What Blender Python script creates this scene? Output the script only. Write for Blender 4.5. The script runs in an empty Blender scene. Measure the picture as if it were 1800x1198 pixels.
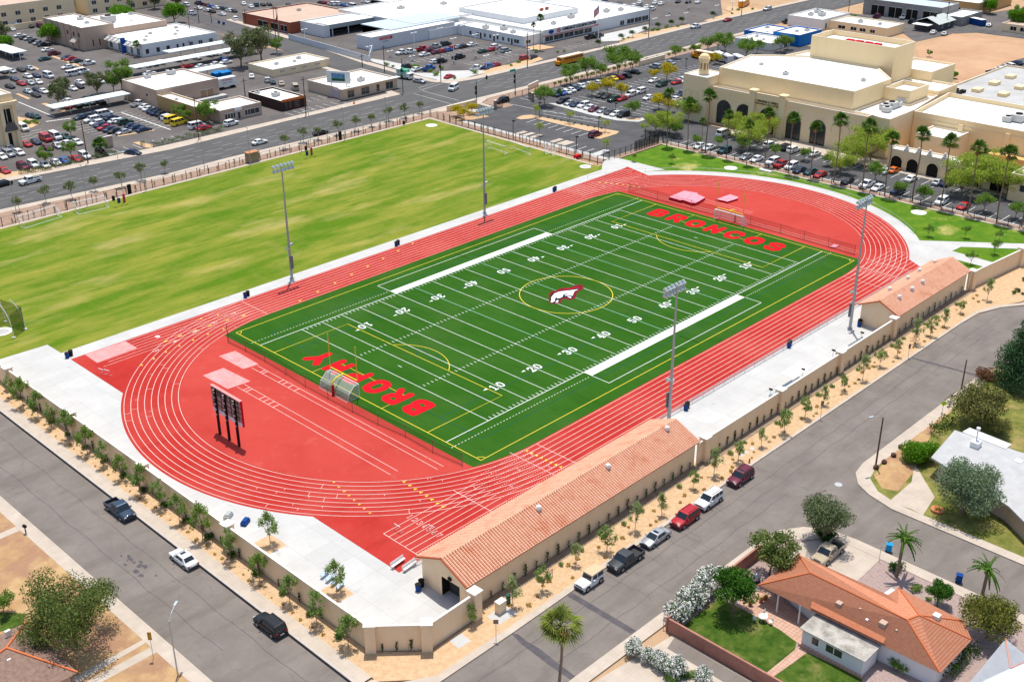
import bpy, bmesh, math, random
from math import radians, sin, cos, pi, hypot, atan2, sqrt
from mathutils import Vector, Matrix

S = bpy.context.scene
COL = S.collection
# ---------------------------------------------------------------- camera
CX, CY, CZ = -156.668, -137.608, 90.498
AZ, EL, RO, FPX = 0.7717998, -0.4499543, -0.0044142, 2030.959
FW = Vector((cos(EL)*cos(AZ), cos(EL)*sin(AZ), sin(EL)))
R0 = FW.cross(Vector((0, 0, 1))).normalized(); U0 = R0.cross(FW)
RT = cos(RO)*R0 + sin(RO)*U0; UP = -sin(RO)*R0 + cos(RO)*U0
cam = bpy.data.objects.new('camera', bpy.data.cameras.new('camera'))
COL.objects.link(cam)
M = Matrix((RT, UP, -FW)).transposed().to_4x4(); M.translation = Vector((CX, CY, CZ))
cam.matrix_world = M
cam.data.sensor_width = 36; cam.data.lens = 36*FPX/1800
cam.data.clip_start = 1; cam.data.clip_end = 4000
S.camera = cam
S.render.resolution_x = 1024; S.render.resolution_y = 681
# ---------------------------------------------------------------- sky, sun, exposure
SUNEL, SUNAZ = radians(76), radians(45)
w = bpy.data.worlds.new("World"); S.world = w; w.use_nodes = True
nt = w.node_tree; bg = nt.nodes['Background']
sky = nt.nodes.new('ShaderNodeTexSky'); sky.sky_type = 'NISHITA'; sky.sun_disc = False
sky.sun_elevation = SUNEL; sky.sun_rotation = SUNAZ; sky.dust_density = 1.5
nt.links.new(sky.outputs[0], bg.inputs[0]); bg.inputs[1].default_value = 0.12
sl = bpy.data.lights.new('sun', 'SUN'); sl.energy = 3.4; sl.angle = radians(0.6); sl.color = (1.0, 0.95, 0.86)
so = bpy.data.objects.new('sun', sl); COL.objects.link(so)
sd = Vector((cos(SUNEL)*cos(SUNAZ), cos(SUNEL)*sin(SUNAZ), sin(SUNEL)))
so.rotation_euler = sd.to_track_quat('Z', 'Y').to_euler(); so.location = (0, 0, 200)
S.view_settings.view_transform = 'Standard'; S.view_settings.look = 'None'
S.view_settings.exposure = 0.38; S.view_settings.gamma = 1
# ---------------------------------------------------------------- helpers
def G(px, py, z=0.0):
    """place on the ground (height z) seen at a spot of the photograph"""
    d = FW*FPX + RT*(px-900) - UP*(py-599)
    t = (z-CZ)/d.z
    return Vector((CX+t*d.x, CY+t*d.y, z))
def Z(x0, y0, s):
    return lambda u, v: (x0+u/s, y0+v/s)
def height(b, t):
    p = G(*b); lo, hi = 0.0, 60.0
    for _ in range(40):
        m = (lo+hi)/2; d = Vector((p.x-CX, p.y-CY, m-CZ)); py = 599-FPX*d.dot(UP)/d.dot(FW)
        if py > t[1]: lo = m
        else: hi = m
    return lo
def to_px(x, y, z=0):
    d = Vector((x-CX, y-CY, z-CZ)); k = d.dot(FW)
    return 900+FPX*d.dot(RT)/k, 599-FPX*d.dot(UP)/k
def tag(o, label=None, cat=None, group=None, kind=None):
    if label: o['label'] = label
    if cat: o['category'] = cat
    if group: o['group'] = group
    if kind: o['kind'] = kind
    return o
def thing(name, label, cat, loc=(0, 0, 0), rz=0, group=None):
    o = bpy.data.objects.new(name, None); COL.objects.link(o); o.empty_display_size = 0.3
    o.location = loc; o.rotation_euler = (0, 0, rz)
    return tag(o, label, cat, group)
class MB:
    def __init__(s): s.v = []; s.f = []; s.m = []; s.sm = []
    def add(s, vs, fs, mi=0, smooth=False):
        n = len(s.v); s.v += [tuple(a) for a in vs]
        for f in fs: s.f.append(tuple(n+i for i in f)); s.m.append(mi); s.sm.append(smooth)
        return s
    def poly(s, pts, z=None, mi=0):
        vs = [(p[0], p[1], p[2] if z is None else z) for p in pts]
        if z is not None:
            a = sum(vs[i][0]*vs[(i+1) % len(vs)][1]-vs[(i+1) % len(vs)][0]*vs[i][1] for i in range(len(vs)))
            if a < 0: vs.reverse()
        return s.add(vs, [tuple(range(len(vs)))], mi)
    def prism(s, pts, z0, z1, mi=0, mtop=None, bottom=False):
        p = [(a[0], a[1]) for a in pts]; n = len(p)
        if sum(p[i][0]*p[(i+1) % n][1]-p[(i+1) % n][0]*p[i][1] for i in range(n)) < 0: p.reverse()
        vs = [(a, b, z0) for a, b in p]+[(a, b, z1) for a, b in p]
        s.add(vs, [(i, (i+1) % n, n+(i+1) % n, n+i) for i in range(n)], mi)
        s.add([(a, b, z1) for a, b in p], [tuple(range(n))], mi if mtop is None else mtop)
        if bottom: s.add([(a, b, z0) for a, b in reversed(p)], [tuple(range(n))], mi)
        return s
    def box(s, x0, y0, z0, x1, y1, z1, mi=0, mtop=None):
        return s.prism([(x0, y0), (x1, y0), (x1, y1), (x0, y1)], z0, z1, mi, mtop, True)
    def tube(s, p, q, r0, r1=None, n=8, mi=0, smooth=True, cap=True):
        p, q = Vector(p), Vector(q); r1 = r0 if r1 is None else r1
        d = (q-p)
        if d.length < 1e-6: return s
        d.normalize(); a = d.orthogonal().normalized(); b = d.cross(a)
        vs = [p+(a*cos(2*pi*i/n)+b*sin(2*pi*i/n))*r0 for i in range(n)]+[q+(a*cos(2*pi*i/n)+b*sin(2*pi*i/n))*r1 for i in range(n)]
        s.add(vs, [(i, (i+1) % n, n+(i+1) % n, n+i) for i in range(n)], mi, smooth)
        if cap: s.add(vs, [tuple(reversed(range(n))), tuple(range(n, 2*n))], mi)
        return s
    def path(s, pts, r, n=6, mi=0):
        for a, b in zip(pts, pts[1:]): s.tube(a, b, r, r, n, mi)
        return s
    def blob(s, c, rx, ry, rz, seed=0, amp=0.15, nu=8, nv=5, mi=0):
        rn = random.Random(seed); vs = [(c[0], c[1], c[2]-rz)]
        for j in range(1, nv):
            t = pi*j/nv-pi/2
            for i in range(nu):
                k = 1+rn.uniform(-amp, amp); a = 2*pi*i/nu
                vs.append((c[0]+rx*cos(t)*cos(a)*k, c[1]+ry*cos(t)*sin(a)*k, c[2]+rz*sin(t)*k))
        vs.append((c[0], c[1], c[2]+rz)); fs = []
        for i in range(nu):
            fs.append((0, 1+(i+1) % nu, 1+i)); l = 1+(nv-2)*nu
            fs.append((l+i, l+(i+1) % nu, len(vs)-1))
            for j in range(nv-2):
                b = 1+j*nu; fs.append((b+i, b+(i+1) % nu, b+nu+(i+1) % nu, b+nu+i))
        return s.add(vs, fs, mi, True)
    def stroke(s, pts, wd, z, mi=0, closed=False):
        """flat painted line on the ground"""
        n = len(pts)
        if closed: pts = list(pts)+[pts[0], pts[1]]
        L = []; Rr = []
        P = [Vector((p[0], p[1])) for p in pts]
        rng = range(len(P)) if not closed else range(n+1)
        for i in rng:
            if closed and i == 0: a = P[n-1] if False else P[-3] if n > 2 else P[0]; b = P[1]
            else: a = P[max(i-1, 0)]; b = P[min(i+1, len(P)-1)]
            t = (b-a).normalized(); nn = Vector((-t.y, t.x))*wd/2
            L.append(P[i]+nn); Rr.append(P[i]-nn)
        vs = [(p.x, p.y, z) for p in L]+[(p.x, p.y, z) for p in Rr]; k = len(L)
        return s.add(vs, [(k+i, k+i+1, i+1, i) for i in range(k-1)], mi)
    def mesh(s, name, mats):
        me = bpy.data.meshes.new(name); me.from_pydata(s.v, [], s.f)
        for m in mats: me.materials.append(m)
        me.polygons.foreach_set('material_index', s.m); me.polygons.foreach_set('use_smooth', s.sm)
        me.update(); return me
    def obj(s, name, mats, parent=None):
        if not isinstance(mats, (list, tuple)): mats = [mats]
        o = bpy.data.objects.new(name, s.mesh(name, mats)); COL.objects.link(o)
        if parent: o.parent = parent
        return o
def inst(name, me, parent=None, loc=None, rz=0, col=None):
    o = bpy.data.objects.new(name, me); COL.objects.link(o)
    if parent: o.parent = parent
    if loc is not None: o.location = loc
    if rz: o.rotation_euler = (0, 0, rz)
    if col is not None:
        o.material_slots[0].link = 'OBJECT'; o.material_slots[0].material = col
    return o
def ordn(n):
    w_ = ['zeroth','first','second','third','fourth','fifth','sixth','seventh','eighth','ninth','tenth','eleventh','twelfth']
    if n < len(w_): return w_[n]
    s_ = 'th' if 10 <= n % 100 <= 20 else {1: 'st', 2: 'nd', 3: 'rd'}.get(n % 10, 'th')
    return '%d%s' % (n, s_)
# ---------------------------------------------------------------- materials
MATS = {}
def mat(name, c, rough=0.85, c2=None, scale=0.5, detail=6, bump=0, bscale=None, metal=0, stretch=None, lo=0.35, hi=0.65, spec=0.08, coat=0, emit=None):
    if name in MATS: return MATS[name]
    m = bpy.data.materials.new(name); m.use_nodes = True; n = m.node_tree; b = n.nodes['Principled BSDF']
    b.inputs['Roughness'].default_value = rough; b.inputs['Metallic'].default_value = metal
    b.inputs['Specular IOR Level'].default_value = spec
    b.inputs['Base Color'].default_value = (*c, 1)
    if coat: b.inputs['Coat Weight'].default_value = coat; b.inputs['Coat Roughness'].default_value = 0.05
    if emit: b.inputs['Emission Color'].default_value = (*c, 1); b.inputs['Emission Strength'].default_value = emit
    if c2 or bump:
        geo = n.nodes.new('ShaderNodeNewGeometry'); mp = n.nodes.new('ShaderNodeMapping')
        if stretch: mp.inputs['Scale'].default_value = stretch
        n.links.new(geo.outputs['Position'], mp.inputs[0])
    if c2:
        nz = n.nodes.new('ShaderNodeTexNoise'); nz.inputs['Scale'].default_value = scale; nz.inputs['Detail'].default_value = detail
        nz.inputs['Roughness'].default_value = 0.65
        rp = n.nodes.new('ShaderNodeValToRGB')
        rp.color_ramp.elements[0].position = lo; rp.color_ramp.elements[0].color = (*c, 1)
        rp.color_ramp.elements[1].position = hi; rp.color_ramp.elements[1].color = (*c2, 1)
        n.links.new(mp.outputs[0], nz.inputs['Vector']); n.links.new(nz.outputs['Fac'], rp.inputs[0]); n.links.new(rp.outputs[0], b.inputs['Base Color'])
    if bump:
        n2 = n.nodes.new('ShaderNodeTexNoise'); n2.inputs['Scale'].default_value = bscale or 8; n2.inputs['Detail'].default_value = 5
        bp = n.nodes.new('ShaderNodeBump'); bp.inputs['Strength'].default_value = bump; bp.inputs['Distance'].default_value = 0.1
        n.links.new(mp.outputs[0], n2.inputs['Vector']); n.links.new(n2.outputs['Fac'], bp.inputs['Height']); n.links.new(bp.outputs[0], b.inputs['Normal'])
    MATS[name] = m; return m
def add_layer(m, c, scale, lo, hi, stretch=None, amount=1.0, kind='noise', rot=0):
    """second colour laid over a material where a large noise is high (wear, dry patches, stains)"""
    n = m.node_tree; b = n.nodes['Principled BSDF']; old = None
    for l in n.links:
        if l.to_socket == b.inputs['Base Color']: old = l.from_socket
    geo = n.nodes.new('ShaderNodeNewGeometry'); mp = n.nodes.new('ShaderNodeMapping')
    if stretch: mp.inputs['Scale'].default_value = stretch
    if rot: mp.inputs['Rotation'].default_value = (0, 0, rot)
    n.links.new(geo.outputs['Position'], mp.inputs[0])
    if kind == 'panel':
        t = n.nodes.new('ShaderNodeTexBrick'); t.inputs['Scale'].default_value = scale; t.offset = 0
        t.inputs['Color1'].default_value = (0, 0, 0, 1); t.inputs['Color2'].default_value = (1, 1, 1, 1); t.inputs['Mortar Size'].default_value = 0; t.inputs['Brick Width'].default_value = lo; t.inputs['Row Height'].default_value = hi
        n.links.new(mp.outputs[0], t.inputs['Vector']); mr = n.nodes.new('ShaderNodeMath'); mr.operation = 'MULTIPLY'; mr.inputs[1].default_value = amount; n.links.new(t.outputs['Color'], mr.inputs[0]); fo = mr.outputs[0]
    elif kind == 'brick':
        t = n.nodes.new('ShaderNodeTexBrick'); t.inputs['Scale'].default_value = scale
        t.inputs['Color1'].default_value = (0, 0, 0, 1); t.inputs['Color2'].default_value = (0, 0, 0, 1); t.inputs['Mortar'].default_value = (1, 1, 1, 1)
        t.inputs['Mortar Size'].default_value = lo; t.offset = 0; t.inputs['Brick Width'].default_value = hi; t.inputs['Row Height'].default_value = hi; t.inputs['Mortar Smooth'].default_value = 0.1
        fac = t.outputs['Fac']; n.links.new(mp.outputs[0], t.inputs['Vector'])
        mr = n.nodes.new('ShaderNodeMath'); mr.operation = 'MULTIPLY'; mr.inputs[1].default_value = amount; n.links.new(fac, mr.inputs[0]); fo = mr.outputs[0]
    elif kind == 'crack':
        t = n.nodes.new('ShaderNodeTexVoronoi'); t.feature = 'DISTANCE_TO_EDGE'; t.inputs['Scale'].default_value = scale
        nz = n.nodes.new('ShaderNodeTexNoise'); nz.inputs['Scale'].default_value = scale*2; nz.inputs['Detail'].default_value = 5
        ad = n.nodes.new('ShaderNodeVectorMath'); ad.operation = 'ADD'; n.links.new(mp.outputs[0], nz.inputs[0])
        ms = n.nodes.new('ShaderNodeVectorMath'); ms.operation = 'SCALE'; ms.inputs[3].default_value = 1.2/scale*0.5; n.links.new(nz.outputs['Color'], ms.inputs[0])
        n.links.new(mp.outputs[0], ad.inputs[0]); n.links.new(ms.outputs[0], ad.inputs[1]); n.links.new(ad.outputs[0], t.inputs['Vector'])
        mr = n.nodes.new('ShaderNodeMapRange'); mr.inputs[1].default_value = lo; mr.inputs[2].default_value = hi; mr.inputs[3].default_value = amount; mr.inputs[4].default_value = 0
        n.links.new(t.outputs['Distance'], mr.inputs[0]); fo = mr.outputs[0]
    else:
        t = n.nodes.new('ShaderNodeTexNoise'); t.inputs['Scale'].default_value = scale; t.inputs['Detail'].default_value = 5; t.inputs['Roughness'].default_value = 0.6
        n.links.new(mp.outputs[0], t.inputs['Vector'])
        mr = n.nodes.new('ShaderNodeMapRange'); mr.inputs[1].default_value = lo; mr.inputs[2].default_value = hi; mr.inputs[4].default_value = amount
        n.links.new(t.outputs['Fac'], mr.inputs[0]); fo = mr.outputs[0]
    mx = n.nodes.new('ShaderNodeMix'); mx.data_type = 'RGBA'; n.links.new(fo, mx.inputs[0])
    if old: n.links.new(old, mx.inputs[6])
    else: mx.inputs[6].default_value = b.inputs['Base Color'].default_value
    mx.inputs[7].default_value = (*c, 1); n.links.new(mx.outputs[2], b.inputs['Base Color'])
    return m
def leafmat(name, c1, c2, trans=0.3, c3=None, f3=0.9):
    if name in MATS: return MATS[name]
    m = bpy.data.materials.new(name); m.use_nodes = True; n = m.node_tree; n.nodes.clear()
    out = n.nodes.new('ShaderNodeOutputMaterial'); geo = n.nodes.new('ShaderNodeNewGeometry'); rp = n.nodes.new('ShaderNodeValToRGB')
    e = rp.color_ramp.elements; e[0].color = (*c1, 1); e[1].color = (*c2, 1); e[1].position = 0.85
    if c3: e[1].position = .3; x = e.new(f3); x.color = (*c3, 1); rp.color_ramp.interpolation = 'CONSTANT'
    n.links.new(geo.outputs['Random Per Island'], rp.inputs[0])
    d = n.nodes.new('ShaderNodeBsdfDiffuse'); t = n.nodes.new('ShaderNodeBsdfTranslucent'); mx = n.nodes.new('ShaderNodeMixShader'); mx.inputs[0].default_value = trans
    n.links.new(rp.outputs[0], d.inputs[0]); n.links.new(rp.outputs[0], t.inputs[0]); n.links.new(d.outputs[0], mx.inputs[1]); n.links.new(t.outputs[0], mx.inputs[2]); n.links.new(mx.outputs[0], out.inputs[0])
    MATS[name] = m; return m
def netmat(name, c, alpha):
    if name in MATS: return MATS[name]
    m = bpy.data.materials.new(name); m.use_nodes = True; n = m.node_tree; n.nodes.clear()
    out = n.nodes.new('ShaderNodeOutputMaterial'); d = n.nodes.new('ShaderNodeBsdfDiffuse'); d.inputs[0].default_value = (*c, 1)
    t = n.nodes.new('ShaderNodeBsdfTransparent'); mx = n.nodes.new('ShaderNodeMixShader'); mx.inputs[0].default_value = alpha
    n.links.new(t.outputs[0], mx.inputs[1]); n.links.new(d.outputs[0], mx.inputs[2]); n.links.new(mx.outputs[0], out.inputs[0])
    MATS[name] = m; return m

m_dirt = mat('dirt', (.42,.27,.16), .95, (.5,.34,.21), .12, 8, bump=.3, bscale=3)
m_gravel = mat('gravel', (.52,.34,.19), .95, (.62,.44,.27), 1.3, 8, bump=.4, bscale=12)
add_layer(m_gravel, (.36,.21,.12), 2.2, .58, .72, amount=.55)
m_mulch = mat('mulch_bed', (.3,.2,.15), .95, (.4,.28,.21), 1.0, 8, bump=.5, bscale=9)
m_concrete = mat('concrete', (.5,.495,.475), .9, (.58,.575,.56), .25, 7)
add_layer(m_concrete, (.44,.435,.42), 1, 4.6, 4.6, amount=.4, kind='panel')
add_layer(m_concrete, (.3,.29,.28), 1, .03, 4.6, amount=.45, kind='brick')
add_layer(m_concrete, (.36,.34,.31), .5, .6, .72, amount=.5)
add_layer(m_concrete, (.42,.42,.42), .12, .58, .75, stretch=(.6,1.6,1), amount=.5)
m_walk = mat('sidewalk', (.46,.39,.32), .9, (.55,.47,.39), .4, 7)
add_layer(m_walk, (.36,.3,.25), 1, .02, 1.6, amount=.6, kind='brick')
m_kerb = mat('kerb', (.46,.41,.36), .9, (.54,.49,.44), 1.2, 5)
m_asph = mat('asphalt_avenue', (.1,.098,.098), .9, (.128,.125,.124), .15, 7, stretch=(.25,1.5,1))
add_layer(m_asph, (.075,.075,.082), .3, .55, .7, stretch=(.06,1.2,1), amount=.6)
m_asph2 = mat('asphalt_street', (.18,.155,.138), .9, (.23,.2,.178), .2, 8)
add_layer(m_asph2, (.13,.112,.1), .35, .5, .72, stretch=(.18,1,1), amount=.6)
add_layer(m_asph2, (.11,.096,.09), .2, .0, .012, amount=.35, kind='crack')
m_asph3 = mat('asphalt_lot', (.12,.108,.103), .9, (.16,.146,.138), .1, 7)
add_layer(m_asph3, (.09,.085,.09), .12, .52, .7, amount=.7)
m_asph4 = mat('asphalt_new', (.08,.079,.083), .9, (.11,.108,.112), .2, 6)
m_seal = mat('asphalt_patch', (.085,.078,.085), .9, (.12,.11,.115), .8, 6)
m_grass = mat('lawn_grass', (.085,.17,.006), .95, (.24,.25,.035), .13, 12, bump=.3, bscale=10, stretch=(.28,1,1), lo=.38, hi=.62)
add_layer(m_grass, (.068,.155,.004), .3, .5, .68, stretch=(.22,1,1), amount=.75)
add_layer(m_grass, (.25,.23,.06), .35, .54, .72, stretch=(1,.2,1), amount=.25)
add_layer(m_grass, (.3,.27,.09), 2.2, .56, .74, stretch=(.6,1,1), amount=.35)
add_layer(m_grass, (.05,.12,.004), 1.6, .55, .75, stretch=(.5,1,1), amount=.45)
add_layer(m_grass, (.42,.34,.12), .07, .54, .72, stretch=(.45,1.3,1), amount=.8)
m_lawn2 = mat('lawn_east', (.055,.155,.01), .95, (.13,.22,.016), .3, 8, bump=.3, bscale=10)
add_layer(m_lawn2, (.5,.42,.15), .1, .58, .72, amount=.8)
m_lawn3 = mat('yard_grass', (.03,.075,.008), .95, (.085,.135,.02), .7, 8, bump=.4, bscale=10)
add_layer(m_lawn3, (.3,.26,.09), .3, .52, .7, amount=.6)
add_layer(m_lawn3, (.02,.05,.006), 1.5, .56, .7, amount=.6)
m_dry = mat('dry_grass', (.4,.24,.11), .95, (.52,.35,.18), .45, 8, bump=.4, bscale=9)
add_layer(m_dry, (.34,.19,.12), .2, .44, .6, amount=.85)
add_layer(m_dry, (.5,.4,.2), 1.2, .6, .75, amount=.5)
add_layer(m_dry, (.2,.2,.06), .5, .66, .76, amount=.5)
m_turf = mat('field_turf', (.02,.088,.005), .95, (.03,.105,.008), .35, 6, stretch=(1,.3,1), bump=.15, bscale=20)
add_layer(m_turf, (.045,.115,.018), .07, .46, .66, amount=.8)
add_layer(m_turf, (.03,.115,.009), 1, 4.572, 900, amount=.45, kind='panel')
add_layer(m_turf, (.014,.065,.003), .9, .55, .75, stretch=(1,.2,1), amount=.5)
m_track = mat('running_track', (.39,.026,.02), .9, (.44,.036,.028), .18, 6)
add_layer(m_track, (.46,.065,.05), .05, .45, .66, amount=.9)
add_layer(m_track, (.29,.026,.022), .5, .56, .74, stretch=(.25,1,1), amount=.55)
add_layer(m_track, (.48,.1,.08), 1.3, .6, .75, amount=.4)
m_track2 = mat('infield_rubber', (.46,.052,.04), .9, (.5,.068,.052), .12, 7)
add_layer(m_track2, (.39,.034,.027), .06, .48, .65, amount=.8)
add_layer(m_track2, (.52,.11,.085), .4, .58, .74, amount=.5)
add_layer(m_track2, (.38,.03,.026), 1.2, .62, .78, amount=.4)
m_white = mat('white_paint', (.8,.81,.8), .8, (.64,.68,.62), .7, 7, lo=.5, hi=.75); m_yellow = mat('yellow_paint', (.78,.6,.06), .8)
m_rwhite = mat('track_line', (.74,.52,.47), .8, (.6,.3,.26), .8, 6, lo=.5, hi=.75)
m_blue = mat('blue_paint', (.006,.075,.07), .8); m_sky = mat('pale_blue_paint', (.35,.6,.5), .8)
m_redp = mat('red_paint', (.62,.006,.015), .85, (.55,.008,.016), .6, 5)
m_maroon = mat('maroon_paint', (.2,.008,.022), .8); m_black = mat('black_paint', (.012,.012,.015), .7)
m_stucco = mat('tan_stucco', (.84,.64,.43), .95, (.87,.68,.47), .3, 6)
add_layer(m_stucco, (.72,.53,.35), 1.1, .5, .75, stretch=(1,1,.12), amount=.5)
m_cap_and_sunlit_top = mat('cap_and_sunlit_top', (.74,.70,.63), .9)  # caps and copings; also parapet tops, with sunlit white put into their colour
m_cream = mat('cream_stucco', (.9,.7,.4), .95, (.92,.73,.44), .12, 6)
add_layer(m_cream, (.78,.58,.33), .8, .55, .8, stretch=(1,1,.1), amount=.4)
m_cream2 = mat('beige_stucco', (.86,.68,.43), .95, (.88,.71,.47), .12, 6)
m_roofw = mat('white_roof', (.78,.77,.74), .85, (.84,.83,.81), .08, 6)
add_layer(m_roofw, (.58,.56,.52), .16, .55, .72, amount=.55)
add_layer(m_roofw, (.5,.49,.46), 1, .05, 5.5, amount=.5, kind='brick')
m_roofg = mat('grey_roof', (.4,.4,.39), .9, (.5,.5,.49), .12, 6)
m_glass = mat('dark_glass', (.012,.018,.025), .12, spec=.6)
m_wglass = mat('window_glass', (.03,.04,.045), .15, spec=.6)
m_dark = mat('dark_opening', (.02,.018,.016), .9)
m_metal = mat('galvanised_metal', (.5,.52,.53), .45, metal=.4); m_iron = mat('black_iron', (.02,.017,.016), .6)
m_lamp = mat('lamp_housing', (.52,.6,.6), .35, metal=.3); m_wood = mat('wood_pole', (.13,.07,.045), .9, (.18,.1,.07), 3)
m_tile = mat('clay_tile', (.76,.41,.27), .85, (.82,.5,.35), 1.6, 7)
add_layer(m_tile, (.66,.25,.13), .5, .52, .72, amount=.7)
add_layer(m_tile, (.5,.2,.11), 3.5, .6, .7, amount=.5)
m_plain = mat('white_wall', (.74,.75,.75), .9, (.79,.8,.8), .1, 5)
m_trim = mat('white_trim', (.8,.8,.78), .7)
m_bark = mat('bark', (.2,.14,.09), .95, (.29,.21,.14), 4)
def sheet(name, pts, z, m):
    return tag(MB().poly(pts, z).obj(name, m), kind='structure')
def slab(name, pts, z0, z1, m, m2=None):
    return tag(MB().prism(pts, z0, z1, 0, 1 if m2 else None).obj(name, [m, m2] if m2 else m), kind='structure')
def W(*p): return [G(*q) for q in p]
sheet('ground', [(-1500, -1500), (2500, -1500), (2500, 2500), (-1500, 2500)], -0.16, m_dirt)
a6 = Z(0, 0, 5.99); b6 = Z(280, 0, 5.99); c6 = Z(560, 0, 5.99); d6 = Z(840, 0, 5.99); e6 = Z(1120, 0, 5.99); f6 = Z(0, 180, 5.99)
s6 = Z(900, 110, 5.99); t6 = Z(1100, 160, 5.99); k4 = Z(1400, 0, 4.5); h3 = Z(1200, 0, 2.995); g4 = Z(400, 0, 3.993)
# --- lots north of the avenue
sheet('parking_lot', [(-160, 149), (104, 149), (98, 240), (110, 420), (-160, 700)], -0.10, m_asph3)
sheet('dealer_lot', [(100, 147.5), (265, 147), (420, 260), (520, 700), (112, 700), (100, 240)], -0.105, m_asph3)
sheet('far_lot', [(60, 420), (700, 200), (1200, 1200), (-100, 1200), (-160, 640)], -0.13, m_asph3)
# --- avenue
NK = [(-110, 157), (-70, 154.5)]+[(p.x, p.y) for p in W((0, 321), (155, 291), (300, 263), (500, 214))]+[(84, 146.3)]
NK2 = [(105, 146)]+[(p.x, p.y) for p in W(d6(0, 830), d6(820, 640), d6(1798, 400), e6(600, 280), e6(1290, 120))]+[(345, 144), (520, 144)]
SK = [(-110, 136.5)]+[(p.x, p.y) for p in W((0, 368.6), (133, 340), (300, 304), (400, 277.5), (600, 231))]+[(80, 124.8), (98.2, 125.1), (125, 124.7), (184, 123.8), (246, 124.2), (345, 123.5), (520, 123)]
sheet('avenue', SK+[(520, 146), (345, 146), (105, 148), (84, 148)]+NK[::-1], -0.06, m_asph)
XS = [(84, 146.3), (88.9, 153.6), (92, 172), (94.4, 197.6), (101, 245), (112, 330), (116, 420), (126, 420), (119, 300), (110, 221), (104.6, 189), (102.5, 166), (102.5, 153), (105, 146)]
sheet('side_street', XS, -0.04, m_asph)
# sidewalks with kerbs, north side
slab('sidewalk_north', NK+[(85, 151), (88, 160), (90.5, 172), (92.8, 198), (90.4, 198), (88, 172), (85, 158), (82, 150.3), (40, 149.2), (0, 150), (-40, 153.5), (-110, 160.5)], -.1, .06, m_kerb, m_walk)
slab('sidewalk_dealer', NK2+[(520, 147), (345, 147), (243, 148), (205, 147), (155, 146.2), (117, 147.2), (109, 149), (105.3, 153), (105.3, 166), (107.5, 188), (113, 221), (122, 300), (119, 300), (110, 221), (104.6, 189), (102.5, 166), (102.5, 152)], -.1, .06, m_kerb, m_walk)
# south side of the avenue: pavement, planting bed, lawn kerb
slab('sidewalk_avenue', SK[:8]+[(86, 121), (88, 112), (85, 112), (83, 119), (75, 122.3), (30, 122.3), (-10, 123.2), (-40, 126.3), (-110, 133.8)], -.1, .05, m_kerb, m_walk)
sheet('planting_bed_north', [(-110, 134.5), (-40, 126.6), (-10, 123.6), (30, 122.6), (76, 122.6), (80, 120), (80, 112), (74.3, 112), (74.3, 51), (71.4, 51), (71.2, 118.2), (-110, 118.2)], 0.03, m_mulch)
slab('lawn_kerb', [(-110, 117.2), (70.2, 117.2), (68.2, 51.6), (69, 51.6), (71.2, 118.2), (-110, 118.2)], 0, .06, m_walk)
sheet('lawn', [(-150, 47), (-150, 117.3), (70.4, 117.3), (68.4, 47)], 0.02, m_grass)
# school side: entrance drive, lots, beds
sheet('school_lot', [(88, 124.9), (86, 118), (85, 106), (74.3, 108), (74.3, 50.2), (96.5, 50.2), (99.6, 49), (99.6, -60), (116, -60), (121, 26), (122, 60), (136, 66), (240, 70), (240, 121), (96, 121), (92, 124.9)], -0.02, m_asph4)
slab('sidewalk_school', [(97, 124.9), (92.6, 121.5), (92, 112), (93.5, 112), (94.4, 119.5), (99.5, 122.2), (246, 121.8), (246, 124.1), (184, 123.7), (125, 124.6)], -.1, .06, m_kerb, m_walk)
sheet('planting_bed_school', [(99.5, 122.1), (94.6, 119.4), (94.6, 110), (99, 110), (101, 117), (246, 116), (246, 121.8)], 0.01, m_mulch)
pts = W(s6(40, 590), s6(110, 560), s6(200, 553), s6(500, 615), s6(900, 690), s6(1130, 728), s6(1100, 755), s6(930, 808), s6(865, 800), s6(960, 760), s6(700, 700), s6(500, 655), s6(240, 590), s6(100, 603))
slab('lot_island', pts, -.05, .12, m_kerb, m_gravel)
slab('lot_divider', W(s6(380, 430), s6(480, 432), s6(1240, 575), s6(1380, 585), s6(1400, 605), s6(1330, 628), s6(1100, 612), s6(800, 548)), -.05, .1, m_trim, m_concrete)
sheet('divider_soil', W(s6(1230, 580), s6(1340, 590), s6(1360, 610), s6(1250, 610), s6(1180, 592)), .115, m_gravel)
mk = MB()
for u, v in ((200, 600), (280, 622), (355, 640), (430, 660), (510, 680), (590, 700), (670, 722), (750, 742)):
    a, b = G(*s6(u+55, v-2)), G(*s6(u-50, v+32)); mk.stroke([a, b], .16, .012)
for u, v in ((650, 870), (740, 890), (820, 915)):
    a, b = G(*s6(u+45, v-8)), G(*s6(u-45, v+25)); mk.stroke([a, b], .16, .012)
for i in range(6):
    a = G(*s6(330+i*105, 515+i*19)); mk.stroke([a, a+Vector((2.6, -2.6, 0))], .16, .012)
mk.stroke(W(s6(320, 505), s6(930, 610)), .15, .012); mk.stroke(W(s6(330, 540), s6(900, 640)), .15, .012)
mk.stroke(W(s6(0, 440), s6(290, 500)), .15, .012)
for i in range(13):     # bays of the row beside the fence
    a = G(*Z(1100, 160, 5.99)(380+i*5, 500)) if False else Vector((99.9, 46.5-i*0.0, 0))
for i in range(36): mk.stroke([(100.1, 47-2.75*i), (105, 47-2.75*i)], .13, .012)
for i in range(34): mk.stroke([(112, 42-2.75*i), (117, 42-2.75*i)], .13, .012)
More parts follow.
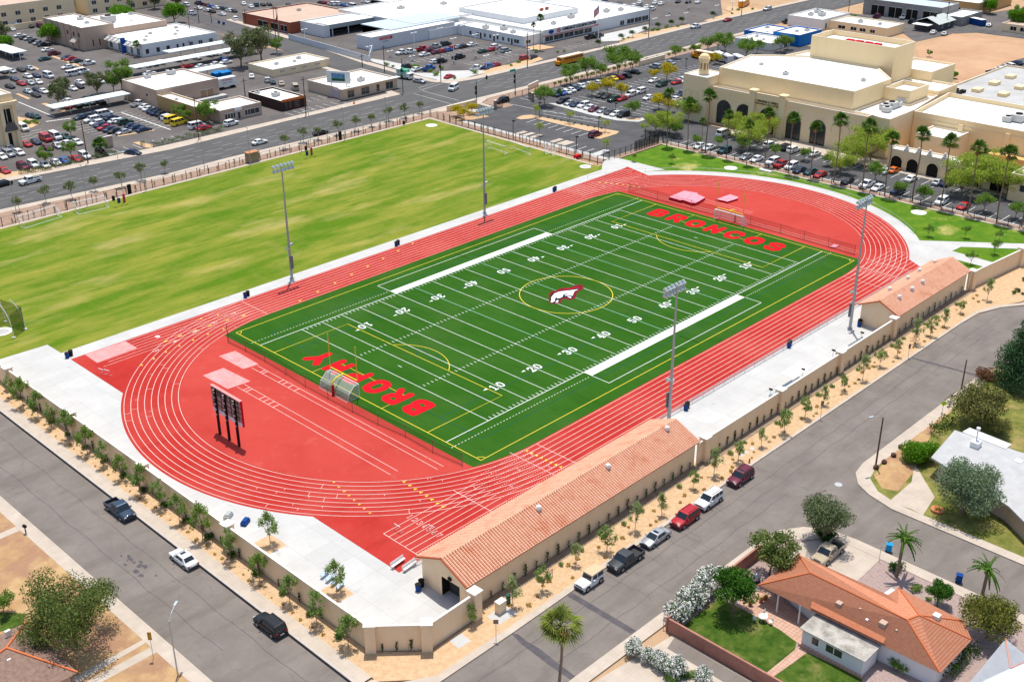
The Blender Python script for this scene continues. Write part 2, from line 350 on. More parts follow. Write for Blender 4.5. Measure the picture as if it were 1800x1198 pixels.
for i in range(30):
    mk.stroke([(107+i*2.8, 110.3), (107+i*2.8, 115.3)], .13, .012)
    if i < 26: mk.stroke([(116+i*2.8, 92), (116+i*2.8, 97)], .13, .012); mk.stroke([(116+i*2.8, 98), (116+i*2.8, 103)], .13, .012)
    if i < 26: mk.stroke([(112+i*2.8, 74), (112+i*2.8, 79)], .13, .012); mk.stroke([(112+i*2.8, 80), (112+i*2.8, 85)], .13, .012)
tag(mk.obj('lot_markings', m_white), kind='structure')
# coloured hatched paving beside the lawn fence
hb = MB()
for u, v in ((90, 740), (170, 755), (250, 775), (470, 820), (540, 840), (590, 850)):
    p = G(*s6(u, v)); hb.box(p.x-2.2, p.y-.8, -.02, p.x+2.2, p.y+.8, .02)
tag(hb.obj('paving_pads', m_walk), kind='structure')
slab('pad_concrete', W(s6(755, 960), s6(880, 1000), s6(1030, 925), s6(970, 918), s6(830, 965)), -.02, .08, m_concrete)
sheet('gutter_strip', [(74.4, 108), (76.2, 108), (76.2, 50.4), (74.4, 50.4)], 0.0, m_concrete)
# bed along the palm row, kerbs
sheet('planting_bed_palms', [(96.9, 50), (99.3, 50), (99.3, -58), (101.6, -58), (101.6, -62), (96.9, -58)], 0.03, m_mulch)
slab('bed_kerb', [(96.2, 50), (96.9, 50.6), (96.9, -58), (96.2, -58)], 0, .08, m_walk)
slab('lot_kerb', [(99.3, 50), (99.6, 50), (99.6, -58), (99.3, -58)], 0, .12, m_trim)
sheet('planting_bed_fence', [(71.4, 50.3), (96.9, 50.3), (99.3, 52.6), (74, 52.6)], 0.03, m_mulch)
slab('planting_bed_facade', [(117.2, 44), (124.4, 44), (124.4, -60), (117.2, -60)], -.05, .1, m_kerb, m_walk)
sheet('lawn_east', [(69, 49.8), (96.3, 49.8), (96.3, -57), (60, -57), (60, -40), (72, 20), (60, 44)], 0.022, m_lawn2)
# --- stadium concrete
def arc(cx, R, a0, a1, n=48): return [(cx+R*cos(radians(a0+(a1-a0)*i/n)), R*sin(radians(a0+(a1-a0)*i/n))) for i in range(n+1)]
cc = [(-93, -52), (-88, -56.8), (64, -55.6), (64.5, -50)]+[(p.x, p.y) for p in W(Z(1300, 200, 3.598)(1220, 925))]
cc += [p for p in arc(45.6, 47.0, -48, 62)]+[(p.x, p.y) for p in W(t6(420, 830), t6(0, 725), (1075, 276), (1060, 284))]
cc += [(67, 47.3), (-81, 47.3), (-81.1, 52.3), (-93, 53)]
sheet('concrete_apron', cc, 0.04, m_concrete)
z5 = Z(1300, 200, 3.598)
sheet('path', W(z5(1080, 800), z5(1797, 822), z5(2300, 840), z5(2300, 870), z5(1797, 856), z5(1400, 842), z5(1345, 868), z5(1620, 945), z5(1560, 972), z5(1380, 925), z5(1150, 925)), 0.048, m_concrete)
# --- running track
CO = 45.6; RI = 34.75; LW = 1.067
trk = [(-81, -43.75), (61, -43.75)]+[p for p in arc(CO, 43.75, -66, 54)]
p73 = G(1088.5, 298); trk += [(73.5, p73.y)]+[(72, 43.75), (-81, 43.75)]
a_ = arc(-CO, 43.75, 144.0, 216.0, 60); trk += a_
sheet('running_track', trk, 0.052, m_track)
for sgn in (-1, 1):
    ins = arc(sgn*CO, RI-.25, -90, 90) if sgn > 0 else arc(sgn*CO, RI-.25, 90, 270)
    x = 56.0
    ins = [q for q in ins if abs(q[0]) > x]
    y_ = sqrt((RI-.25)**2-(x-CO)**2)
    ins = ([(x, -y_)]+ins+[(x, y_)]) if sgn > 0 else ([(-x, y_)]+ins+[(-x, -y_)])
    sheet('infield_rubber', ins, 0.057, m_track2)
def tturf(R):
    o = []
    xl, xr = 57.0, 56.2
    o += [p for p in arc(CO, R, -90, 0, 40) if p[0] < xr]+[(xr, -sqrt(R*R-(xr-CO)**2)), (xr, sqrt(R*R-(xr-CO)**2))]+[p for p in arc(CO, R, 0, 90, 40) if p[0] < xr]
    o += [p for p in arc(-CO, R, 90, 180, 40) if p[0] > -xl]+[(-xl, sqrt(R*R-(xl-CO)**2)), (-xl, -sqrt(R*R-(xl-CO)**2))]+[p for p in arc(-CO, R, 180, 270, 40) if p[0] > -xl]
    return o
sheet('football_field', tturf(RI-.35), 0.062, m_turf)
# --- lane lines and field markings
tl = MB()
for k in range(9):
    R = RI+k*LW; pts = []
    for j in range(61): a = radians(-90+180*j/60); pts.append((CO+R*cos(a), R*sin(a)))
    for j in range(61): a = radians(90+180*j/60); pts.append((-CO+R*cos(a), R*sin(a)))
    tl.stroke(pts, .1, .0665, 0, closed=True)
for k in range(9):      # straights run on to the sprint starts
    y = RI+k*LW
    x0 = -(CO+sqrt(max(0, 43.3**2-y*y))*1.0)
    if k > 1: tl.stroke([(-70.8 if y > 39.2 else -78.5+(k % 2)*1.5, y), (-CO, y)], .09, .0675); tl.stroke([(CO, y), (72.5-(k % 3), y)], .09, .0675)
    if k > 0: tl.stroke([(-76.9, -y), (-60, -y)], .09, .0675)
    n = 30
    for j in range(n):
        xa = -60+j*(14.4/n) if True else 0
        tl.stroke([(-60+j*.48, -y), (-60+j*.48+.26, -y)], .09, .0675)
    tl.stroke([(CO-6, -y), (65.5, -y)], .09, .0675)
tl.stroke([(-76.9, -35.8), (-76.9, -43.3)], .1, .069); tl.stroke([(-63.2, -34.9), (-63.2, -43.3)], .1, .069)
tl.stroke([(-50.3, -33.5), (-50.3, -43.3)], .1, .069); tl.stroke([(-45.7, -34.8), (-45.7, -43.3)], .1, .069)
tl.stroke([(-46, 34.8), (-46, 43.3)], .1, .069)
tl.stroke([(66.2, -33.5), (66.2, -42)], .1, .069); tl.stroke([(57.5, -33), (57.5, -43.3)], .1, .069); tl.stroke([(52.5, -34), (52.5, -43.3)], .1, .069); tl.stroke([(CO, -34.8), (CO, -43.3)], .1, .069)
rn = random.Random(4)
for side in (-1, 1):    # exchange-zone ticks across single lanes
    for q in range(44):
        k = rn.randrange(8); a = radians(rn.choice([-1, 1])*rn.uniform(5, 88)) if side > 0 else radians(180+rn.choice([-1, 1])*rn.uniform(20, 88))
        r0, r1 = RI+k*LW, RI+(k+1)*LW; f = rn.choice([1, .45])
        tl.stroke([(side*CO+r0*cos(a), r0*sin(a)), (side*CO+(r0+(r1-r0)*f)*cos(a), (r0+(r1-r0)*f)*sin(a))], .07, .069)
for xa, xb, y in ((-29.2, 18.0, -59.85), (-29.2, 18.0, -61.0), (-25.3, 13.9, -65.35), (-25.3, 13.9, -66.7)):
    tl.stroke([(y, xa), (y, xb)], .09, .0665)
for x0, x1, ys in ((-61.0, -59.85, (15.6, 14.9, 10.3, 9.2, 7.6, 5.9)), (-66.7, -65.35, (12.2, 11.4, 7.7, 6.5, 5.2, 3.8))):
    for y in ys: tl.stroke([(x0, y), (x1, y)], .16, .0672)
for x in (59.0, 60.2): tl.stroke([(x, -30.2), (x, 30)], .09, .0665)
for x in (64.6, 65.8): tl.stroke([(x, 0), (x, 21)], .09, .0665)
tag(tl.obj('track_lines', m_rwhite), kind='structure')
yt = MB()
def tri(mb, x, y, a, s=.5, z=.071):
    mb.add([(x+s*1.3*cos(a), y+s*1.3*sin(a), z), (x+s*cos(a+2.3), y+s*sin(a+2.3), z), (x+s*cos(a-2.3), y+s*sin(a-2.3), z)], [(0, 1, 2)])
for k in range(8):
    R = RI+(k+.5)*LW
    pass
    a = radians(62+k*1.5); tri(yt, CO+R*cos(a), R*sin(a), a+pi/2, .35)
    tri(yt, -38+k*5.1, R, 0, .35)
z43 = Z(400, 800, 3.422); z05 = Z(0, 550, 3.993)
for u, v in ((1063,160),(1097,182),(1130,204),(1163,224),(1197,245),(1230,267),(1264,290),(1298,310)): p = G(*z43(u, v)); tri(yt, p.x, p.y, -.35, .3)
for u, v in ((640,163),(670,192),(700,218),(730,243),(762,270),(793,296),(823,321),(857,348)): p = G(*z43(u, v)); tri(yt, p.x, p.y, -.6, .22)
for i in range(8): p = G(850+(275+i*30.5)/3.598, 550+(873+i*14.5)/3.598); tri(yt, p.x, p.y, 0, .3)
for u, v in ((995,367),(1080,320),(1165,275),(1260,232),(1357,192),(1460,150),(1570,115),(1410,42),(1530,15)): p = G(*z05(u, v)); tri(yt, p.x, p.y, 1.0, .3)
for u, v in ((1165,200),(1265,162),(1370,125),(1475,90),(1595,52),(1710,20)): p = G(*z05(u, v)); yt.box(p.x-.35, p.y-.16, .0705, p.x+.35, p.y+.16, .0715)
tag(yt.obj('lane_triangles', m_yellow), kind='structure')
for (u, v) in ((1010, 200), (1185, 140), (1245, 118), (1310, 98)):
    pass
sheet('lane_pads', [(-66, 41.4), (-65.3, 41.4), (-65.3, 40.5), (-66, 40.5)], .071, m_white)

yd = .9144; SL = 24.385
fw = MB(); Zf = .067
def wl(a, b, wd=.11, z=Zf): fw.stroke([a, b], wd, z)
for s in (-1, 1):
    wl((-54.86, s*SL), (54.86, s*SL), .13)
    fw.box(-22.86, min(s*24.45, s*26.2), .064, 22.86, max(s*24.45, s*26.2), .0685)
    wl((-22.86, s*26.2), (-22.86, s*29.95), .11, .069); wl((22.86, s*26.2), (22.86, s*29.95), .11, .069); wl((-22.92, s*30.0), (22.92, s*30.0), .11, .069)
    n = 46
    for i in range(n):
        x = 23.6+i*.7
        for q in (-1, 1): wl((q*x, s*26.2), (q*(x+.34), s*26.2), .1)
for i in range(-10, 11):
    x = i*5*yd; w_ = .1
    if i in (-6+2, 0, 4): continue
    wl((x, -SL+.1), (x, SL-.1), w_, .0685)
for i in range(-49, 50):
    x = i*yd
    if i % 5 == 0:
        for s in (-1, 1): wl((x-.3, s*8.25), (x+.3, s*8.25), .1, .0675)
        continue
    for s in (-1, 1):
        wl((x, s*8.25-.33), (x, s*8.25+.33), .1, .0675)
        wl((x, s*(SL-.2)), (x, s*(SL-.9)), .1, .0675); wl((x, s*(SL-2.1)), (x, s*(SL-2.1-.0)), .1, .0675)
for s in (-1, 1): wl((s*43.0, -.5), (s*43.0, .5), .11)
tag(fw.obj('field_lines', m_white), kind='structure')
fb = MB()
for i in (-4, 0, 4):
    x = i*5*yd; fb.stroke([(x, -SL+.1), (x, SL-.1)], .1, .0685)
tag(fb.obj('pale_field_lines', m_sky), kind='structure')
fy = MB()
def yl(pts, wd=.12, z=.0705): fy.stroke(pts, wd, z)
yl([(-54.86, -32), (54.86, -32)]); yl([(-54.86, 32), (54.86, 32)]); yl([(-54.86, -32), (-54.86, 32)], .13); yl([(54.86, -32), (54.86, 32)], .13)
for s in (-1, 1):
    yl([(s*54.8, -20.16), (s*38.36, -20.16), (s*38.36, 20.16), (s*54.8, 20.16)]); yl([(s*54.8, -9.16), (s*49.36, -9.16), (s*49.36, 9.16), (s*54.8, 9.16)], .1, .0715)
    c = s*43.86; a0 = math.acos(5.5/9.15)
    yl([(c-s*9.15*cos(-a0+2*a0*j/30), 9.15*sin(-a0+2*a0*j/30)) for j in range(31)])
    for q in (-1, 1):
        a1 = atan2(-q, -s)
        yl([(s*54.86+1.0*cos(a1-pi/4+pi/2*j/8), q*32+1.0*sin(a1-pi/4+pi/2*j/8)) for j in range(9)])
        yl([(0, q*27.5), (0, q*32)])
fy.stroke([(9.15*cos(2*pi*j/72), 9.15*sin(2*pi*j/72)) for j in range(72)], .14, .0705, closed=True)
tag(fy.obj('yellow_field_lines', m_yellow), kind='structure')
fl = MB()
for s in (-1, 1):
    fl.stroke([(-50.3, s*27.6), (50.3, s*27.6)], .12, .0655); fl.stroke([(s*50.3, -27.6), (s*50.3, 27.6)], .12, .0655)
    for q in (-1, 1): fl.stroke([(s*50.3, q*18.2), (s*18.3, q*18.2)], .12, .0658)
    fl.stroke([(s*18.3, 27.5), (s*18.3, 26.3)], .12, .0655)
    fl.stroke([(s*36.6+2.0*cos(2*pi*j/32), 2.0*sin(2*pi*j/32)) for j in range(32)], .12, .0655, closed=True)
    fl.stroke([(-18.3, s*17.4), (18.3, s*17.4)], .12, .0658)
tag(fl.obj('blue_field_lines', m_blue), kind='structure')
# --- painted numbers and words (drawn as strokes with slab serifs)
GL = {
 '0': [[(.5, 0), (.15, .12), (.05, .5), (.15, .88), (.5, 1), (.85, .88), (.95, .5), (.85, .12), (.5, 0)]],
 '1': [[(.5, 0), (.5, 1), (.2, .82)], [(.15, 0), (.85, 0)]],
 '2': [[(.08, .72), (.2, .95), (.5, 1), (.82, .92), (.9, .7), (.7, .45), (.08, 0), (.92, 0), (.92, .18)]],
 '3': [[(.08, .8), (.3, 1), (.7, 1), (.9, .8), (.8, .58), (.45, .52), (.8, .46), (.92, .2), (.7, 0), (.3, 0), (.06, .2)]],
 '4': [[(.72, 0), (.72, 1), (.05, .3), (.97, .3)], [(.45, 0), (.97, 0)]],
 '5': [[(.88, 1), (.15, 1), (.12, .56), (.5, .64), (.88, .5), (.92, .22), (.7, 0), (.3, 0), (.06, .18)]],
 '6': [[(.85, .92), (.5, 1), (.15, .8), (.06, .3), (.3, 0), (.7, 0), (.93, .25), (.8, .5), (.4, .55), (.08, .35)]],
 '7': [[(.08, .85), (.08, 1), (.92, 1), (.45, .4), (.4, 0)]],
 '8': [[(.5, .52), (.15, .65), (.15, .9), (.5, 1), (.85, .9), (.85, .65), (.5, .52), (.08, .35), (.1, .1), (.5, 0), (.9, .1), (.92, .35), (.5, .52)]],
 'B': [[(.12, 0), (.12, 1), (.7, 1), (.92, .85), (.85, .6), (.6, .52), (.12, .52)], [(.6, .52), (.95, .38), (.95, .12), (.7, 0), (.12, 0)]],
 'R': [[(.12, 0), (.12, 1), (.72, 1), (.93, .85), (.85, .55), (.6, .46), (.12, .46)], [(.55, .46), (.92, 0)]],
 'O': [[(.5, 0), (.15, .12), (.04, .5), (.15, .88), (.5, 1), (.85, .88), (.96, .5), (.85, .12), (.5, 0)]],
 'P': [[(.15, 0), (.15, 1), (.72, 1), (.93, .85), (.85, .55), (.6, .44), (.15, .44)]],
 'H': [[(.12, 0), (.12, 1)], [(.88, 0), (.88, 1)], [(.12, .5), (.88, .5)]],
 'Y': [[(.02, 1), (.5, .5), (.98, 1)], [(.5, .5), (.5, 0)]],
 'N': [[(.12, 0), (.12, 1), (.88, 0), (.88, 1)]],
 'C': [[(.95, .75), (.75, 1), (.3, 1), (.06, .7), (.06, .3), (.3, 0), (.75, 0), (.95, .25)]],
 'S': [[(.9, .78), (.7, 1), (.3, 1), (.08, .8), (.2, .58), (.8, .44), (.93, .2), (.7, 0), (.3, 0), (.07, .2)]],
}
def glyph(mb, ch, org, right, up, w_, h_, t, z, ser=0):
    """org = lower left corner on the ground; right and up are 2-D unit vectors"""
    o, r, u = Vector(org), Vector(right), Vector(up); t2 = t/2
    def P(a, b): return o+r*(t2+a*(w_-t))+u*(t2+b*(h_-t))
    zz = z
    for st in GL[ch]:
        pts = [P(a, b) for a, b in st]
        for a, b in zip(pts, pts[1:]):
            d = (b-a)
            if d.length < 1e-4: continue
            d = d.normalized()*t2*.0; mb.stroke([a-d, b+d], t, zz); zz += .0002
        for q in pts:
            mb.add([(q.x+t2*cos(2*pi*j/10), q.y+t2*sin(2*pi*j/10), zz) for j in range(10)], [tuple(range(10))]); zz += .0002
fn = MB()
for i, dg in ((-4, '1'), (-3, '2'), (-2, '3'), (-1, '4'), (0, '5'), (1, '4'), (2, '3'), (3, '2'), (4, '1')):
    x = i*10*yd
    for s in (-1, 1):
        r = (1, 0) if s < 0 else (-1, 0); u = (0, 1) if s < 0 else (0, -1); y = s*17.2
        for ch, off in ((dg, -1.42), ('0', .18)):
            glyph(fn, ch, (x+r[0]*off, y-u[1]*.95), r, u, 1.2, 1.9, .27, .0735)
        if i:
            q = -1 if i < 0 else 1; cx = x+q*1.9
            fn.add([(cx, y+u[1]*.75, .0735), (cx, y+u[1]*.25, .0735), (cx+q*.9, y+u[1]*.5, .0735)], [(0, 1, 2) if q*u[1] > 0 else (0, 2, 1)])
tag(fn.obj('yard_numbers', m_white), kind='structure')
fr = MB()
for i, ch in enumerate('BROPHY'):
    glyph(fr, ch, (-47.9, -15.3+i*5.15), (0, 1), (-1, 0), 4.3, 5.2, 1.35, .0745)
for i, ch in enumerate('BRONCOS'):
    glyph(fr, ch, (47.7, 18.2-i*5.25), (0, -1), (1, 0), 4.5, 5.2, 1.35, .0745)
tag(fr.obj('end_zone_words', m_redp), kind='structure')
ln = MB()
for i in range(7):
    p = G(721+i*8.6, 908+i*5.6); glyph(ln, str(i+1), (p.x-.5, p.y+.3), (0, -1), (1, 0), .55, 1.0, .08, .0715)
for i in range(5): glyph(ln, str(i+3), (-69.5+i*4.6, 36.4+i*.9), (0, -1), (1, 0), .8, 1.2, .16, .0715)
tag(ln.obj('lane_numbers', m_rwhite), kind='structure')
# --- horse head emblem at midfield, drawn from its outline
def E_(u, v): p = G(940+u/14.975, 480+v/14.975); return (p.x, p.y)
def pol(mb, pts, z): mb.poly([E_(*p) for p in pts], z)
em = MB(); pol(em, [(375,780),(365,600),(380,530),(430,490),(560,465),(640,425),(720,395),(900,390),(1010,360),(1040,320),(1140,330),(1160,300),(1220,300),(1270,340),(1275,400),(1230,450),(1120,500),(1090,560),(1095,610),(1060,670),(980,705),(880,715),(800,680),(740,690),(700,720),(690,780),(640,805),(540,815),(400,800)], .0755)
tag(em.obj('emblem_outline', m_maroon), kind='structure')
em = MB(); pol(em, [(410,785),(400,640),(430,560),(520,510),(640,470),(800,430),(1000,410),(1120,370),(1180,360),(1190,400),(1100,450),(1040,520),(1020,600),(1000,660),(930,690),(830,640),(760,650),(690,680),(650,690),(620,780),(540,800)], .0765)
tag(em.obj('emblem_black', m_black), kind='structure')
em = MB()
pol(em, [(415,775),(440,700),(430,650),(470,600),(520,540),(600,510),(700,485),(900,465),(1150,430),(1050,480),(1010,560),(1000,600),(800,600),(760,570),(740,620),(680,655),(600,670),(560,640),(520,700),(545,730),(470,775)], .0775)
pol(em, [(530,790),(560,770),(580,720),(625,710),(610,780)], .0775); pol(em, [(850,620),(930,625),(970,640),(950,665),(900,650)], .0775)
tag(em.obj('emblem_white', m_white), kind='structure')
em = MB(); pol(em, [(740,575),(800,555),(930,530),(840,565),(790,590),(770,620),(740,650)], .0782); pol(em, [(820,600),(1000,600),(1020,625),(900,615)], .0782)
tag(em.obj('emblem_strokes', m_black), kind='structure')
em = MB(); pol(em, [(730,470),(760,430),(1000,400),(1060,380),(1180,370),(1190,395),(1000,425),(860,450)], .0785); pol(em, [(560,530),(570,500),(700,455),(680,480)], .0785)
tag(em.obj('emblem_mane', mat('mane_red', (.34,.01,.03), .8)), kind='structure')
# --- discus pads, sand pits
def disc(name, u, v, r, z=.06, m=m_white, inner=None):
    p = G(u, v); mb = MB(); mb.prism([(p.x+r*cos(2*pi*j/40), p.y+r*sin(2*pi*j/40)) for j in range(40)], .0, z)
    o = mb.obj(name, m); tag(o, kind='structure')
    if inner: sheet(name, [(p.x+inner*cos(2*pi*j/40), p.y+inner*sin(2*pi*j/40)) for j in range(40)], z+.008, m_roofg)
disc('throwing_circle', 758.5, 220.5, 1.7, inner=.9); disc('throwing_circle', 1029, 293, 1.5, inner=.9); disc('throwing_circle', 1284.5, 295.5, 1.7); disc('throwing_circle', 1615, 373.5, 1.75)
disc('throwing_circle', 3, 583, 1.9, inner=1.3)
m_sand = mat('pit_cover', (.82,.25,.24), .9, (.88,.36,.35), .6, 7, bump=.6, bscale=2)
sheet('pit_cover', [(-78.4, 43.6), (-78.5, 39.2), (-70.7, 39.3), (-70.7, 43.5)], .074, m_sand)
sheet('pit_cover', [(-68.4, 21.6), (-68.2, 14.4), (-64.0, 14.0), (-64.4, 21.5)], .072, m_sand)
sheet('pit_cover', [(-62.4, 26.0), (-62.3, 18.7), (-59.4, 18.3), (-59.2, 25.7)], .072, m_sand)
# --- streets south and west of the wall
sheet('street', [(-97.7, -61.6), (-80, -62.2), (-30, -61.7), (40, -62), (47, -62.5), (52.5, -64.2), (58, -68), (75, -80), (80, -90), (60, -85), (45, -77), (24, -73.4), (-16.5, -73.2), (-19.5, -73.7), (-22, -75.5), (-23.4, -78), (-24.5, -82), (-24.5, -160), (-34.3, -160), (-34.3, -82), (-34.8, -78.5), (-36.6, -75.5), (-39.5, -73.6), (-45, -72.9), (-83, -72.4), (-96, -72.4), (-97, -74), (-97, -140), (-108.5, -140), (-108.5, 200), (-97.7, 160)], -0.10, m_asph2)
mb = MB(); mb.stroke([(-69.1, -62.2), (-69.2, -72.4)], .9, -.092); mb.stroke([(21, -62), (22.5, -73.5)], .6, -.092)
mb.poly([(-79.4, -62.2), (-78.9, -62.6), (-79.1, -64.5), (-79.0, -66.5), (-79.3, -69), (-79.6, -72.3), (-80.4, -72.4), (-80.3, -69), (-80.1, -66.6), (-79.9, -64.2)], -.092)
rn = random.Random(3)
for i in range(14):
    x, y = rn.uniform(-104.5, -102.5) if i < 16 else rn.uniform(-101, -99.5), rn.uniform(-40, 8)
    if i < 16: y = rn.uniform(-24, -14)
    r = rn.uniform(.15, .45); q = [(x+r*rn.uniform(.5, 1.2)*cos(j), y+r*rn.uniform(.6, 1.9)*sin(j)) for j in [k*2*pi/8 for k in range(8)]]
    mb.poly(q, -.092+i*.0003)
tag(mb.obj('asphalt_patch', m_seal), kind='structure')
sheet('gutter_joint', [(-97.95, 160), (-97.72, 160), (-97.72, -56), (-97.95, -56)], -.085, m_black)  # thin black strip along the kerb foot
def disc2(x, y, r, m, z): sheet('manhole', [(x+r*cos(2*pi*j/24), y+r*sin(2*pi*j/24)) for j in range(24)], z, m)
p = G(1474, 850); disc2(p.x, p.y, .55, m_metal, -.09)
# gravel strips with kerbs
slab('kerb_west', [(-97.7, 160), (-97.4, 160), (-97.4, -56), (-97.7, -58)], -.1, .06, m_kerb)
sheet('sidewalk_west', [(-97.4, 160), (-95.7, 160), (-95.7, -56), (-97.4, -56)], .055, m_walk)
slab('gravel_strip_west', [(-95.7, 160), (-93.2, 160), (-93.2, -52.6), (-88, -57.8), (-79, -57.4), (-79, -61.3), (-91, -61.3), (-95.7, -57)], -.1, .045, m_gravel)
slab('kerb_corner', [(-97.7, -57.8), (-97.4, -56), (-95.7, -56.5), (-95.6, -58), (-90.5, -61.1), (-79, -61.2), (-79, -62.2), (-93, -62.1), (-96.5, -61)], -.1, .06, m_walk)
slab('gravel_strip_south', [(-79, -55), (60, -55.6), (130, -60), (140, -75), (90, -74), (75, -66), (58, -66), (52, -63.2), (47, -61.6), (-30, -61.3), (-79, -61.3)], -.1, .045, m_gravel)
slab('kerb_south', [(-79, -61.2), (-30, -61.2), (41, -61.5), (47.2, -61.5), (52.6, -63.1), (58.5, -67), (58.2, -68), (52.5, -64.2), (47, -62.3), (40, -61.95), (-30, -61.7), (-79, -62.2)], -.1, .055, m_walk)
sheet('wall_base_soil', [(-79, -55.6), (56, -55.6), (56, -57.2), (-79, -57.0)], .05, mat('shaded_soil', (.25,.18,.12), .95, (.33,.25,.18), 1.2))  # dark strip at the wall foot; the wall's shade put into the soil colour
# west side of the left street
slab('sidewalk_far_west', [(-108.5, 160), (-110.3, 160), (-110.3, -140), (-108.5, -140)], -.1, .05, m_kerb, m_walk)
slab('yard_west', [(-110.3, 160), (-160, 160), (-160, -140), (-110.3, -140)], -.12, .03, m_dry)
for y0 in (1.5, -33.5): sheet('yard_path', [(-110.3, y0), (-110.3, y0-1.3), (-140, y0-1.3), (-140, y0)], .04, m_walk)
sheet('yard_path', W(Z(0, 850, 3.442)(410, 1190), Z(0, 850, 3.442)(870, 940), Z(0, 850, 3.442)(885, 960), Z(0, 850, 3.442)(480, 1198)), .045, m_walk)
sheet('yard_lawn', W((0, 1075), (45, 1078), (40, 1100), (0, 1110)), .042, m_lawn3)
# south side of the street: corner blocks
q3 = Z(850, 850, 3.442); r3 = Z(1300, 850, 3.442); w3 = Z(1300, 530, 3.598)
slab('sidewalk_south', [(-83, -72.4), (-45, -72.9), (-39.5, -73.6), (-36.6, -75.5), (-34.8, -78.5), (-34.3, -82), (-34.3, -160), (-36, -160), (-36.1, -82), (-37, -79), (-40.5, -75.8), (-45, -74.6), (-66, -74.3), (-83, -74.0)], -.1, .05, m_kerb, m_walk)
slab('sidewalk_corner', [(24, -73.4), (-16.5, -73.2), (-19.5, -73.7), (-22, -75.5), (-23.4, -78), (-24.5, -82), (-24.5, -160), (-22.9, -160), (-22.9, -82), (-21.8, -78.5), (-19.5, -76), (-16, -75.1), (24, -75.2)], -.1, .05, m_kerb, m_walk)
slab('driveway_apron', [(-97, -72.6), (-83, -72.4), (-83, -74), (-66.5, -76.1), (-67.5, -160), (-97, -160)], -.12, .02, m_walk)
m_pave = mat('brick_paving', (.5,.3,.22), .9, (.6,.4,.3), .8, 6); add_layer(m_pave, (.34,.2,.15), 1, .05, .5, amount=.6, kind='brick')
m_ppl = mat('purple_gravel', (.3,.22,.2), .95, (.42,.32,.29), 3, 6, bump=.3, bscale=15)
sheet('house_lot', [(-66, -74.9), (-45, -74.6), (-40.5, -75.8), (-37, -79), (-36.1, -82), (-36, -160), (-67.5, -160)], -.02, m_ppl)
sheet('back_yard', [(-66, -76), (-56.9, -76), (-56.9, -87), (-62, -89.2), (-66.2, -110), (-66.5, -90)], .03, m_lawn3)
sheet('back_yard', W(r3(240, 1150), r3(410, 1020), r3(740, 1175), r3(740, 1260), r3(600, 1300)), .031, m_lawn3)
sheet('patio', W(r3(0, 680), r3(150, 640), r3(420, 830), r3(400, 990), r3(410, 1020), r3(160, 1198), r3(110, 1185), r3(370, 975), r3(240, 880), r3(0, 745)), .036, m_pave)
sheet('driveway', [(-37, -79.2), (-36.1, -82), (-36.1, -86.5), (-46, -86.7), (-46, -79), (-41, -76.5)], .02, m_walk)
sheet('alley', [(-66.8, -76.5), (-68.8, -77), (-70, -160), (-67, -160)], .03, m_asph2)
# right block
m_yarde = mat('yard_mixed_grass', (.09,.12,.02), .95, (.26,.24,.07), .35, 8, bump=.4, bscale=9); add_layer(m_yarde, (.42,.3,.13), .2, .52, .68, amount=.8)
slab('yard_east', [(24, -75.2), (-16, -75.1), (-19.5, -76), (-21.8, -78.5), (-22.9, -82), (-22.9, -140), (60, -140), (60, -86)], -.12, .03, m_yarde)
sheet('front_yard', W(w3(850, 1100), w3(1000, 900), w3(1060, 860), w3(1330, 700), w3(1230, 800), w3(1100, 1080), w3(1000, 1198), w3(900, 1180)), .04, m_dry)
sheet('driveway', W(r3(900, 110), r3(1040, -10), r3(1060, -120), r3(1180, 80), r3(1110, 190), r3(1030, 150)), .045, m_walk)
sheet('gravel_edge', W(w3(1060, 860), w3(1100, 800), w3(1340, 660), w3(1345, 690), w3(1160, 820)), .046, m_gravel)
# far right of the school
sheet('dirt_lot', W(k4(940, 370), k4(1240, 265), k4(1900, 330), k4(2200, 700), k4(1300, 660), k4(1000, 540)), -.06, mat('red_dirt', (.43,.25,.145), .95, (.54,.34,.21), .05, 8, bump=.3, bscale=2))
sheet('back_street', W(k4(-50, 60), k4(300, 95), k4(800, 175), k4(1100, 215), k4(2000, 330), k4(2000, 290), k4(1250, 205), k4(1000, 160), k4(560, 130), k4(200, 60)), -.04, m_asph)
sheet('back_lot', W(k4(280, 100), k4(560, 115), k4(1150, 175), k4(1400, 120), k4(1800, 60), k4(1800, 240), k4(1240, 265), k4(940, 330), k4(800, 230)), -.07, m_asph3)
sheet('back_lot', W(k4(1500, 580), k4(1640, 500), k4(1900, 430), k4(2200, 600), k4(1800, 620)), -.03, m_asph3)
# avenue dashes
ad = MB()
def band(o, x): # y of a lane boundary at x
    yn = 145.0+max(0, (0-x))*.085 if x < 0 else (145.0 if x > 40 else 145); ys = 124.6+max(0, -x+20)*.072
    return ys+(yn-ys)*o
for o, ln_, gp in ((.17, 3.2, 9), (.34, 3.2, 9), (.66, 3.2, 9), (.83, 3.2, 9), (.42, 5, 9), (.55, 5, 9)):
    x = -100+(o*37 % 7)
    while x < 460:
        if not (78 < x < 106): ad.stroke([(x, band(o, x)), (x+ln_, band(o, x+ln_))], .16, -.04)
        x += gp
ad.stroke(W(c6(1000, 985), c6(1400, 1095)), .3, -.038); ad.stroke(W(c6(1090, 955), c6(1480, 1060)), .3, -.038)
ad.stroke(W(c6(1070, 950), c6(1290, 880)), .3, -.025); ad.stroke(W(c6(1050, 925), c6(1240, 870)), .3, -.025)
tag(ad.obj('avenue_markings', mat('worn_road_paint', (.5,.5,.47), .9, (.3,.3,.29), 2, 6)), kind='structure')
pl = MB(); rn = random.Random(8)
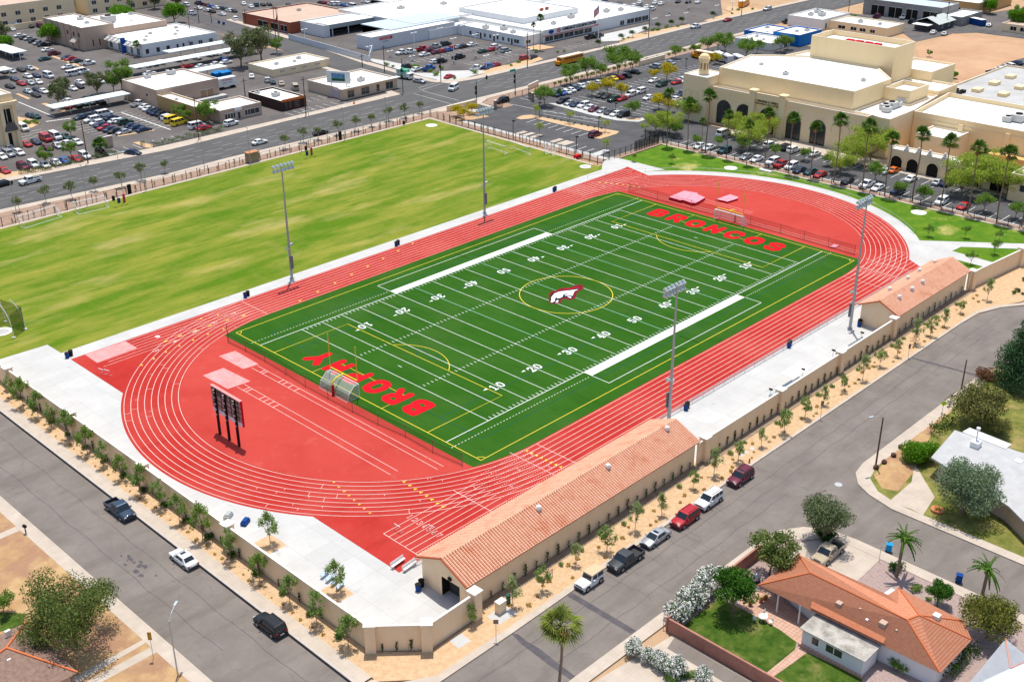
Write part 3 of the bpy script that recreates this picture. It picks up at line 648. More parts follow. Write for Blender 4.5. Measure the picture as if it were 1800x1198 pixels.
for (x0, y0, n, dx, dy, L, hx) in ((-38, 152.5, 16, 3.0, 0, 5, 0), (-20, 170, 9, 0, 2.7, 5, 1), (-8, 170, 9, 0, 2.7, 5, 1), (-25, 185, 14, 0, 2.7, 5, 1), (8, 168, 10, 0, 2.7, 5, 1), (45, 150.5, 8, 2.9, 0, 4.5, 0), (56, 160, 4, 2.9, 0, 4.5, 0), (130, 160, 9, 2.9, 0, 4.5, 0), (118, 178, 14, 2.9, 0, 4.5, 0), (175, 153, 12, 2.9, 0, 4.5, 0)):
    for i in range(n):
        x, y = x0+dx*i, y0+dy*i; pl.stroke([(x, y), (x+(L if hx else 0), y+(0 if hx else L))], .12, -.085)
pl.stroke(W(a6(190, 1070), a6(580, 1230)), .3, -.085); pl.stroke(W(f6(1280, 105), f6(1797, 285)), .35, -.085)
for i in range(7): p = G(*f6(500+i*38, 198-i*5)); pl.box(p.x-.5, p.y-.25, -.1, p.x+.5, p.y+.25, -.05)
tag(pl.obj('stall_markings', m_white), kind='structure')
for pts in ((a6(435, 1095), a6(480, 1085), a6(690, 1160), a6(680, 1178), a6(620, 1175)), (a6(160, 990), a6(200, 985), a6(325, 1040), a6(290, 1048)), (a6(530, 595), a6(570, 590), a6(880, 700), a6(860, 715)), (f6(1400, 425), f6(1460, 415), f6(1620, 450), f6(1600, 480), f6(1540, 478)), (f6(1240, 362), f6(1235, 350), f6(1625, 288), f6(1630, 298)), (f6(160, 240), f6(180, 150), f6(260, 165), f6(425, 200), f6(425, 225), f6(330, 270)), (f6(0, 800), f6(0, 745), f6(600, 680), f6(920, 615), f6(1200, 560), f6(1330, 530), f6(1330, 545), f6(930, 640)), (a6(360, 700), a6(300, 690), a6(400, 740), a6(415, 725))):
    slab('lot_island', W(*pts), -.1, .05, m_kerb, m_gravel)
slab('dealer_island', W(c6(530, 640), c6(560, 620), c6(700, 640), c6(900, 680), c6(1010, 770), c6(1200, 770), c6(1300, 750), c6(1500, 745), c6(1700, 740), c6(1760, 760), c6(1450, 850), c6(1290, 850), c6(1100, 810)), -.1, .05, m_kerb, m_concrete)
slab('dealer_island', W(d6(0, 790), d6(0, 750), d6(230, 700), d6(480, 640), d6(640, 600), d6(690, 625), d6(500, 690), d6(300, 740)), -.1, .04, m_kerb, m_gravel)
slab('dealer_island', W(d6(500, 500), d6(640, 470), d6(760, 490), d6(820, 500), d6(640, 530), d6(560, 520)), -.1, .05, m_redp, m_gravel)
slab('dealer_apron', W(d6(1290, 370), d6(1797, 260), d6(1797, 300), d6(1500, 430), d6(1300, 440)), -.1, .03, m_kerb, m_concrete)
slab('dealer_island', W(d6(1797, 310), e6(0, 360), e6(560, 255), e6(540, 285), e6(0, 420), d6(1500, 450), d6(1480, 430)), -.1, .05, m_kerb, m_gravel)
slab('dealer_island', W(e6(700, 220), e6(1000, 130), e6(920, 100), e6(960, 70), e6(1250, 85), e6(1290, 110), e6(1000, 170), e6(760, 225)), -.1, .05, m_kerb, m_gravel)
# ---------------------------------------------------------------- perimeter wall
def wall_piece(x0, y0, x1, y1, h=3.55, t=.22, name='perimeter_wall', label='', pil=(), cap=True, mat_=None, hp=.35):
    L = hypot(x1-x0, y1-y0); a = atan2(y1-y0, x1-x0)
    o = thing(name, label, 'wall', (x0, y0, 0), a)
    mb = MB(); mb.box(0, -t/2, -.1, L, t/2, h); mb.obj('panel', mat_ or m_stucco, o)
    if cap: MB().box(-.02, -t/2-.05, h+.002, L+.02, t/2+.05, h+.09).obj('coping', m_cap_and_sunlit_top, o)
    for d in pil:
        p = MB().box(d-.62, -.62, -.1, d+.62, .62, h+hp).obj('pillar', mat_ or m_stucco, o)
        MB().box(d-.74, -.74, h+hp+.002, d+.74, .74, h+hp+.14).obj('pillar_cap', m_cap_and_sunlit_top, p)
    return o
wall_piece(-93, 140, -93, -52.6, label='long tan stucco wall beside the left street, white coping and square pillars', pil=[140-40.8, 140-18.9, 140+2.5, 140+23.8])
wall_piece(-93, -52.4, -88, -57.2, label='short angled tan wall across the street corner, four vines at its foot', pil=[.2, 6.7])
wall_piece(-87.7, -57.2, -80.2, -57.0, label='tan wall stretch between the corner pillar and the big tiled building', pil=[7.3], hp=.4)
wall_piece(-33.7, -55.7, 26.5, -55.5, label='long tan stucco wall between the two tiled buildings, four pillars', pil=[1.9, 22.3, 40.9, 59.7])
wall_piece(55.9, -55.9, 110, -61.5, label='tan stucco wall running right from the far tiled building', pil=[1.3, 20.2])

# ---------------------------------------------------------------- barrel tile gable roof
def barrel_roof(mb, x0, x1, ye, yr, ze, zr, pitch=.44, rows=16, over=0):
    """tile columns running down a slope from the ridge (yr, zr) to the eave (ye, ze)"""
    n = max(1, int((x1-x0)/pitch)); pitch = (x1-x0)/n; seg = 6
    prof = [(0, -.1), (.16, -.1), (.2, .08), (.42, .2), (.66, .2), (.9, .08)]
    sy = 1 if yr > ye else -1; nrm = Vector((0, -(zr-ze)*sy, abs(yr-ye))).normalized()
    for r in range(rows):
        t0, t1 = r/rows, (r+1)/rows+.004
        vs = []; k = 0
        for t, lift in ((t0, .05), (t1, .0)):
            y = ye+(yr-ye)*t; z = ze+(zr-ze)*t
            for c in range(n):
                for a, hgt in prof:
                    d = nrm*(hgt+lift); vs.append((x0+(c+a)*pitch, y+d.y, z+d.z))
            d = nrm*lift; vs.append((x1, y+d.y, z+d.z))
        m = n*6+1; fs = [(i, i+1, m+i+1, m+i) if sy > 0 else (m+i, m+i+1, i+1, i) for i in range(m-1)]
        # front lip of the row
        n0 = len(vs); vs += [(v[0], v[1]-nrm.y*.05-0, v[2]-nrm.z*.05) for v in vs[:m]]
        fs += [(n0+i, n0+i+1, i+1, i) if sy > 0 else (i, i+1, n0+i+1, n0+i) for i in range(m-1)]
        k0 = len(mb.f); mb.add(vs, fs)
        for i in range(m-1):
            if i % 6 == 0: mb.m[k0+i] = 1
def tiled_building(label, x0, x1, y0, y1, ze, zr, vents, door=None, metal_seams=False, side_door=False):
    o = thing('tiled_building', label, 'building', ((x0+x1)/2, (y0+y1)/2, 0))
    cx, cy = (x0+x1)/2, (y0+y1)/2; ym = cy; w_ = .5
    mb = MB()
    def q(x, y, z): return (x-cx, y-cy, z)
    # walls as a shell with gables
    prof = [(y0+w_, 0), (y0+w_, ze+.18), (ym, zr-.12), (y1-w_, ze+.18), (y1-w_, 0)]
    xa, xb = x0+.45, x1-.45
    if door:
        da, db, dh = door
        L = [(y0+w_, 0), (y0+w_, ze+.18), (ym, zr-.12), (y1-w_, ze+.18), (y1-w_, 0), (db, 0), (db, dh), (da, dh), (da, 0)]
        mb.add([q(xa, y, z) for y, z in L], [(8, 0, 1, 7), (7, 1, 2), (7, 2, 6), (6, 2, 3), (6, 3, 4, 5)])
    else: mb.add([q(xa, y, z) for y, z in prof], [(0, 1, 2, 3, 4)])
    mb.add([q(xb, y, z) for y, z in prof], [(4, 3, 2, 1, 0)])
    for y, s in ((y0+w_, 1), (y1-w_, -1)):
        mb.add([q(xa, y, 0), q(xb, y, 0), q(xb, y, ze+.18), q(xa, y, ze+.18)], [(0, 1, 2, 3) if s > 0 else (3, 2, 1, 0)])
    mb.obj('wall', m_stucco, o)
    if door:
        da, db, dh = door
        b = MB(); vs = [q(xa, da, 0), q(xa, db, 0), q(xa, db, dh), q(xa, da, dh), q(xa+4, da, 0), q(xa+4, db, 0), q(xa+4, db, dh), q(xa+4, da, dh)]
        b.add(vs, [(4, 5, 6, 7), (0, 4, 7, 3), (1, 2, 6, 5), (3, 7, 6, 2)]); dr = b.obj('garage_door', m_dark, o)
        MB().box(xa-cx+1.2, da-cy+.05, .0, xa-cx+1.3, db-cy-.05, dh-.05).obj('door_panel', mat('shutter', (.06,.06,.06), .8), dr)
        MB().box(xa-cx-.25, (da+db)/2-cy-.25, dh+.3, xa-cx-.01, (da+db)/2-cy+.25, dh+.65).obj('wall_lamp', m_iron, o)
    rf = MB()
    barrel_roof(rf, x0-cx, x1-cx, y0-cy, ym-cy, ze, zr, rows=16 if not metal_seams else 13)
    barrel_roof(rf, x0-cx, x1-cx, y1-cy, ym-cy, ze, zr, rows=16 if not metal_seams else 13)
    roof = rf.obj('roof', [m_tile, mat('shaded_pan_tile', (.3,.085,.045), .9)], o)  # pans darkened: shade between the barrels put into the colour
    r2 = MB(); n = int((x1-x0)/.45)
    for i in range(n): r2.tube((x0-cx+i*(x1-x0)/n, 0, zr+.1), (x0-cx+(i+1.02)*(x1-x0)/n, 0, zr+.07), .17, .14, 8)
    r2.obj('ridge_tiles', m_tile, roof)
    under = MB()
    for ya in (y0, y1): under.add([q(x0, ya, ze-.04), q(x1, ya, ze-.04), q(x1, ym, zr-.06), q(x0, ym, zr-.06)], [(0, 1, 2, 3), (3, 2, 1, 0)])
    for xx in (x0, x1):
        for ya in (y0, y1): under.tube(q(xx, ya, ze), q(xx, ym, zr), .12, .12, 6)
    under.obj('eaves', mat('rake_tile', (.42,.11,.05), .9), roof)
    for vx, vy in vents:
        t = abs(vy-ym)/((y1-y0)/2); z = zr-(zr-ze)*t
        v = MB(); v.tube(q(vx, vy, z-.3), q(vx, vy, z+.45), .22, .22, 10); v.tube(q(vx, vy, z+.45), q(vx, vy, z+.75), .4, .36, 12); v.blob(q(vx, vy, z+.78), .34, .34, .14, 1, 0)
        v.obj('roof_vent', m_trim, roof)
    return o
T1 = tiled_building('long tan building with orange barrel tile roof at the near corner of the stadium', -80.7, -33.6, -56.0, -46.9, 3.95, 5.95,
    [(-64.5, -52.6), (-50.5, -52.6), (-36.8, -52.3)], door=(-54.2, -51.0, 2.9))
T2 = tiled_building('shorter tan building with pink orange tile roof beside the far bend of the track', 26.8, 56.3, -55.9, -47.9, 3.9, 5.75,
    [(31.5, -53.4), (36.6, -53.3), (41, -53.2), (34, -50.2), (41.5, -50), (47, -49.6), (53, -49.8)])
# ---------------------------------------------------------------- scoreboard seen from behind
sb = thing('scoreboard', 'tall scoreboard on three black posts inside the left bend, seen from behind', 'scoreboard', (-77.3, 0, 0))
m_sbd = mat('scoreboard_back', (.32,.2,.2), .7, (.42,.28,.27), 1.5)
for i, y in enumerate((2.6, 0, -2.6)):
    p = MB().box(-.22, y-.16, 0, .1, y+.16, 8.0).obj('post', m_iron, sb)
    for z in (3.6, 4.5, 5.4, 6.5, 7.4, 7.85): MB().box(-.27, y-.22, z, -.225, y+.22, z+.1).obj('bracket', m_trim, p)
MB().box(.12, -3.9, 4.45, .5, 3.9, 8.1).obj('panel', m_sbd, sb)
MB().box(.11, -3.9, 3.75, .52, 3.9, 4.445).obj('lower_panel', mat('pale_panel', (.7,.68,.76), .6), sb)
MB().box(.14, -3.98, 3.75, .48, -3.905, 8.15).obj('side_trim', m_redp, sb)
c = MB()
for z in (5.2, 6.0, 6.9, 7.6): c.box(.06, -3.85, z, .118, 3.85, z+.07)
for y in (-3.3, -1.3, 1.3, 3.3): c.box(.05, y-.03, 4.5, .118, y+.03, 8.05)
c.obj('frame_rails', m_iron, sb)
for y in (-1.7, .1, 1.6): MB().box(.07, y-.6, 6.9, .117, y+.6, 8.0).obj('cabinet_back', mat('cabinet', (.12,.09,.09), .7), sb)
MB().box(.05, -3.95, 8.11, .55, 3.95, 8.18).obj('top_trim', mat('pink_trim', (.8,.3,.28), .7), sb)
# ---------------------------------------------------------------- floodlight masts
m_pole = mat('pole_grey', (.42,.44,.44), .5, metal=.3)
def mast(x, y, h, label, ang=0, pads=False):
    o = thing('floodlight_mast', label, 'floodlight', (x, y, 0), ang, 'floodlight masts around the track')
    MB().tube((0, 0, 0), (0, 0, h), .3, .12, 12).obj('pole', m_pole, o)
    MB().tube((0, 0, 0), (0, 0, .25), .5, .5, 12).obj('base', m_pole, o)
    f = MB()
    for z in (h-1.3, h-.35): f.tube((-2.4, -.15, z), (2.4, -.15, z), .09, .09, 6)
    for x_ in (-2, 0, 2): f.tube((x_, -.15, h-1.6), (x_, -.15, h-.2), .06, .06, 6)
    f.obj('crossarm', m_lamp, o)
    lm = MB(); lm.tube((0, -.05, -.14), (0, -.6, .16), .18, .38, 10); lm.tube((0, -.6, .16), (0, -.68, .2), .38, .33, 10); me = lm.mesh('lamp', [m_lamp])
    for z in (h-1.3, h-.35):
        for i in range(6):
            inst('lamp', me, o, (-2.2+i*.88, -.05, z-.05))
    b = MB(); b.box(-.35, -.55, 2.3, .35, -.3, 5.0); b.obj('control_box', mat('box_grey', (.2,.22,.23), .6), o)
    s = MB()
    for sx in (-1, 1): s.tube((sx*.1, 0, 7.0+sx*.3), (sx*.8, -.3, 7.2+sx*.3), .22, .3, 10)
    s.obj('speaker', m_lamp, o)
mast(-32.4, 45.6, 24.3, 'tall floodlight mast left of the pair along the far straight', 0)
mast(22.3, 45.3, 25, 'tall floodlight mast on the far straight near the lawn corner', 0)
mast(-26.1, -44.9, 23.2, 'tall floodlight mast rising behind the big tiled roof', pi)
mast(24.2, -48.2, 25, 'tall floodlight mast beside the far tiled building', pi)
# ---------------------------------------------------------------- football goalposts and soccer goals
m_gp = mat('goalpost_yellow', (.85,.68,.06), .5); m_goal = mat('goal_white', (.85,.85,.85), .4)
def goalpost(x, s, label):
    o = thing('goalpost', label, 'goalpost', (x-s*2.4+ (0), 0, 0), 0)
    ox = -s*2.4
    b = MB(); b.tube((0, 0, 0), (0, 0, 1.6), .14, .14, 10)
    pts = [(0, 0, 1.5), (0, 0, 2.2)]+[(s*(1.9-1.9*cos(t)), 0, 2.2+.9*sin(t)) for t in [radians(a) for a in range(15, 91, 15)]]+[(s*2.4, 0, 3.1)]
    b.path(pts, .13, 8); b.obj('gooseneck', m_gp, o)
    MB().tube((0, 0, 0), (0, 0, 1.9), .24, .24, 12).obj('red_pad', mat('pad_red', (.5,.01,.02), .5), o)
    MB().tube((s*2.4, -3.56, 3.1), (s*2.4, 3.56, 3.1), .1, .1, 8).obj('crossbar', m_gp, o)
    for q in (-1, 1): MB().tube((s*2.4, q*3.56, 3.05), (s*2.4, q*3.56, 9.2), .075, .07, 8).obj('upright', m_gp, o)
goalpost(-55.0, 1, 'yellow football goalpost with red padded base at the near end zone')
goalpost(55.6, -1, 'yellow football goalpost behind the goal at the far end zone')
def soccer_goal(x, y, ang, label, w_=7.4, h=2.45, d=2.4, hb=.0, net=.25, cover=False, grp=None):
    o = thing('soccer_goal', label, 'goal', (x, y, .02), ang, grp)
    hw = w_/2; k = .07
    f = MB(); f.path([(0, -hw, 0), (0, -hw, h), (0, hw, h), (0, hw, 0)], k, 8); f.obj('frame', m_goal, o)
    b = MB()
    for s in (-1, 1): b.path([(0, s*hw, h), (-.9, s*hw, h-.05), (-d*.85, s*hw, h*.5), (-d, s*hw, 0), (0, s*hw, 0)], .05, 6)
    b.path([(-d, -hw, 0), (-d, hw, 0)], .05, 6); b.obj('rear_frame', m_goal, o)
    n = MB()
    pr = [(0, h), (-.9, h-.05), (-d*.85, h*.5), (-d, 0)]
    for a, c in zip(pr, pr[1:]): n.add([(a[0], -hw, a[1]), (a[0], hw, a[1]), (c[0], hw, c[1]), (c[0], -hw, c[1])], [(0, 1, 2, 3)])
    for s in (-1, 1): n.add([(p[0], s*hw, p[1]) for p in pr]+[(0, s*hw, 0)], [(0, 1, 2, 3, 4)])
    n.obj('net', netmat('goal_net_%d' % int(net*100) if not cover else 'grey_net', (.5,.52,.5) if cover else (.8,.8,.8), .45 if cover else net), o)
soccer_goal(-54.9, 0.05, 0, 'white soccer goal with grey net standing before the near goalpost', d=2.5, cover=True)
soccer_goal(55.5, .35, pi, 'white soccer goal with pale net at the far end of the field', d=2.2, net=.4)
p = [G(*t6(0, 0))]
n4 = Z(800, 0, 3.993)
pa, pb, pc = G(*n4(210, 1045)), G(*n4(335, 1085)), G(*n4(515, 1080))
def wire_goal(a, b, hgt, d, label, name='soccer_goal'):
    v = (b-a); L = v.length; ang = atan2(v.y, v.x)-pi/2
    soccer_goal((a.x+b.x)/2, (a.y+b.y)/2, ang, label, w_=L, h=hgt, d=d, net=.06, grp=None)
wire_goal(G(*n4(222, 1045)), G(*n4(340, 1085)), 2.3, 1.6, 'left of two white goals parked face to face on the lawn by the parking fence')
wire_goal(G(*n4(382, 1045)), G(*n4(505, 1092)), 2.3, 1.6, 'right of two white goals parked face to face on the lawn by the parking fence')
wire_goal(G(35, 398), G(100, 378), 2.4, -2.0, 'white goal against the avenue fence at the left edge of the lawn')
wire_goal(G(133, 373), G(186, 361), 2.4, -2.0, 'second white goal from the left edge along the avenue fence')
# small things on the stadium floor
def bin_(x, y, label, c1=m_iron, z=0.05):
    o = thing('trash_can', label, 'trash can', (x, y, z))
    MB().tube((0, 0, 0), (0, 0, .95), .34, .4, 12).obj('barrel', c1, o); MB().tube((0, 0, .955), (0, 0, 1.05), .42, .3, 12).obj('lid', m_iron, o)
m_bluep = mat('blue_plastic', (.01,.06,.25), .5)
for i, (u, v, nm) in enumerate(((125, 625, 'at the left end of the far straight'), (436, 520, 'beside the bottom left mast'), (700, 430, 'half way along the far straight'), (976, 335, 'near the right end of the far straight'), (1208, 716, 'right of the big tiled roof'), (1388, 607, 'in the middle of the near walkway'), (741, 1030, 'by the garage opening of the near building'), (1511, 570, 'by the far tiled building'))):
    p = G(u, v); bin_(p.x, p.y, 'black trash barrel '+nm); bin_(p.x-.85, p.y-.35, 'blue recycling barrel with lid '+nm, m_bluep)
# covered landing mats
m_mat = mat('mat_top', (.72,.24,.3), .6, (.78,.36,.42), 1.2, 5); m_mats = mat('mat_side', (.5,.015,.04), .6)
def z108(u, v): return Z(1080, 300, 3.913)(u, v)
def mats(label, pts, h):
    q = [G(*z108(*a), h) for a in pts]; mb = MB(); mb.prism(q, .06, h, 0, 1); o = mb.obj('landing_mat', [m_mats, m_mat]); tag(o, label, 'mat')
mats('large pink vaulting mat with stepped corners behind the far goalpost', [(375, 180), (480, 137), (570, 152), (570, 160), (625, 184), (560, 222), (528, 220), (470, 200), (455, 203)], .75)
mats('small red landing mat right of the large vaulting mat', [(700, 195), (798, 162), (852, 180), (850, 190), (775, 213), (765, 208)], .55)
mats('flat white board lying by the far runway end', [(1485, 522), (1510, 503), (1547, 512), (1520, 528)], .25)
for i, (x, y) in enumerate(((-75.3, -36.8), (-72.2, -40.2), (-80.1, 34.5), (-79.6, 33.4))):
    hd = thing('hurdle', ('white track hurdle left of the lane numbers on the sprint start', 'white track hurdle nearest the tiled building eave', 'upper of two hurdles at the left end of the sprint lanes', 'lower of two hurdles at the left end of the sprint lanes')[i], 'hurdle', (x, y, .06), .1*i, 'track hurdles')
    MB().box(-.03, -.6, .95, .03, .6, 1.05).obj('top_bar', m_trim, hd)
    b = MB()
    for s in (-1, 1): b.tube((0, s*.5, 0), (0, s*.5, 1), .025, .025, 6); b.tube((0, s*.5, .03), (.65, s*.5, .03), .025, .025, 6)
    b.obj('frame', m_metal, hd)
for i, (u, v) in enumerate(((712, 998), (703, 1000))):
    p = G(u, v); bn = thing('bench', ('white metal bench by the gable of the near building', 'second white metal bench by the gable, nearer the track')[i], 'bench', (p.x+.4, p.y-.5+i*1.3, .04), .1)
    MB().box(-1.2, -.2, .42, 1.2, .2, .48).obj('seat', m_trim, bn); MB().box(-1.2, .2, .5, 1.2, .25, .9).obj('backrest', m_trim, bn)
    for s in (-1, 1): MB().box(s*.95-.04, -.2, 0, s*.95+.04, .2, .42).obj('leg', m_metal, bn)
# ball-catching net fences at both ends
m_net = netmat('black_net', (.05,.02,.02), .2)
def net_fence(name, label, posts, h=1.9):
    o = thing(name, label, 'net fence', (0, 0, 0))
    n = MB()
    for a, b in zip(posts, posts[1:]):
        n.add([(a[0], a[1], .06), (b[0], b[1], .06), (b[0], b[1], h), (a[0], a[1], h)], [(0, 1, 2, 3)])
    n.obj('net', m_net, o)
    for p in posts: MB().tube((p[0], p[1], .05), (p[0], p[1], h+.3), .05, .05, 6).obj('post', mat('rust_post', (.3,.17,.14), .8), o)
    c = MB()
    for a, b in zip(posts, posts[1:]):
        for z in (.1, h): c.tube((a[0], a[1], z), (b[0], b[1], z), .025, .025, 5)
    c.obj('cable', m_iron, o)
net_fence('net_fence', 'low dark net fence along the near end zone, posts leaning slightly', [(-56.3, 32.6), (-58, 29.6), (-57.9, 24.4), (-57.9, 18.5), (-58.2, 11.9), (-58.7, 5.8), (-58.7, -.3), (-58.7, -6.6), (-58.5, -12.7), (-58.0, -18.6), (-58.2, -25.1), (-57.7, -31.0)])
net_fence('net_fence', 'low dark net fence along the far end zone', [(57.4, 30.6), (57.7, 22), (57.9, 12.2), (58.2, 4), (58.2, -4), (58.2, -11.9), (58, -18), (57.9, -24), (57.8, -30.4)], 2.1)
# railing along the near straight
rl = thing('railing', 'white metal railing along the near straight of the track', 'railing', (0, 0, 0))
r = MB(); r.tube((-79, -44.2, 1.1), (56, -44.2, 1.1), .035, .035, 6); r.tube((-79, -44.2, .6), (56, -44.2, .6), .025, .025, 6); r.obj('rail', m_metal, rl)
for i in range(46): inst('post', (me_post := MB().tube((0, 0, .04), (0, 0, 1.1), .035, .035, 6).mesh('post', [m_metal])) if i == 0 else me_post, rl, (-79+i*3, -44.2, 0))
n = MB(); n.add([(-79, -44.2, .1), (56, -44.2, .1), (56, -44.2, 1.08), (-79, -44.2, 1.08)], [(0, 1, 2, 3)]); n.obj('mesh_infill', netmat('pale_mesh', (.75,.75,.75), .35), rl)
rl = thing('railing', 'curved grey railing round the outside of the far bend', 'railing', (0, 0, 0))
pts = [(x, y, 1.0) for x, y in arc(45.6, 46.6, -46, 74, 36)]
r = MB(); r.path(pts, .03, 5); r.obj('rail', m_metal, rl)
for x, y, z in pts[::2]: inst('post', me_post, rl, (x, y, 0))
# bleachers on the near walkway (low aluminium rows) and lamp poles
lp = MB().tube((0, 0, 0), (0, 0, 4.2), .05, .04, 6).mesh('pole', [m_metal]); lh = MB().box(-.35, -.15, 4.1, .25, .15, 4.3).mesh('lamp_head', [m_iron])
for i, (u, v) in enumerate(((1358, 700), (1415, 665), (1466, 632), (1513, 600))):
    p = G(u, v, 0); q = thing('wall_lamp_post', 'thin lamp post behind the long wall, %s from the left' % ordn(i+1), 'lamp post', (-13+i*9.6, -54.7, 0), pi/2, 'lamp posts behind the long wall')
    inst('pole', lp, q); inst('lamp_head', lh, q)
bl = thing('bleacher', 'small aluminium bleacher and canopy behind the long wall', 'bleacher', (-5, -52.8, .04))
for k in range(4): MB().box(-3.5, -1.4+k*.7, .35+.3*(3-k), 3.5, -1.05+k*.7, .4+.3*(3-k)).obj('seat', m_lamp, bl)
f = MB()
for x in (-3.2, 0, 3.2):
    f.tube((x, 1.1, 0), (x, -1.4, 1.4), .05, .05, 6); f.tube((x, -1.4, 0), (x, -1.4, 2.3), .05, .05, 6)
f.tube((-3.5, -1.4, 2.3), (3.5, -1.4, 2.3), .05, .05, 6); f.obj('frame', m_metal, bl)
MB().box(0.5, -1.0, 2.45, 6.5, 1.6, 2.52).obj('canopy', m_trim, bl)
# discus cage at the lawn's left edge
dc = thing('discus_cage', 'green netted throwing cage with curved white posts at the left lawn edge', 'cage', (0, 0, .03))
fw_ = [G(25, 594), G(45, 579), G(10, 566), G(-25, 585), G(-30, 600)]
m_cg = netmat('green_net', (.02,.08,.02), .5)
for i, p in enumerate(fw_):
    t = MB(); c = fw_[0]*.25+fw_[3]*.75; d = (c-p); d.z = 0; d = d.normalized()
    t.path([p+Vector((0, 0, z))+d*((z/6.2)**3*1.6) for z in (0, 1.5, 3, 4.2, 5.2, 5.9, 6.3)], .07, 6); t.obj('post', m_goal, dc)
    MB().box(p.x-.25, p.y-.25, 0, p.x+.25, p.y+.25, .2).obj('foot', m_trim, dc)
n = MB()
for a, b in ((0, 1), (1, 2), (2, 3), (3, 4)):
    a, b = fw_[a], fw_[b]; n.add([(a.x, a.y, 0), (b.x, b.y, 0), (b.x, b.y, 4.6), (a.x, a.y, 4.6)], [(0, 1, 2, 3)])
n.obj('net', m_cg, dc)
# padded posts with lights on the lawn
m_padr = mat('pad_pink_red', (.62,.05,.09), .6)
for (u, v, hh, nm) in ((219, 355, 12, 'left'), (548, 272, 12, 'right')):
    p = G(u, v); o = thing('lawn_light_post', 'thin light post with red pad on the lawn, %s one of two' % nm, 'light post', (p.x, p.y, 0), 0)
    MB().tube((0, 0, 0), (0, 0, hh), .09, .06, 8).obj('pole', m_metal, o); MB().tube((0, 0, 0), (0, 0, 2.0), .3, .3, 10).obj('red_pad', m_padr, o)
    MB().box(-1.6, -.1, hh, 1.6, .1, hh+.12).obj('crossarm', m_metal, o)
    for s in (-1, 1): MB().box(s*1.5-.4, -.25, hh-.05, s*1.5+.4, .25, hh+.15).obj('lamp', m_lamp, o)
    bin_(p.x-1.1, p.y+.6, 'blue barrel beside the %s padded post on the lawn' % nm, m_bluep)
for (u, v, nm) in ((200, 352, 'left of the padded post by the avenue fence'), (538, 264, 'left of the right padded post on the lawn'), (710, 219, 'near the lawn corner by the avenue')):
    p = G(u, v); bin_(p.x, p.y, 'black barrel '+nm)
MB_ = MB(); p = G(1015, 278)
o = thing('equipment_cart', 'small red cart on the lawn beside the parking fence', 'cart', (p.x, p.y, .02))
MB().box(-1, -.5, .3, 1, .5, .9).obj('tray', m_redp, o)
for a in (-.7, .7):
    for b in (-.5, .5): MB().tube((a, b-.06, .25), (a, b+.06, .25), .25, .25, 10).obj('wheel', m_iron, o)
for i, (u, v) in enumerate(((963, 270), (975, 272))):
    p = G(u, v); o = thing('ball_net', ('left white rebound net leaning by the parking fence', 'right white rebound net leaning by the parking fence')[i], 'rebound net', (p.x, p.y, .02))
    f = MB(); f.path([(-.9, 0, 0), (-.5, 1.3, 2.3), (.5, 1.3, 2.3), (.9, 0, 0), (-.9, 0, 0)], .05, 6); f.obj('frame', m_trim, o); n = MB(); n.add([(-.9, 0, 0), (.9, 0, 0), (.5, 1.3, 2.3), (-.5, 1.3, 2.3)], [(0, 1, 2, 3)]); n.obj('net', netmat('goal_net', (.8,.8,.8), .3), o)
for i in range(5):
    p = G(*Z(1300, 200, 3.598)(135+i*14, 357+i*3.5)); MB().box(-.5, -.35, 0, .5, .35, .35).obj('stone_block', m_trim).location = (p.x, p.y, .02)
for i, o in enumerate([o for o in COL.objects if o.name.startswith('stone_block')]): tag(o, 'white block on the far lawn, %s of five in a row' % ordn(i+1), 'block', 'white blocks on the far lawn')
# ---------------------------------------------------------------- iron fences
def iron_fence(label, pts, h=2.3, step=2.5, solid=None):
    o = thing('iron_fence', label, 'fence', (pts[0][0], pts[0][1], 0)); ox, oy = pts[0]
    post = MB().box(-.06, -.06, 0, .06, .06, h+.1).mesh('post', [m_iron]); pk = MB()
    for a, b in zip(pts, pts[1:]):
        L = hypot(b[0]-a[0], b[1]-a[1]); n = max(1, round(L/step)); ux, uy = (b[0]-a[0])/L, (b[1]-a[1])/L
        for i in range(n): inst('post', post, o, (a[0]+ux*L*i/n-ox, a[1]+uy*L*i/n-oy, 0), atan2(uy, ux))
        for z in (.25, h-.05): pk.tube((a[0]-ox, a[1]-oy, z), (b[0]-ox, b[1]-oy, z), .025, .025, 4, cap=False)
        m = int(L/.3)
        for i in range(m):
            x, y = a[0]+ux*L*i/m-ox, a[1]+uy*L*i/m-oy; pk.tube((x, y, .1), (x, y, h), .009, .009, 3, cap=False, smooth=False)
    inst('post', post, o, (pts[-1][0]-ox, pts[-1][1]-oy, 0)); pk.obj('pickets', m_iron, o)
    return o
iron_fence('black iron fence between the lawn and the avenue', [(-100, 118.6), (-47, 118.6), (71.6, 118.6)], 2.2, 3.2)
iron_fence('black iron fence between the lawn and the small parking lot', [(71.9, 118.4), (69.9, 51.2)], 2.2, 2.8)
iron_fence('black iron fence from the lawn corner to the palm row', [(70.2, 51.4), (98, 51.4)], 2.2, 2.4)
iron_fence('black iron fence along the palm row and the curved grass', [(97.2, 50.4), (97.2, -57)], 1.6, 2.6)
iron_fence('black iron fence around the planting by the school entrance', [(101, 117), (180, 116.4)], 1.5, 3)
g = iron_fence('dense black iron gate at the palm row corner', [(86, 51.6), (96.6, 51.6), (97.6, 57)], 2.8, 2.0)
MB().add([(0, 0, .1), (10.6, 0, .1), (10.6, 0, 2.7), (0, 0, 2.7)], [(0, 1, 2, 3)]).obj('mesh_infill', netmat('dark_mesh', (.02,.02,.02), .6), g)
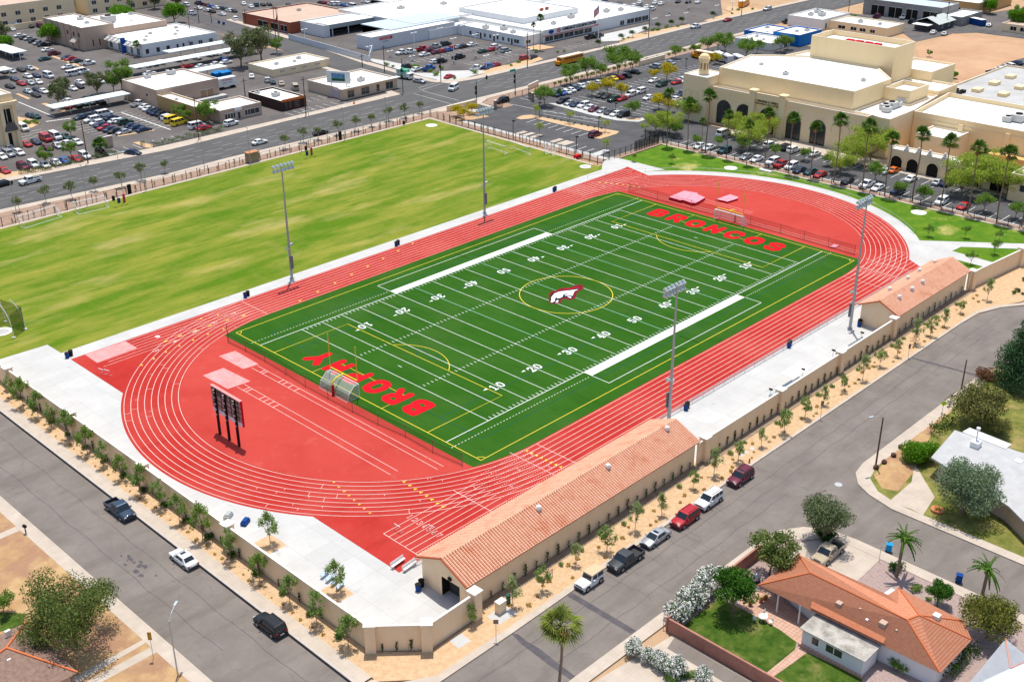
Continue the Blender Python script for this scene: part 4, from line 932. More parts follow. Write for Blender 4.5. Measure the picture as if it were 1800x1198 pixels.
for i, (u, v) in enumerate(((232, 342), (820, 240))):
    p = G(*((u, v) if i == 0 else g4(820, 990))); MB().box(-.5, -.08, 0, .5, .08, 2.4).obj('fence_gate', m_iron)
    o = COL.objects[-1]; o.location = (p.x, 118.75+i*.0, 0); tag(o, ('dark gate panel in the avenue fence near the left goals', 'dark gate panel in the middle of the avenue fence')[i], 'gate')
for lab, a, b in (('low tan wall at the corner of avenue and school drive', G(929, 158), G(946, 150)), ('low tan garden wall at the left end of the school lot bed', G(1123, 116), G(1168, 104)), ('tan wall behind the yellow trees by the avenue corner', G(786, 196), G(838, 184))):
    wall_piece(a.x, a.y, b.x, b.y, 1.6, .4, 'low_wall', lab, mat_=m_stucco)
for i, (u, v) in enumerate(((878, 190), (932, 176), (945, 172))):
    p = G(u, v); o = thing('gate_panel', 'dark iron gate panel, %s of three from the left at the school entrance' % ordn(i+1), 'gate', (p.x, p.y, 0), (0, 1.2, 1.2)[i]); q = MB()
    for j in range(12): q.box(-1.5+j*.26, -.02, .1, -1.42+j*.26, .02, 2.4)
    for z in (.2, 2.3): q.box(-1.55, -.03, z, 1.55, .03, z+.08)
    q.obj('bars', m_iron, o); r_ = MB().box(-2.2, -.35, 0, -1.56, .35, 2.6).obj('pillar', m_mulch, o); MB().box(-2.3, -.45, 2.602, -1.46, .45, 2.8).obj('pillar_cap', m_cap_and_sunlit_top, r_)
# stone pier with sign by the avenue
p = G(*g4(200, 1145)); o = thing('stone_pier', 'tan stone pier beside the avenue fence near the silver sedan', 'pier', (p.x, p.y+1.6, 0))
MB().box(-1.6, -.9, 0, 1.6, .9, 2.6).obj('block', m_mulch, o); MB().box(-1.75, -1.05, 2.602, 1.75, 1.05, 2.85).obj('cap', mat('terracotta_cap', (.5,.25,.14), .9), o)
MB().box(-1.2, -.95, 1.0, 1.2, -.902, 2.1).obj('plaque', m_mulch, o)
# ---------------------------------------------------------------- plain buildings with flat parapet roofs
def flat_building(name, label, rects, mwall=m_cream, mroof=m_roofw, par=.5, cat='building', base=0, mpar=None):
    """rects: (x0, y0, x1, y1, h[, z0]) blocks; first is the main block"""
    x0, y0 = rects[0][0], rects[0][1]
    o = thing(name, label, cat, (x0, y0, 0))
    for i, r in enumerate(rects):
        a, b, c, d, h = r[:5]; zb = r[5] if len(r) > 5 else base
        mw = r[6] if len(r) > 6 else mwall; mr = r[7] if len(r) > 7 else mroof
        a -= x0; c -= x0; b -= y0; d -= y0; t = .3
        w_ = MB(); w_.add([(a, b, zb), (c, b, zb), (c, d, zb), (a, d, zb), (a, b, h), (c, b, h), (c, d, h), (a, d, h), (a+t, b+t, h), (c-t, b+t, h), (c-t, d-t, h), (a+t, d-t, h), (a+t, b+t, h-par), (c-t, b+t, h-par), (c-t, d-t, h-par), (a+t, d-t, h-par)],
            [(0, 1, 5, 4), (1, 2, 6, 5), (2, 3, 7, 6), (3, 0, 4, 7), (8, 9, 13, 12), (9, 10, 14, 13), (10, 11, 15, 14), (11, 8, 12, 15)])
        w_.add(w_.v[4:12], [(0, 1, 5, 4), (1, 2, 6, 5), (2, 3, 7, 6), (3, 0, 4, 7)], 1)  # parapet top ring painted paler than the walls, as if sunlit
        w_.obj('wall', [mw, m_cap_and_sunlit_top], o)
        MB().poly([(a+t, b+t), (c-t, b+t), (c-t, d-t), (a+t, d-t)], h-par+.001).obj('roof', mr, o)
    return o
def local(o, x, y): return x-o.location.x, y-o.location.y
def windows(o, face, fixed, spans, z0, z1, m=m_wglass, frame=None, proud=.03, name='window'):
    """face 'w' = wall facing -x at x=fixed, spans in y; 's' = wall facing -y at y=fixed, spans in x"""
    for a, b in spans:
        mb = MB(); fr = MB(); t = .12
        if face == 'w':
            x, ya = local(o, fixed, a); _, yb = local(o, fixed, b); mb.box(x-proud, ya, z0, x+.02, yb, z1)
            fr.box(x-proud-.04, ya-t, z1, x+.01, yb+t, z1+t); fr.box(x-proud-.04, ya-t, z0-t, x+.01, yb+t, z0)
            if yb-ya > 1.4: fr.box(x-proud-.03, (ya+yb)/2-.05, z0, x+.01, (ya+yb)/2+.05, z1)
        else:
            xa, y = local(o, a, fixed); xb, _ = local(o, b, fixed); mb.box(xa, y-proud, z0, xb, y+.02, z1)
            fr.box(xa-t, y-proud-.04, z1, xb+t, y+.01, z1+t); fr.box(xa-t, y-proud-.04, z0-t, xb+t, y+.01, z0)
            if xb-xa > 1.4: fr.box((xa+xb)/2-.05, y-proud-.03, z0, (xa+xb)/2+.05, y+.01, z1)
        w_ = mb.obj(name, m, o)
        fr.obj('frame', frame or m_trim, w_)
_ac = MB().box(-1.0, -.8, .15, 1.0, .8, 1.1); _ac.tube((0, 0, 1.1), (0, 0, 1.25), .5, .5, 12, 1)
ac_me = _ac.mesh('air_conditioner', [mat('unit_grey', (.55,.55,.53), .6), m_iron])
def roof_units(o, pts, z, s=1.0, me=None):
    for i, (x, y) in enumerate(pts):
        lx, ly = local(o, x, y); q = inst('roof_unit', me or ac_me, o, (lx, ly, z)); k = s*(.8+.4*((i*37) % 10)/10); q.scale = (k, k, k)
def text_mesh(txt, size, name, m, parent, loc, rot, ext=.03, bold=.0):
    cu = bpy.data.curves.new('t', 'FONT'); cu.body = txt; cu.size = size; cu.extrude = ext; cu.offset = bold; cu.align_x = 'CENTER'; cu.align_y = 'CENTER'; cu.resolution_u = 2
    t = bpy.data.objects.new('t', cu); COL.objects.link(t); bpy.context.view_layer.update()
    me = bpy.data.meshes.new_from_object(t.evaluated_get(bpy.context.evaluated_depsgraph_get()))
    bpy.data.objects.remove(t); bpy.data.curves.remove(cu); me.materials.clear(); me.materials.append(m)
    o = bpy.data.objects.new(name, me); COL.objects.link(o); o.parent = parent; o.location = loc; o.rotation_euler = rot; return o
SW = (pi/2, 0, -pi/2); SS = (pi/2, 0, 0)      # lettering on walls facing -x / -y

m_brown = mat('brown_stucco', (.48,.35,.27), .95, (.54,.4,.31), .2); m_peach = mat('peach_stucco', (.62,.46,.34), .95, (.68,.52,.39), .2)
m_brick = mat('red_brick', (.3,.085,.05), .95, (.36,.12,.07), 2); m_yel = mat('ochre_wall', (.5,.33,.15), .9); m_darkw = mat('dark_brown_wall', (.06,.035,.03), .9)
m_grayw = mat('grey_block', (.27,.26,.25), .95, (.33,.32,.31), .3); m_lgray = mat('pale_grey_wall', (.64,.66,.68), .9); m_bluew = mat('blue_wall', (.01,.16,.5), .7)
m_tanroof = mat('tan_roof', (.5,.36,.28), .95, (.58,.43,.34), .15)
# two-storey brown block
A_ = flat_building('office_building', 'two-storey brown block with white roof behind the green round tree', [(46.9, 284.6, 60, 316, 8.5, -.1), (60.02, 285.5, 83, 317, 6.5, -.1)], m_brown)
windows(A_, 'w', 46.9, [(287, 288), (291, 292), (296, 297), (304, 305.2)], 4.6, 6.2, m_dark, m_brown); windows(A_, 's', 284.6, [(50.5, 50.9), (53.2, 53.6)], 1.2, 3.6, m_dark, m_brown)
rb = MB()
for i in range(6): rb.box(-.35, 4+i*5, -.1, -.0, 5+i*5, 8.7)
rb.obj('buttress', m_brown, A_); roof_units(A_, [(66, 300)], 6.0, 3.0); roof_units(A_, [(54, 294), (56, 303), (75, 298)], 7.9)
MB().add([(-.02, 3, 4.4), (-.02, 7, 4.4), (-2.2, 7, 2.9), (-2.2, 3, 2.9)], [(0, 1, 2, 3), (3, 2, 1, 0)]).obj('awning', m_cap_and_sunlit_top, A_)
# white art-deco building
B_ = flat_building('white_building', 'long white single-storey building with awnings beside the carports', [(56.5, 258.5, 88, 287, 4.6, -.1)], m_plain)
windows(B_, 's', 258.5, [(57.6, 58.9), (62, 63.4), (66.2, 67.6), (70.5, 71.3), (73, 73.8), (76, 77.4), (80, 81.6), (84.6, 86.2)], .9, 2.6, m_wglass)
for i, y in enumerate((262, 265, 268, 274, 277, 280, 283)):
    lx, ly = local(B_, 56.5, y); MB().add([(lx, ly-1.1, 4.3), (lx, ly+1.1, 4.3), (lx-2.0, ly+1.1, 3.3), (lx-2.0, ly-1.1, 3.3)], [(0, 1, 2, 3), (3, 2, 1, 0)]).obj('awning', m_trim, B_)
windows(B_, 'w', 56.5, [(261, 263), (266, 267.5), (275, 276.5), (281, 283)], .2, 2.6, m_wglass)
lx, ly = local(B_, 56.4, 271); MB().box(lx-1.6, ly-.4, 0, lx, ly+.4, 5.4).obj('blue_fin', mat('blue_fin', (.02,.1,.4), .6), B_)
roof_units(B_, [(66, 272), (70, 276), (76, 268), (80, 273), (83, 279), (62, 266)], 4.1, .6)
# warehouse with ochre annex
C_ = flat_building('warehouse', 'grey brown warehouse with white roof and ochre side annex', [(20.2, 186.4, 42.3, 207.2, 6.0, -.1), (20.2, 164.6, 25.0, 186.3, 4.6, -.1, m_yel)], m_brown)
windows(C_, 's', 186.4, [(35.5, 40)], .1, 3.2, mat('roller_door', (.36,.24,.14), .8), name='roller_door'); windows(C_, 's', 186.4, [(27, 28.6), (29.6, 30.8)], .1, 2.3, m_yel, name='door')
windows(C_, 'w', 20.2, [(192, 192.8)], 3, 4, m_dark); roof_units(C_, [(28, 205), (36, 204)], 5.5, 1.2); roof_units(C_, [(22, 178)], 4.1, .6)
MB().box(*local(C_, 26, 183.8), 0, *local(C_, 43.6, 186.2), .9).obj('loading_dock', m_concrete, C_)
# shop by the avenue
D_ = flat_building('shop', 'small tan shop with white roof and wide front windows beside the avenue', [(24.5, 158.6, 39.1, 170, 3.7, -.1)], m_brown)
windows(D_, 's', 158.6, [(26.2, 27.8), (28.2, 29.6), (33.2, 34.9), (35.1, 36.5), (36.7, 38.1)], .7, 2.3, m_wglass); windows(D_, 's', 158.6, [(30.6, 31.4)], .05, 2.2, m_wglass, name='door')
MB().box(*local(D_, 29.6, 158.3), 2.7, *local(D_, 32, 158.55), 3.7).obj('sign_panel', m_plain, D_)
# restaurant
E_B = flat_building('restaurant', 'dark brown restaurant with white roof and orange front by the avenue', [(45.2, 157.0, 54.6, 174.5, 3.1, -.1)], m_darkw)
windows(E_B, 's', 157.0, [(46.6, 47.4), (48, 49), (50, 52)], .4, 2.2, m_wglass, mat('orange_trim', (.5,.1,.04), .7)); roof_units(E_B, [(49, 165)], 2.6, 1.4, ); roof_units(E_B, [(47, 172)], 2.6, .9)
MB().box(*local(E_B, 45.4, 156.7), 2.6, *local(E_B, 54.4, 156.97), 3.4).obj('fascia', mat('orange_fascia', (.55,.16,.05), .7), E_B)
# corner store with billboard
F_ = flat_building('corner_store', 'tan corner store with white roof and a billboard at the street crossing', [(66.8, 154.0, 89.3, 172.5, 3.5, -.1)], m_peach)
windows(F_, 's', 154.0, [(68.6, 71.2), (74.2, 77.4), (80.5, 81.7), (84.4, 87.4)], .4, 2.5, m_wglass, m_brown); roof_units(F_, [(76, 163), (79, 160)], 3.0, 1.0); roof_units(F_, [(74, 170)], 3.0, .8)
MB().box(*local(F_, 65.6, 152.9), 3.52, *local(F_, 90, 155), 3.68).obj('eave', m_cap_and_sunlit_top, F_)
MB().box(*local(F_, 66.6, 156), .3, *local(F_, 66.79, 160), 2.8).obj('mural', mat('mural', (.35,.45,.6), .8, (.7,.4,.3), 1.5), F_)
bb = thing('billboard', 'billboard with a landscape picture above the corner store roof', 'billboard', (68.6, 158.2, 0), radians(-62))
MB().box(-4.0, -.2, 4.4, 4.0, .2, 8.2).obj('panel', m_trim, bb); MB().box(-2.3, -.26, 5.1, 2.3, -.21, 7.5).obj('picture', mat('billboard_picture', (.05,.2,.35), .6, (.25,.45,.6), .5), bb)
MB().box(-2.3, -.28, 5.1, 2.3, -.265, 5.9).obj('picture_foreground', mat('picture_green', (.03,.12,.05), .6), bb)
for x in (-2.6, 2.6): MB().tube((x, .1, 0), (x, .1, 4.5), .15, .15, 8).obj('post', m_metal, bb)
# tan building behind
G_ = flat_building('tan_workshop', 'low tan workshop with four small windows and white roof by the side street', [(70.1, 196.5, 94.5, 211.2, 2.6, -.1)], m_cream2, mroof=m_roofw)
windows(G_, 's', 196.5, [(73, 75), (77.6, 79.6), (82.4, 84.2), (88, 90)], 1.2, 1.8, m_brown); roof_units(G_, [(84, 203), (88, 206), (77, 204)], 2.1, .7)
# wide brick building
H_ = flat_building('brick_building', 'wide brick building with broad pinkish brown roof at the top left', [(119.8, 254.8, 153.5, 288, 4.4, -.1)], m_brick, m_tanroof)
windows(H_, 'w', 119.8, [(257, 261), (263, 268), (270, 277)], .4, 2.8, m_dark); windows(H_, 's', 254.8, [(128.5, 129.2), (130, 130.7)], 1, 2.4, m_dark); roof_units(H_, [(140, 276)], 3.9, 1)
# long white shed with open bays
I_ = flat_building('open_shed', 'long white service shed with a row of open bays', [(124.3, 246, 181, 254, 4.6, -.1), (124.3, 238.4, 127, 245.98, 4.6, -.1), (178.5, 238.4, 181, 245.98, 4.6, -.1)], m_lgray)
MB().add([(2.7, -7.6, 4.55), (54.2, -7.6, 4.55), (54.2, -.02, 4.62), (2.7, -.02, 4.62), (2.7, -7.6, 3.4), (54.2, -7.6, 3.4)], [(0, 1, 2, 3), (4, 5, 1, 0)]).obj('canopy_roof', m_roofw, I_)
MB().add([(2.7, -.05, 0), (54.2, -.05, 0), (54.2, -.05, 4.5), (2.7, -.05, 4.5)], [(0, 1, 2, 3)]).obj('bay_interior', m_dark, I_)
for i in range(7): MB().box(4+i*8, -7.55, -.1, 4.3+i*8, -7.25, 3.4).obj('post', m_lgray, I_)
MB().add([(2.7, -7.65, 2.9), (54.2, -7.65, 2.9), (54.2, -7.65, 4.5), (2.7, -7.65, 4.5)], [(0, 1, 2, 3)]).obj('fascia', mat('grey_fascia', (.33,.37,.38), .8), I_)
# white block with red arrow sign
J_ = flat_building('white_block', 'long blank pale block with a red arrow sign beside the dealer lot', [(121.1, 205.5, 164, 214.5, 4.9, -.1)], m_lgray, m_roofw)
ar = MB(); ar.add([(x, -.06, z) for x, z in ((4, 3.2), (4, 4.3), (9.4, 4.3), (9.4, 4.6), (10.6, 3.75), (9.4, 2.9), (9.4, 3.2))], [tuple(range(6, -1, -1))], 0); ar.obj('arrow_sign', m_redp, J_)
text_mesh('SERVICE ENTRANCE', .62, 'sign_text', m_trim, J_, (6.8, -.09, 3.95), SS, .01); text_mesh('COLLISION CENTER', .5, 'sign_text', m_trim, J_, (6.8, -.09, 3.4), SS, .01)
text_mesh('602 264 2841', .5, 'sign_text', m_black, J_, (7, -.05, 2.5), SS, .01)
# dealer buildings
K_ = flat_building('dealer_showroom', 'large white dealer showroom with long lettered front along the avenue', [(175.2, 168.0, 242, 214, 4.6, -.1), (182, 185, 215, 222, 6.4, 4.0), (150, 214.02, 242, 262, 5.0, -.1)], m_plain)
windows(K_, 's', 168.0, [(176.5, 181), (181.5, 187), (187.5, 193), (193.5, 199), (199.5, 204), (222, 224.5), (226.5, 231), (231.5, 236), (236.5, 240.5)], .3, 2.1, m_wglass)
MB().box(0, -.5, 2.5, 33, -.02, 2.75).obj('red_band', m_redp, K_); MB().box(0, -.6, 2.76, 30, -.02, 4.9).obj('fascia', m_plain, K_)
text_mesh('CAMELBACK COLLISION CENTER', 1.35, 'sign_text', m_black, K_, (20.5, -.68, 3.85), SS, .05, .03)
el = MB(); el.add([(4+1.5*cos(2*pi*j/24), -.66, 3.8+.75*sin(2*pi*j/24)) for j in range(24)], [tuple(range(24))[::-1]]); el.obj('oval_badge', mat('badge_blue', (.01,.07,.3), .4), K_)
el = MB()
for ra, rb2, cx_, cz_ in ((1.0, .72, 8.3, 3.8), (.45, .72, 8.3, 3.85), (.8, .28, 8.3, 4.1)):
    el.path([(cx_+ra*cos(2*pi*j/20), -.66, cz_+rb2*sin(2*pi*j/20)) for j in range(21)], .09, 5)
el.obj('ring_badge', m_redp, K_)
roof_units(K_, [(190, 176), (205, 180), (225, 178), (232, 176), (170, 245), (190, 240), (200, 250), (218, 236)], 4.1, 1.2)
mbr = MB()
for i in range(4): mbr.blob((26+i*1.6, 25+(i % 2)*1.2, 6.3), .9, .8, .5, i)
mbr.obj('roof_vent', mat('rusty_vent', (.3,.07,.04), .8), K_)
K2 = flat_building('dealer_office', 'low white office wing with a row of small doors behind the dealer lot', [(165, 168.4, 174.9, 205, 3.9, -.1), (150, 205.02, 174.9, 214, 3.4, -.1)], m_plain)
windows(K2, 'w', 165, [(171, 173.6), (176, 177), (179, 180), (182, 183), (186, 187), (189, 190), (193, 194), (197, 198.2)], .9, 2.3, m_wglass); windows(K2, 'w', 165, [(174.4, 175.2), (184, 184.8), (191.4, 192.2)], 0, 2.3, m_dark, name='door'); windows(K2, 's', 168.4, [(166.2, 168.6)], 1, 2.2, m_wglass)
roof_units(K2, [(169, 178), (171, 185), (168, 192)], 3.4, 1.2)
cv = thing('grey_canopy', 'broad pale blue grey canopy roof behind the dealer office', 'canopy', (150, 216, 0))
MB().box(-14, -4, 4.5, 24, 14, 4.8).obj('roof', mat('bluish_roof', (.5,.58,.62), .7), cv)
for x in (-13, -4, 5, 14, 23):
    for y in (-3.6, 13.6): MB().tube((x, y, 0), (x, y, 4.5), .15, .15, 6).obj('post', m_trim, cv)
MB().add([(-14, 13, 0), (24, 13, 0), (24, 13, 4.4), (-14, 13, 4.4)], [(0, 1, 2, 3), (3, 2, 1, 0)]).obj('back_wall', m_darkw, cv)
cv = thing('far_canopy', 'pale canopy at the top edge behind the shed', 'canopy', (196, 262, 0)); MB().box(-20, -2, 4.5, 18, 14, 4.9).obj('roof', m_roofw, cv)
for x in (-19, -6, 6, 17): MB().tube((x, -1.6, 0), (x, -1.6, 4.5), .2, .2, 6).obj('post', m_trim, cv)
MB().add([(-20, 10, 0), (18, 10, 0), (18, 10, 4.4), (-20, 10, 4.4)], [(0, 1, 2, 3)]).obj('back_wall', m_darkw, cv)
# block wall around service yard
for lab, a, b in (('grey block wall of the service yard along the side street', (112.5, 246), (104.5+3.3, 191)), ('grey block wall of the service yard facing the dealer lot', (107.8, 191), (121, 205))):
    L = hypot(b[0]-a[0], b[1]-a[1]); o = thing('block_wall', lab, 'wall', (a[0], a[1], 0), atan2(b[1]-a[1], b[0]-a[0])); MB().box(0, -.1, -.1, L, .1, 2.2).obj('panel', m_lgray, o)
# blue building and neighbours
L_ = flat_building('blue_shop', 'flat shop with bright blue side wall beside the avenue', [(235.8, 92.5, 252, 104, 4.4, -.1, m_bluew), (235.8, 104.02, 252, 117, 3.3, -.1, m_bluew)], m_bluew); roof_units(L_, [(243, 98), (247, 96), (241, 110)], 3.9, .8)
L2 = flat_building('white_low_shop', 'low white shop in front of the blue wall with arched doorway', [(222, 96, 235.6, 112, 2.9, -.1)], m_plain); windows(L2, 's', 96, [(231.5, 233.3)], 0, 2, m_dark); roof_units(L2, [(228, 103), (231, 108)], 2.4, .6)
M_ = flat_building('white_store', 'white cube-like store with roof units beyond the blue shop', [(270.5, 103, 292, 119, 4.2, -.1)], m_plain); windows(M_, 's', 103, [(273, 274), (280, 281), (284, 285.5)], .3, 2.4, m_dark); roof_units(M_, [(278, 113), (280, 109), (285, 114)], 3.7, 1.3)
windows(M_, 's', 103, [(277, 278.6)], 0, 2.6, m_redp, name='red_door')
N_ = flat_building('tan_shop', 'long tan and white shop with dark windows behind the stage tower', [(274.5, 77, 289, 102, 3.6, -.1)], m_cream2, m_roofw); windows(N_, 'w', 274.5, [(82, 84), (86, 88.5), (90, 92.5), (95, 98)], 1, 2.2, m_dark); roof_units(N_, [(282, 84), (281, 92)], 3.1, .9)
O_ = flat_building('grey_garage', 'big grey block garage with four tall open bay doors at the top right', [(316, 74.8, 332, 110, 6.4, -.1), (316.6, 66, 336, 74.78, 3.6, -.1, m_grayw, m_roofw)], m_grayw, mat('bluegrey_roof', (.5,.58,.66), .7)); windows(O_, 'w', 316, [(76.5, 82.5), (85, 90), (92, 98), (100, 106)], 0, 4.2, m_dark, name='bay_door')
# small grey gable house
hs = thing('small_grey_house', 'small dark grey house with pale gable roof behind the stage tower', 'house', (300, 68, 0)); MB().box(0, 0, -.1, 14, 10, 2.8).obj('wall', mat('slate_wall', (.08,.09,.1), .9), hs)
MB().add([(-.6, -.6, 2.7), (14.6, -.6, 2.7), (14.6, 5, 4.8), (-.6, 5, 4.8), (-.6, 10.6, 2.7), (14.6, 10.6, 2.7)], [(0, 1, 2, 3), (3, 2, 5, 4)]).obj('roof', mat('pale_shingle', (.5,.54,.52), .9), hs)
MB().box(-5, 2, 2.4, -.62, 9, 2.55).obj('porch_roof', m_roofw, hs); windows(hs, 's', 68, [(303, 304.5), (309, 310.5)], 1, 2.1); MB().box(5, 4.2, 4.6, 6.4, 5.6, 5.5).obj('roof_unit', m_iron, hs)
for i, (x0, y0, x1, y1, h, lab, mw) in enumerate(((345, 72, 380, 92, 5, 'yellow tan building at the top right edge', m_yel), (398, 66, 430, 90, 4.5, 'olive building at the top right corner', m_cream2), (318, 38, 334, 50, 3.2, 'small tan house near the right edge with green yard', m_cream2), (388, 142, 470, 165, 6, 'long corrugated grey building at the top edge beyond the avenue', m_grayw))):
    q = flat_building('low_building', lab, [(x0, y0, x1, y1, h, -.1)], mw, m_roofw if i != 2 else m_tanroof); windows(q, 'w', x0, [(y0+2+k*4, y0+4.4+k*4) for k in range(int((y1-y0-3)/4))], .8, 2.3, m_dark)
# apartment blocks at the upper left corner
for i, (x0, y0, x1, y1, h, lab) in enumerate(((38, 352, 78, 372, 9, 'tan apartment block behind trees in the top left corner'), (84, 352, 122, 368, 8, 'second tan apartment block at the top edge'))):
    q = flat_building('apartment_block', lab, [(x0, y0, x1, y1, h, -.1)], m_cream2, m_tanroof)
    for k in range(6):
        windows(q, 's', y0, [(x0+2+k*6, x0+4+k*6)], 1, 2.6, m_wglass); windows(q, 's', y0, [(x0+2+k*6, x0+4+k*6)], 4.4, 6, m_wglass)
o = thing('tan_boundary_wall', 'long low tan boundary wall behind the upper left carports', 'wall', (-10, 344, 0)); MB().box(0, 0, -.1, 78, .3, 2.4).obj('panel', m_cream2, o)
# tall beige building cut by the left edge
Q_ = flat_building('beige_tower', 'tall beige arched building cut off by the left edge', [(-60, 178, -27.3, 212, 15, -.1)], m_cream2); windows(Q_, 's', 178, [(-36, -33), (-31, -28.6)], 5, 11, m_dark)
c = MB(); c.add([(30.5+1.8*cos(pi*j/10), -.9-.0, 5+2.4*sin(pi*j/10)) for j in range(11)]+[(30.5+1.8*cos(pi*j/10), 0, 5+2.4*sin(pi*j/10)) for j in range(11)], [(j, j+1, 12+j, 11+j) for j in range(10)]+[tuple(range(10, -1, -1))]); c.obj('arched_awning', mat('grey_awning', (.13,.12,.12), .8), Q_)
c = MB()
for x in (24.5, 28.3, 31.8): c.box(x, -.7, -.1, x+1, -.02, 12)
c.obj('column', m_cream2, Q_); MB().box(-.5, -1.1, 12.02, 33.4, 0, 13).obj('cornice', m_cream2, Q_); windows(Q_, 's', 178, [(-31.6, -29.4)], 0, 4.4, m_dark, name='door')
# carports
def carport(label, x0, y0, x1, y1, h=2.6, ang=0):
    o = thing('carport', label, 'carport', (x0, y0, 0), ang); L, D = x1-x0, y1-y0
    MB().box(0, 0, h, L, D, h+.25).obj('roof', mat('carport_roof', (.66,.74,.72), .6, (.74,.8,.79), .3), o)
    n = max(2, int(max(L, D)/6)); px = MB().box(-.09, -.09, -.1, .09, .09, h).mesh('post', [m_trim])
    for i in range(n+1):
        inst('post', px, o, (L*i/n if L > D else L/2, D/2 if L > D else D*i/n, 0))
carport('long white carport running below the white building', 38.5, 232, 90, 237.4); carport('white carport above the row of dark pickups in the left lot', -6.5, 200.4, 19, 205.8)
carport('white carport at the left edge above three parked cars', -23, 262, 9, 268); carport('white carport behind the blue containers', 42, 211.5, 62, 216.5)
carport('white carport upper left beside the round green tree', 20, 287, 26, 318); carport('white carport between the white building and the big trees', 60, 246, 96, 251)
# ---------------------------------------------------------------- school complex
SC = thing('school_theatre', 'large cream school theatre with white roofs, bell cupola and stage tower', 'building', (125, 15, 0))
def sc(x, y): return x-125, y-15
def block(pts, h, mw, mr=m_roofw, z0=-.1, par=.6, name='wall', parent=SC, t=.35):
    P = [sc(*p) for p in pts]; n = len(P)
    if sum(P[i][0]*P[(i+1) % n][1]-P[(i+1) % n][0]*P[i][1] for i in range(n)) < 0: P.reverse()
    I = []
    for i in range(n):
        a, b, c = Vector(P[i-1]), Vector(P[i]), Vector(P[(i+1) % n]); e1 = (b-a).normalized(); e2 = (c-b).normalized(); n1 = Vector((-e1.y, e1.x)); n2 = Vector((-e2.y, e2.x))
        bis = (n1+n2); bis = bis/max(.2, bis.dot(n1)); I.append(b+bis*t)
    mb = MB(); vs = [(p[0], p[1], z0) for p in P]+[(p[0], p[1], h) for p in P]+[(p.x, p.y, h) for p in I]+[(p.x, p.y, h-par) for p in I]
    fs = []
    for i in range(n):
        j = (i+1) % n; fs += [(i, j, n+j, n+i), (2*n+i, 2*n+j, 3*n+j, 3*n+i)]
    mb.add(vs, fs, 0); mb.add(vs, [(n+i, n+(i+1) % n, 2*n+(i+1) % n, 2*n+i) for i in range(n)], 1); w_ = mb.obj(name, [mw, m_cap_and_sunlit_top], parent); MB().poly([(p.x, p.y) for p in I], h-par+.001).obj('roof', mr, parent)  # top ring gets the sunlit white as its own colour
    return w_
block([(128, 11), (148.5, 11), (159, 20.6), (159, 44.5), (149, 57.5), (128, 54.5)], 15.6, m_cream, par=.4)
block([(159.02, 16.3), (171.5, 16.3), (171.5, 43.3), (159.02, 43.3)], 21.8, m_cream, par=1.6)
block([(171.6, 10), (187, 10), (187, 23), (171.6, 23)], 13.8, m_cream, z0=-.1); block([(160, 2), (172, 2), (172, 16.2), (160, 16.2)], 11.5, m_cream)
block([(145, 3.2), (156, 3.2), (156, 10.95), (145, 10.95)], 14.0, m_cream, z0=8, par=1.2); block([(172, 44), (180, 44), (180, 56), (162, 58), (160, 46)], 12.5, m_cream)
# lower arcade block in front (facade)
fac = block([(124.6, 54.5), (124.6, 4.6), (127.6, 4.6), (127.95, 10.9), (127.95, 54.5)], 10.6, m_cream2, par=.8)
block([(122.3, 57), (122.3, 63), (131.5, 63), (131.5, 54.55), (127, 54.55), (122.3, 54.55)], 13.4, m_cream2, par=.25, name='tower_wall')
block([(128, 10.9), (128, 6.4), (126.6, 2.2), (126.6, -.9), (139.9, -.9), (160, 1.9), (160, 10.9), (156.1, 10.9), (156.1, 3.1), (144.9, 3.1), (144.9, 10.9)], 10.5, m_cream2)
block([(139.95, -1.0), (139.95, -75), (166, -75), (166, 1.6)], 10.2, m_cream, par=1.2)
block([(129.5, -7), (129.5, -17), (139.9, -17), (139.9, -7)], 7.5, m_cream2, par=.5)
# portal standing proud of the facade with two piers
def fbox(y0, y1, z0, z1, d=.35, m=m_cream2, name='pier', parent=SC, x=124.6):
    a = sc(x, y0); return MB().box(a[0]-d, a[1], z0, a[0]-.0, a[1]+(y1-y0), z1).obj(name, m, parent)
for y in (30.2, 40.0): fbox(y-.9, y+.9, -.1, 11.6, .8); MB().box(sc(123.6, 0)[0], sc(0, y-1.1)[1], 11.602, sc(126, 0)[0], sc(0, y+1.1)[1], 12.0).obj('pier_cap', m_cream, SC)
fbox(31.1, 39.1, 9.6, 11.4, .45, name='portal_parapet')
fbox(4.7, 29.3, 9.5, 9.75, .12, m_cream, 'moulding'); fbox(40.9, 54.4, 9.5, 9.75, .12, m_cream, 'moulding')
m_arch = m_wglass
def arch(yc, hw, zb, zs, parent=SC, x=124.6, m=m_arch, name='arched_window', mull=True, proud=.06, face='w'):
    pts = [(-hw, zb), (-hw, zs)]+[(-hw*cos(pi*j/14), zs+hw*sin(pi*j/14)) for j in range(1, 14)]+[(hw, zs), (hw, zb)]
    mb = MB(); ax, ay = sc(x, yc)
    f_ = (lambda a, z, p: (ax-p, ay-a, z)) if face == 'w' else (lambda a, z, p: (ax+a, ay-p, z))
    vs = [f_(a, z, proud) for a, z in pts]; mb.add(vs, [tuple(range(len(vs)))]); w_ = mb.obj(name, m, parent)
    fr = MB(); fr.path([f_(a*1.03, z if k in (0, len(pts)-1) else z+.03, proud) for k, (a, z) in enumerate(pts)], .16, 5)
    if mull:
        for q in (-.5, 0, .5): fr.tube(f_(hw*q, zb, proud+.03), f_(hw*q, zs+hw*.8, proud+.03), .06, .06, 4)
        for z in (zb+1.8, zs): fr.tube(f_(-hw, z, proud+.03), f_(hw, z, proud+.03), .06, .06, 4)
    fr.obj('surround', mat('bronze_frame', (.08,.06,.05), .6) if mull else m_cream2, w_)
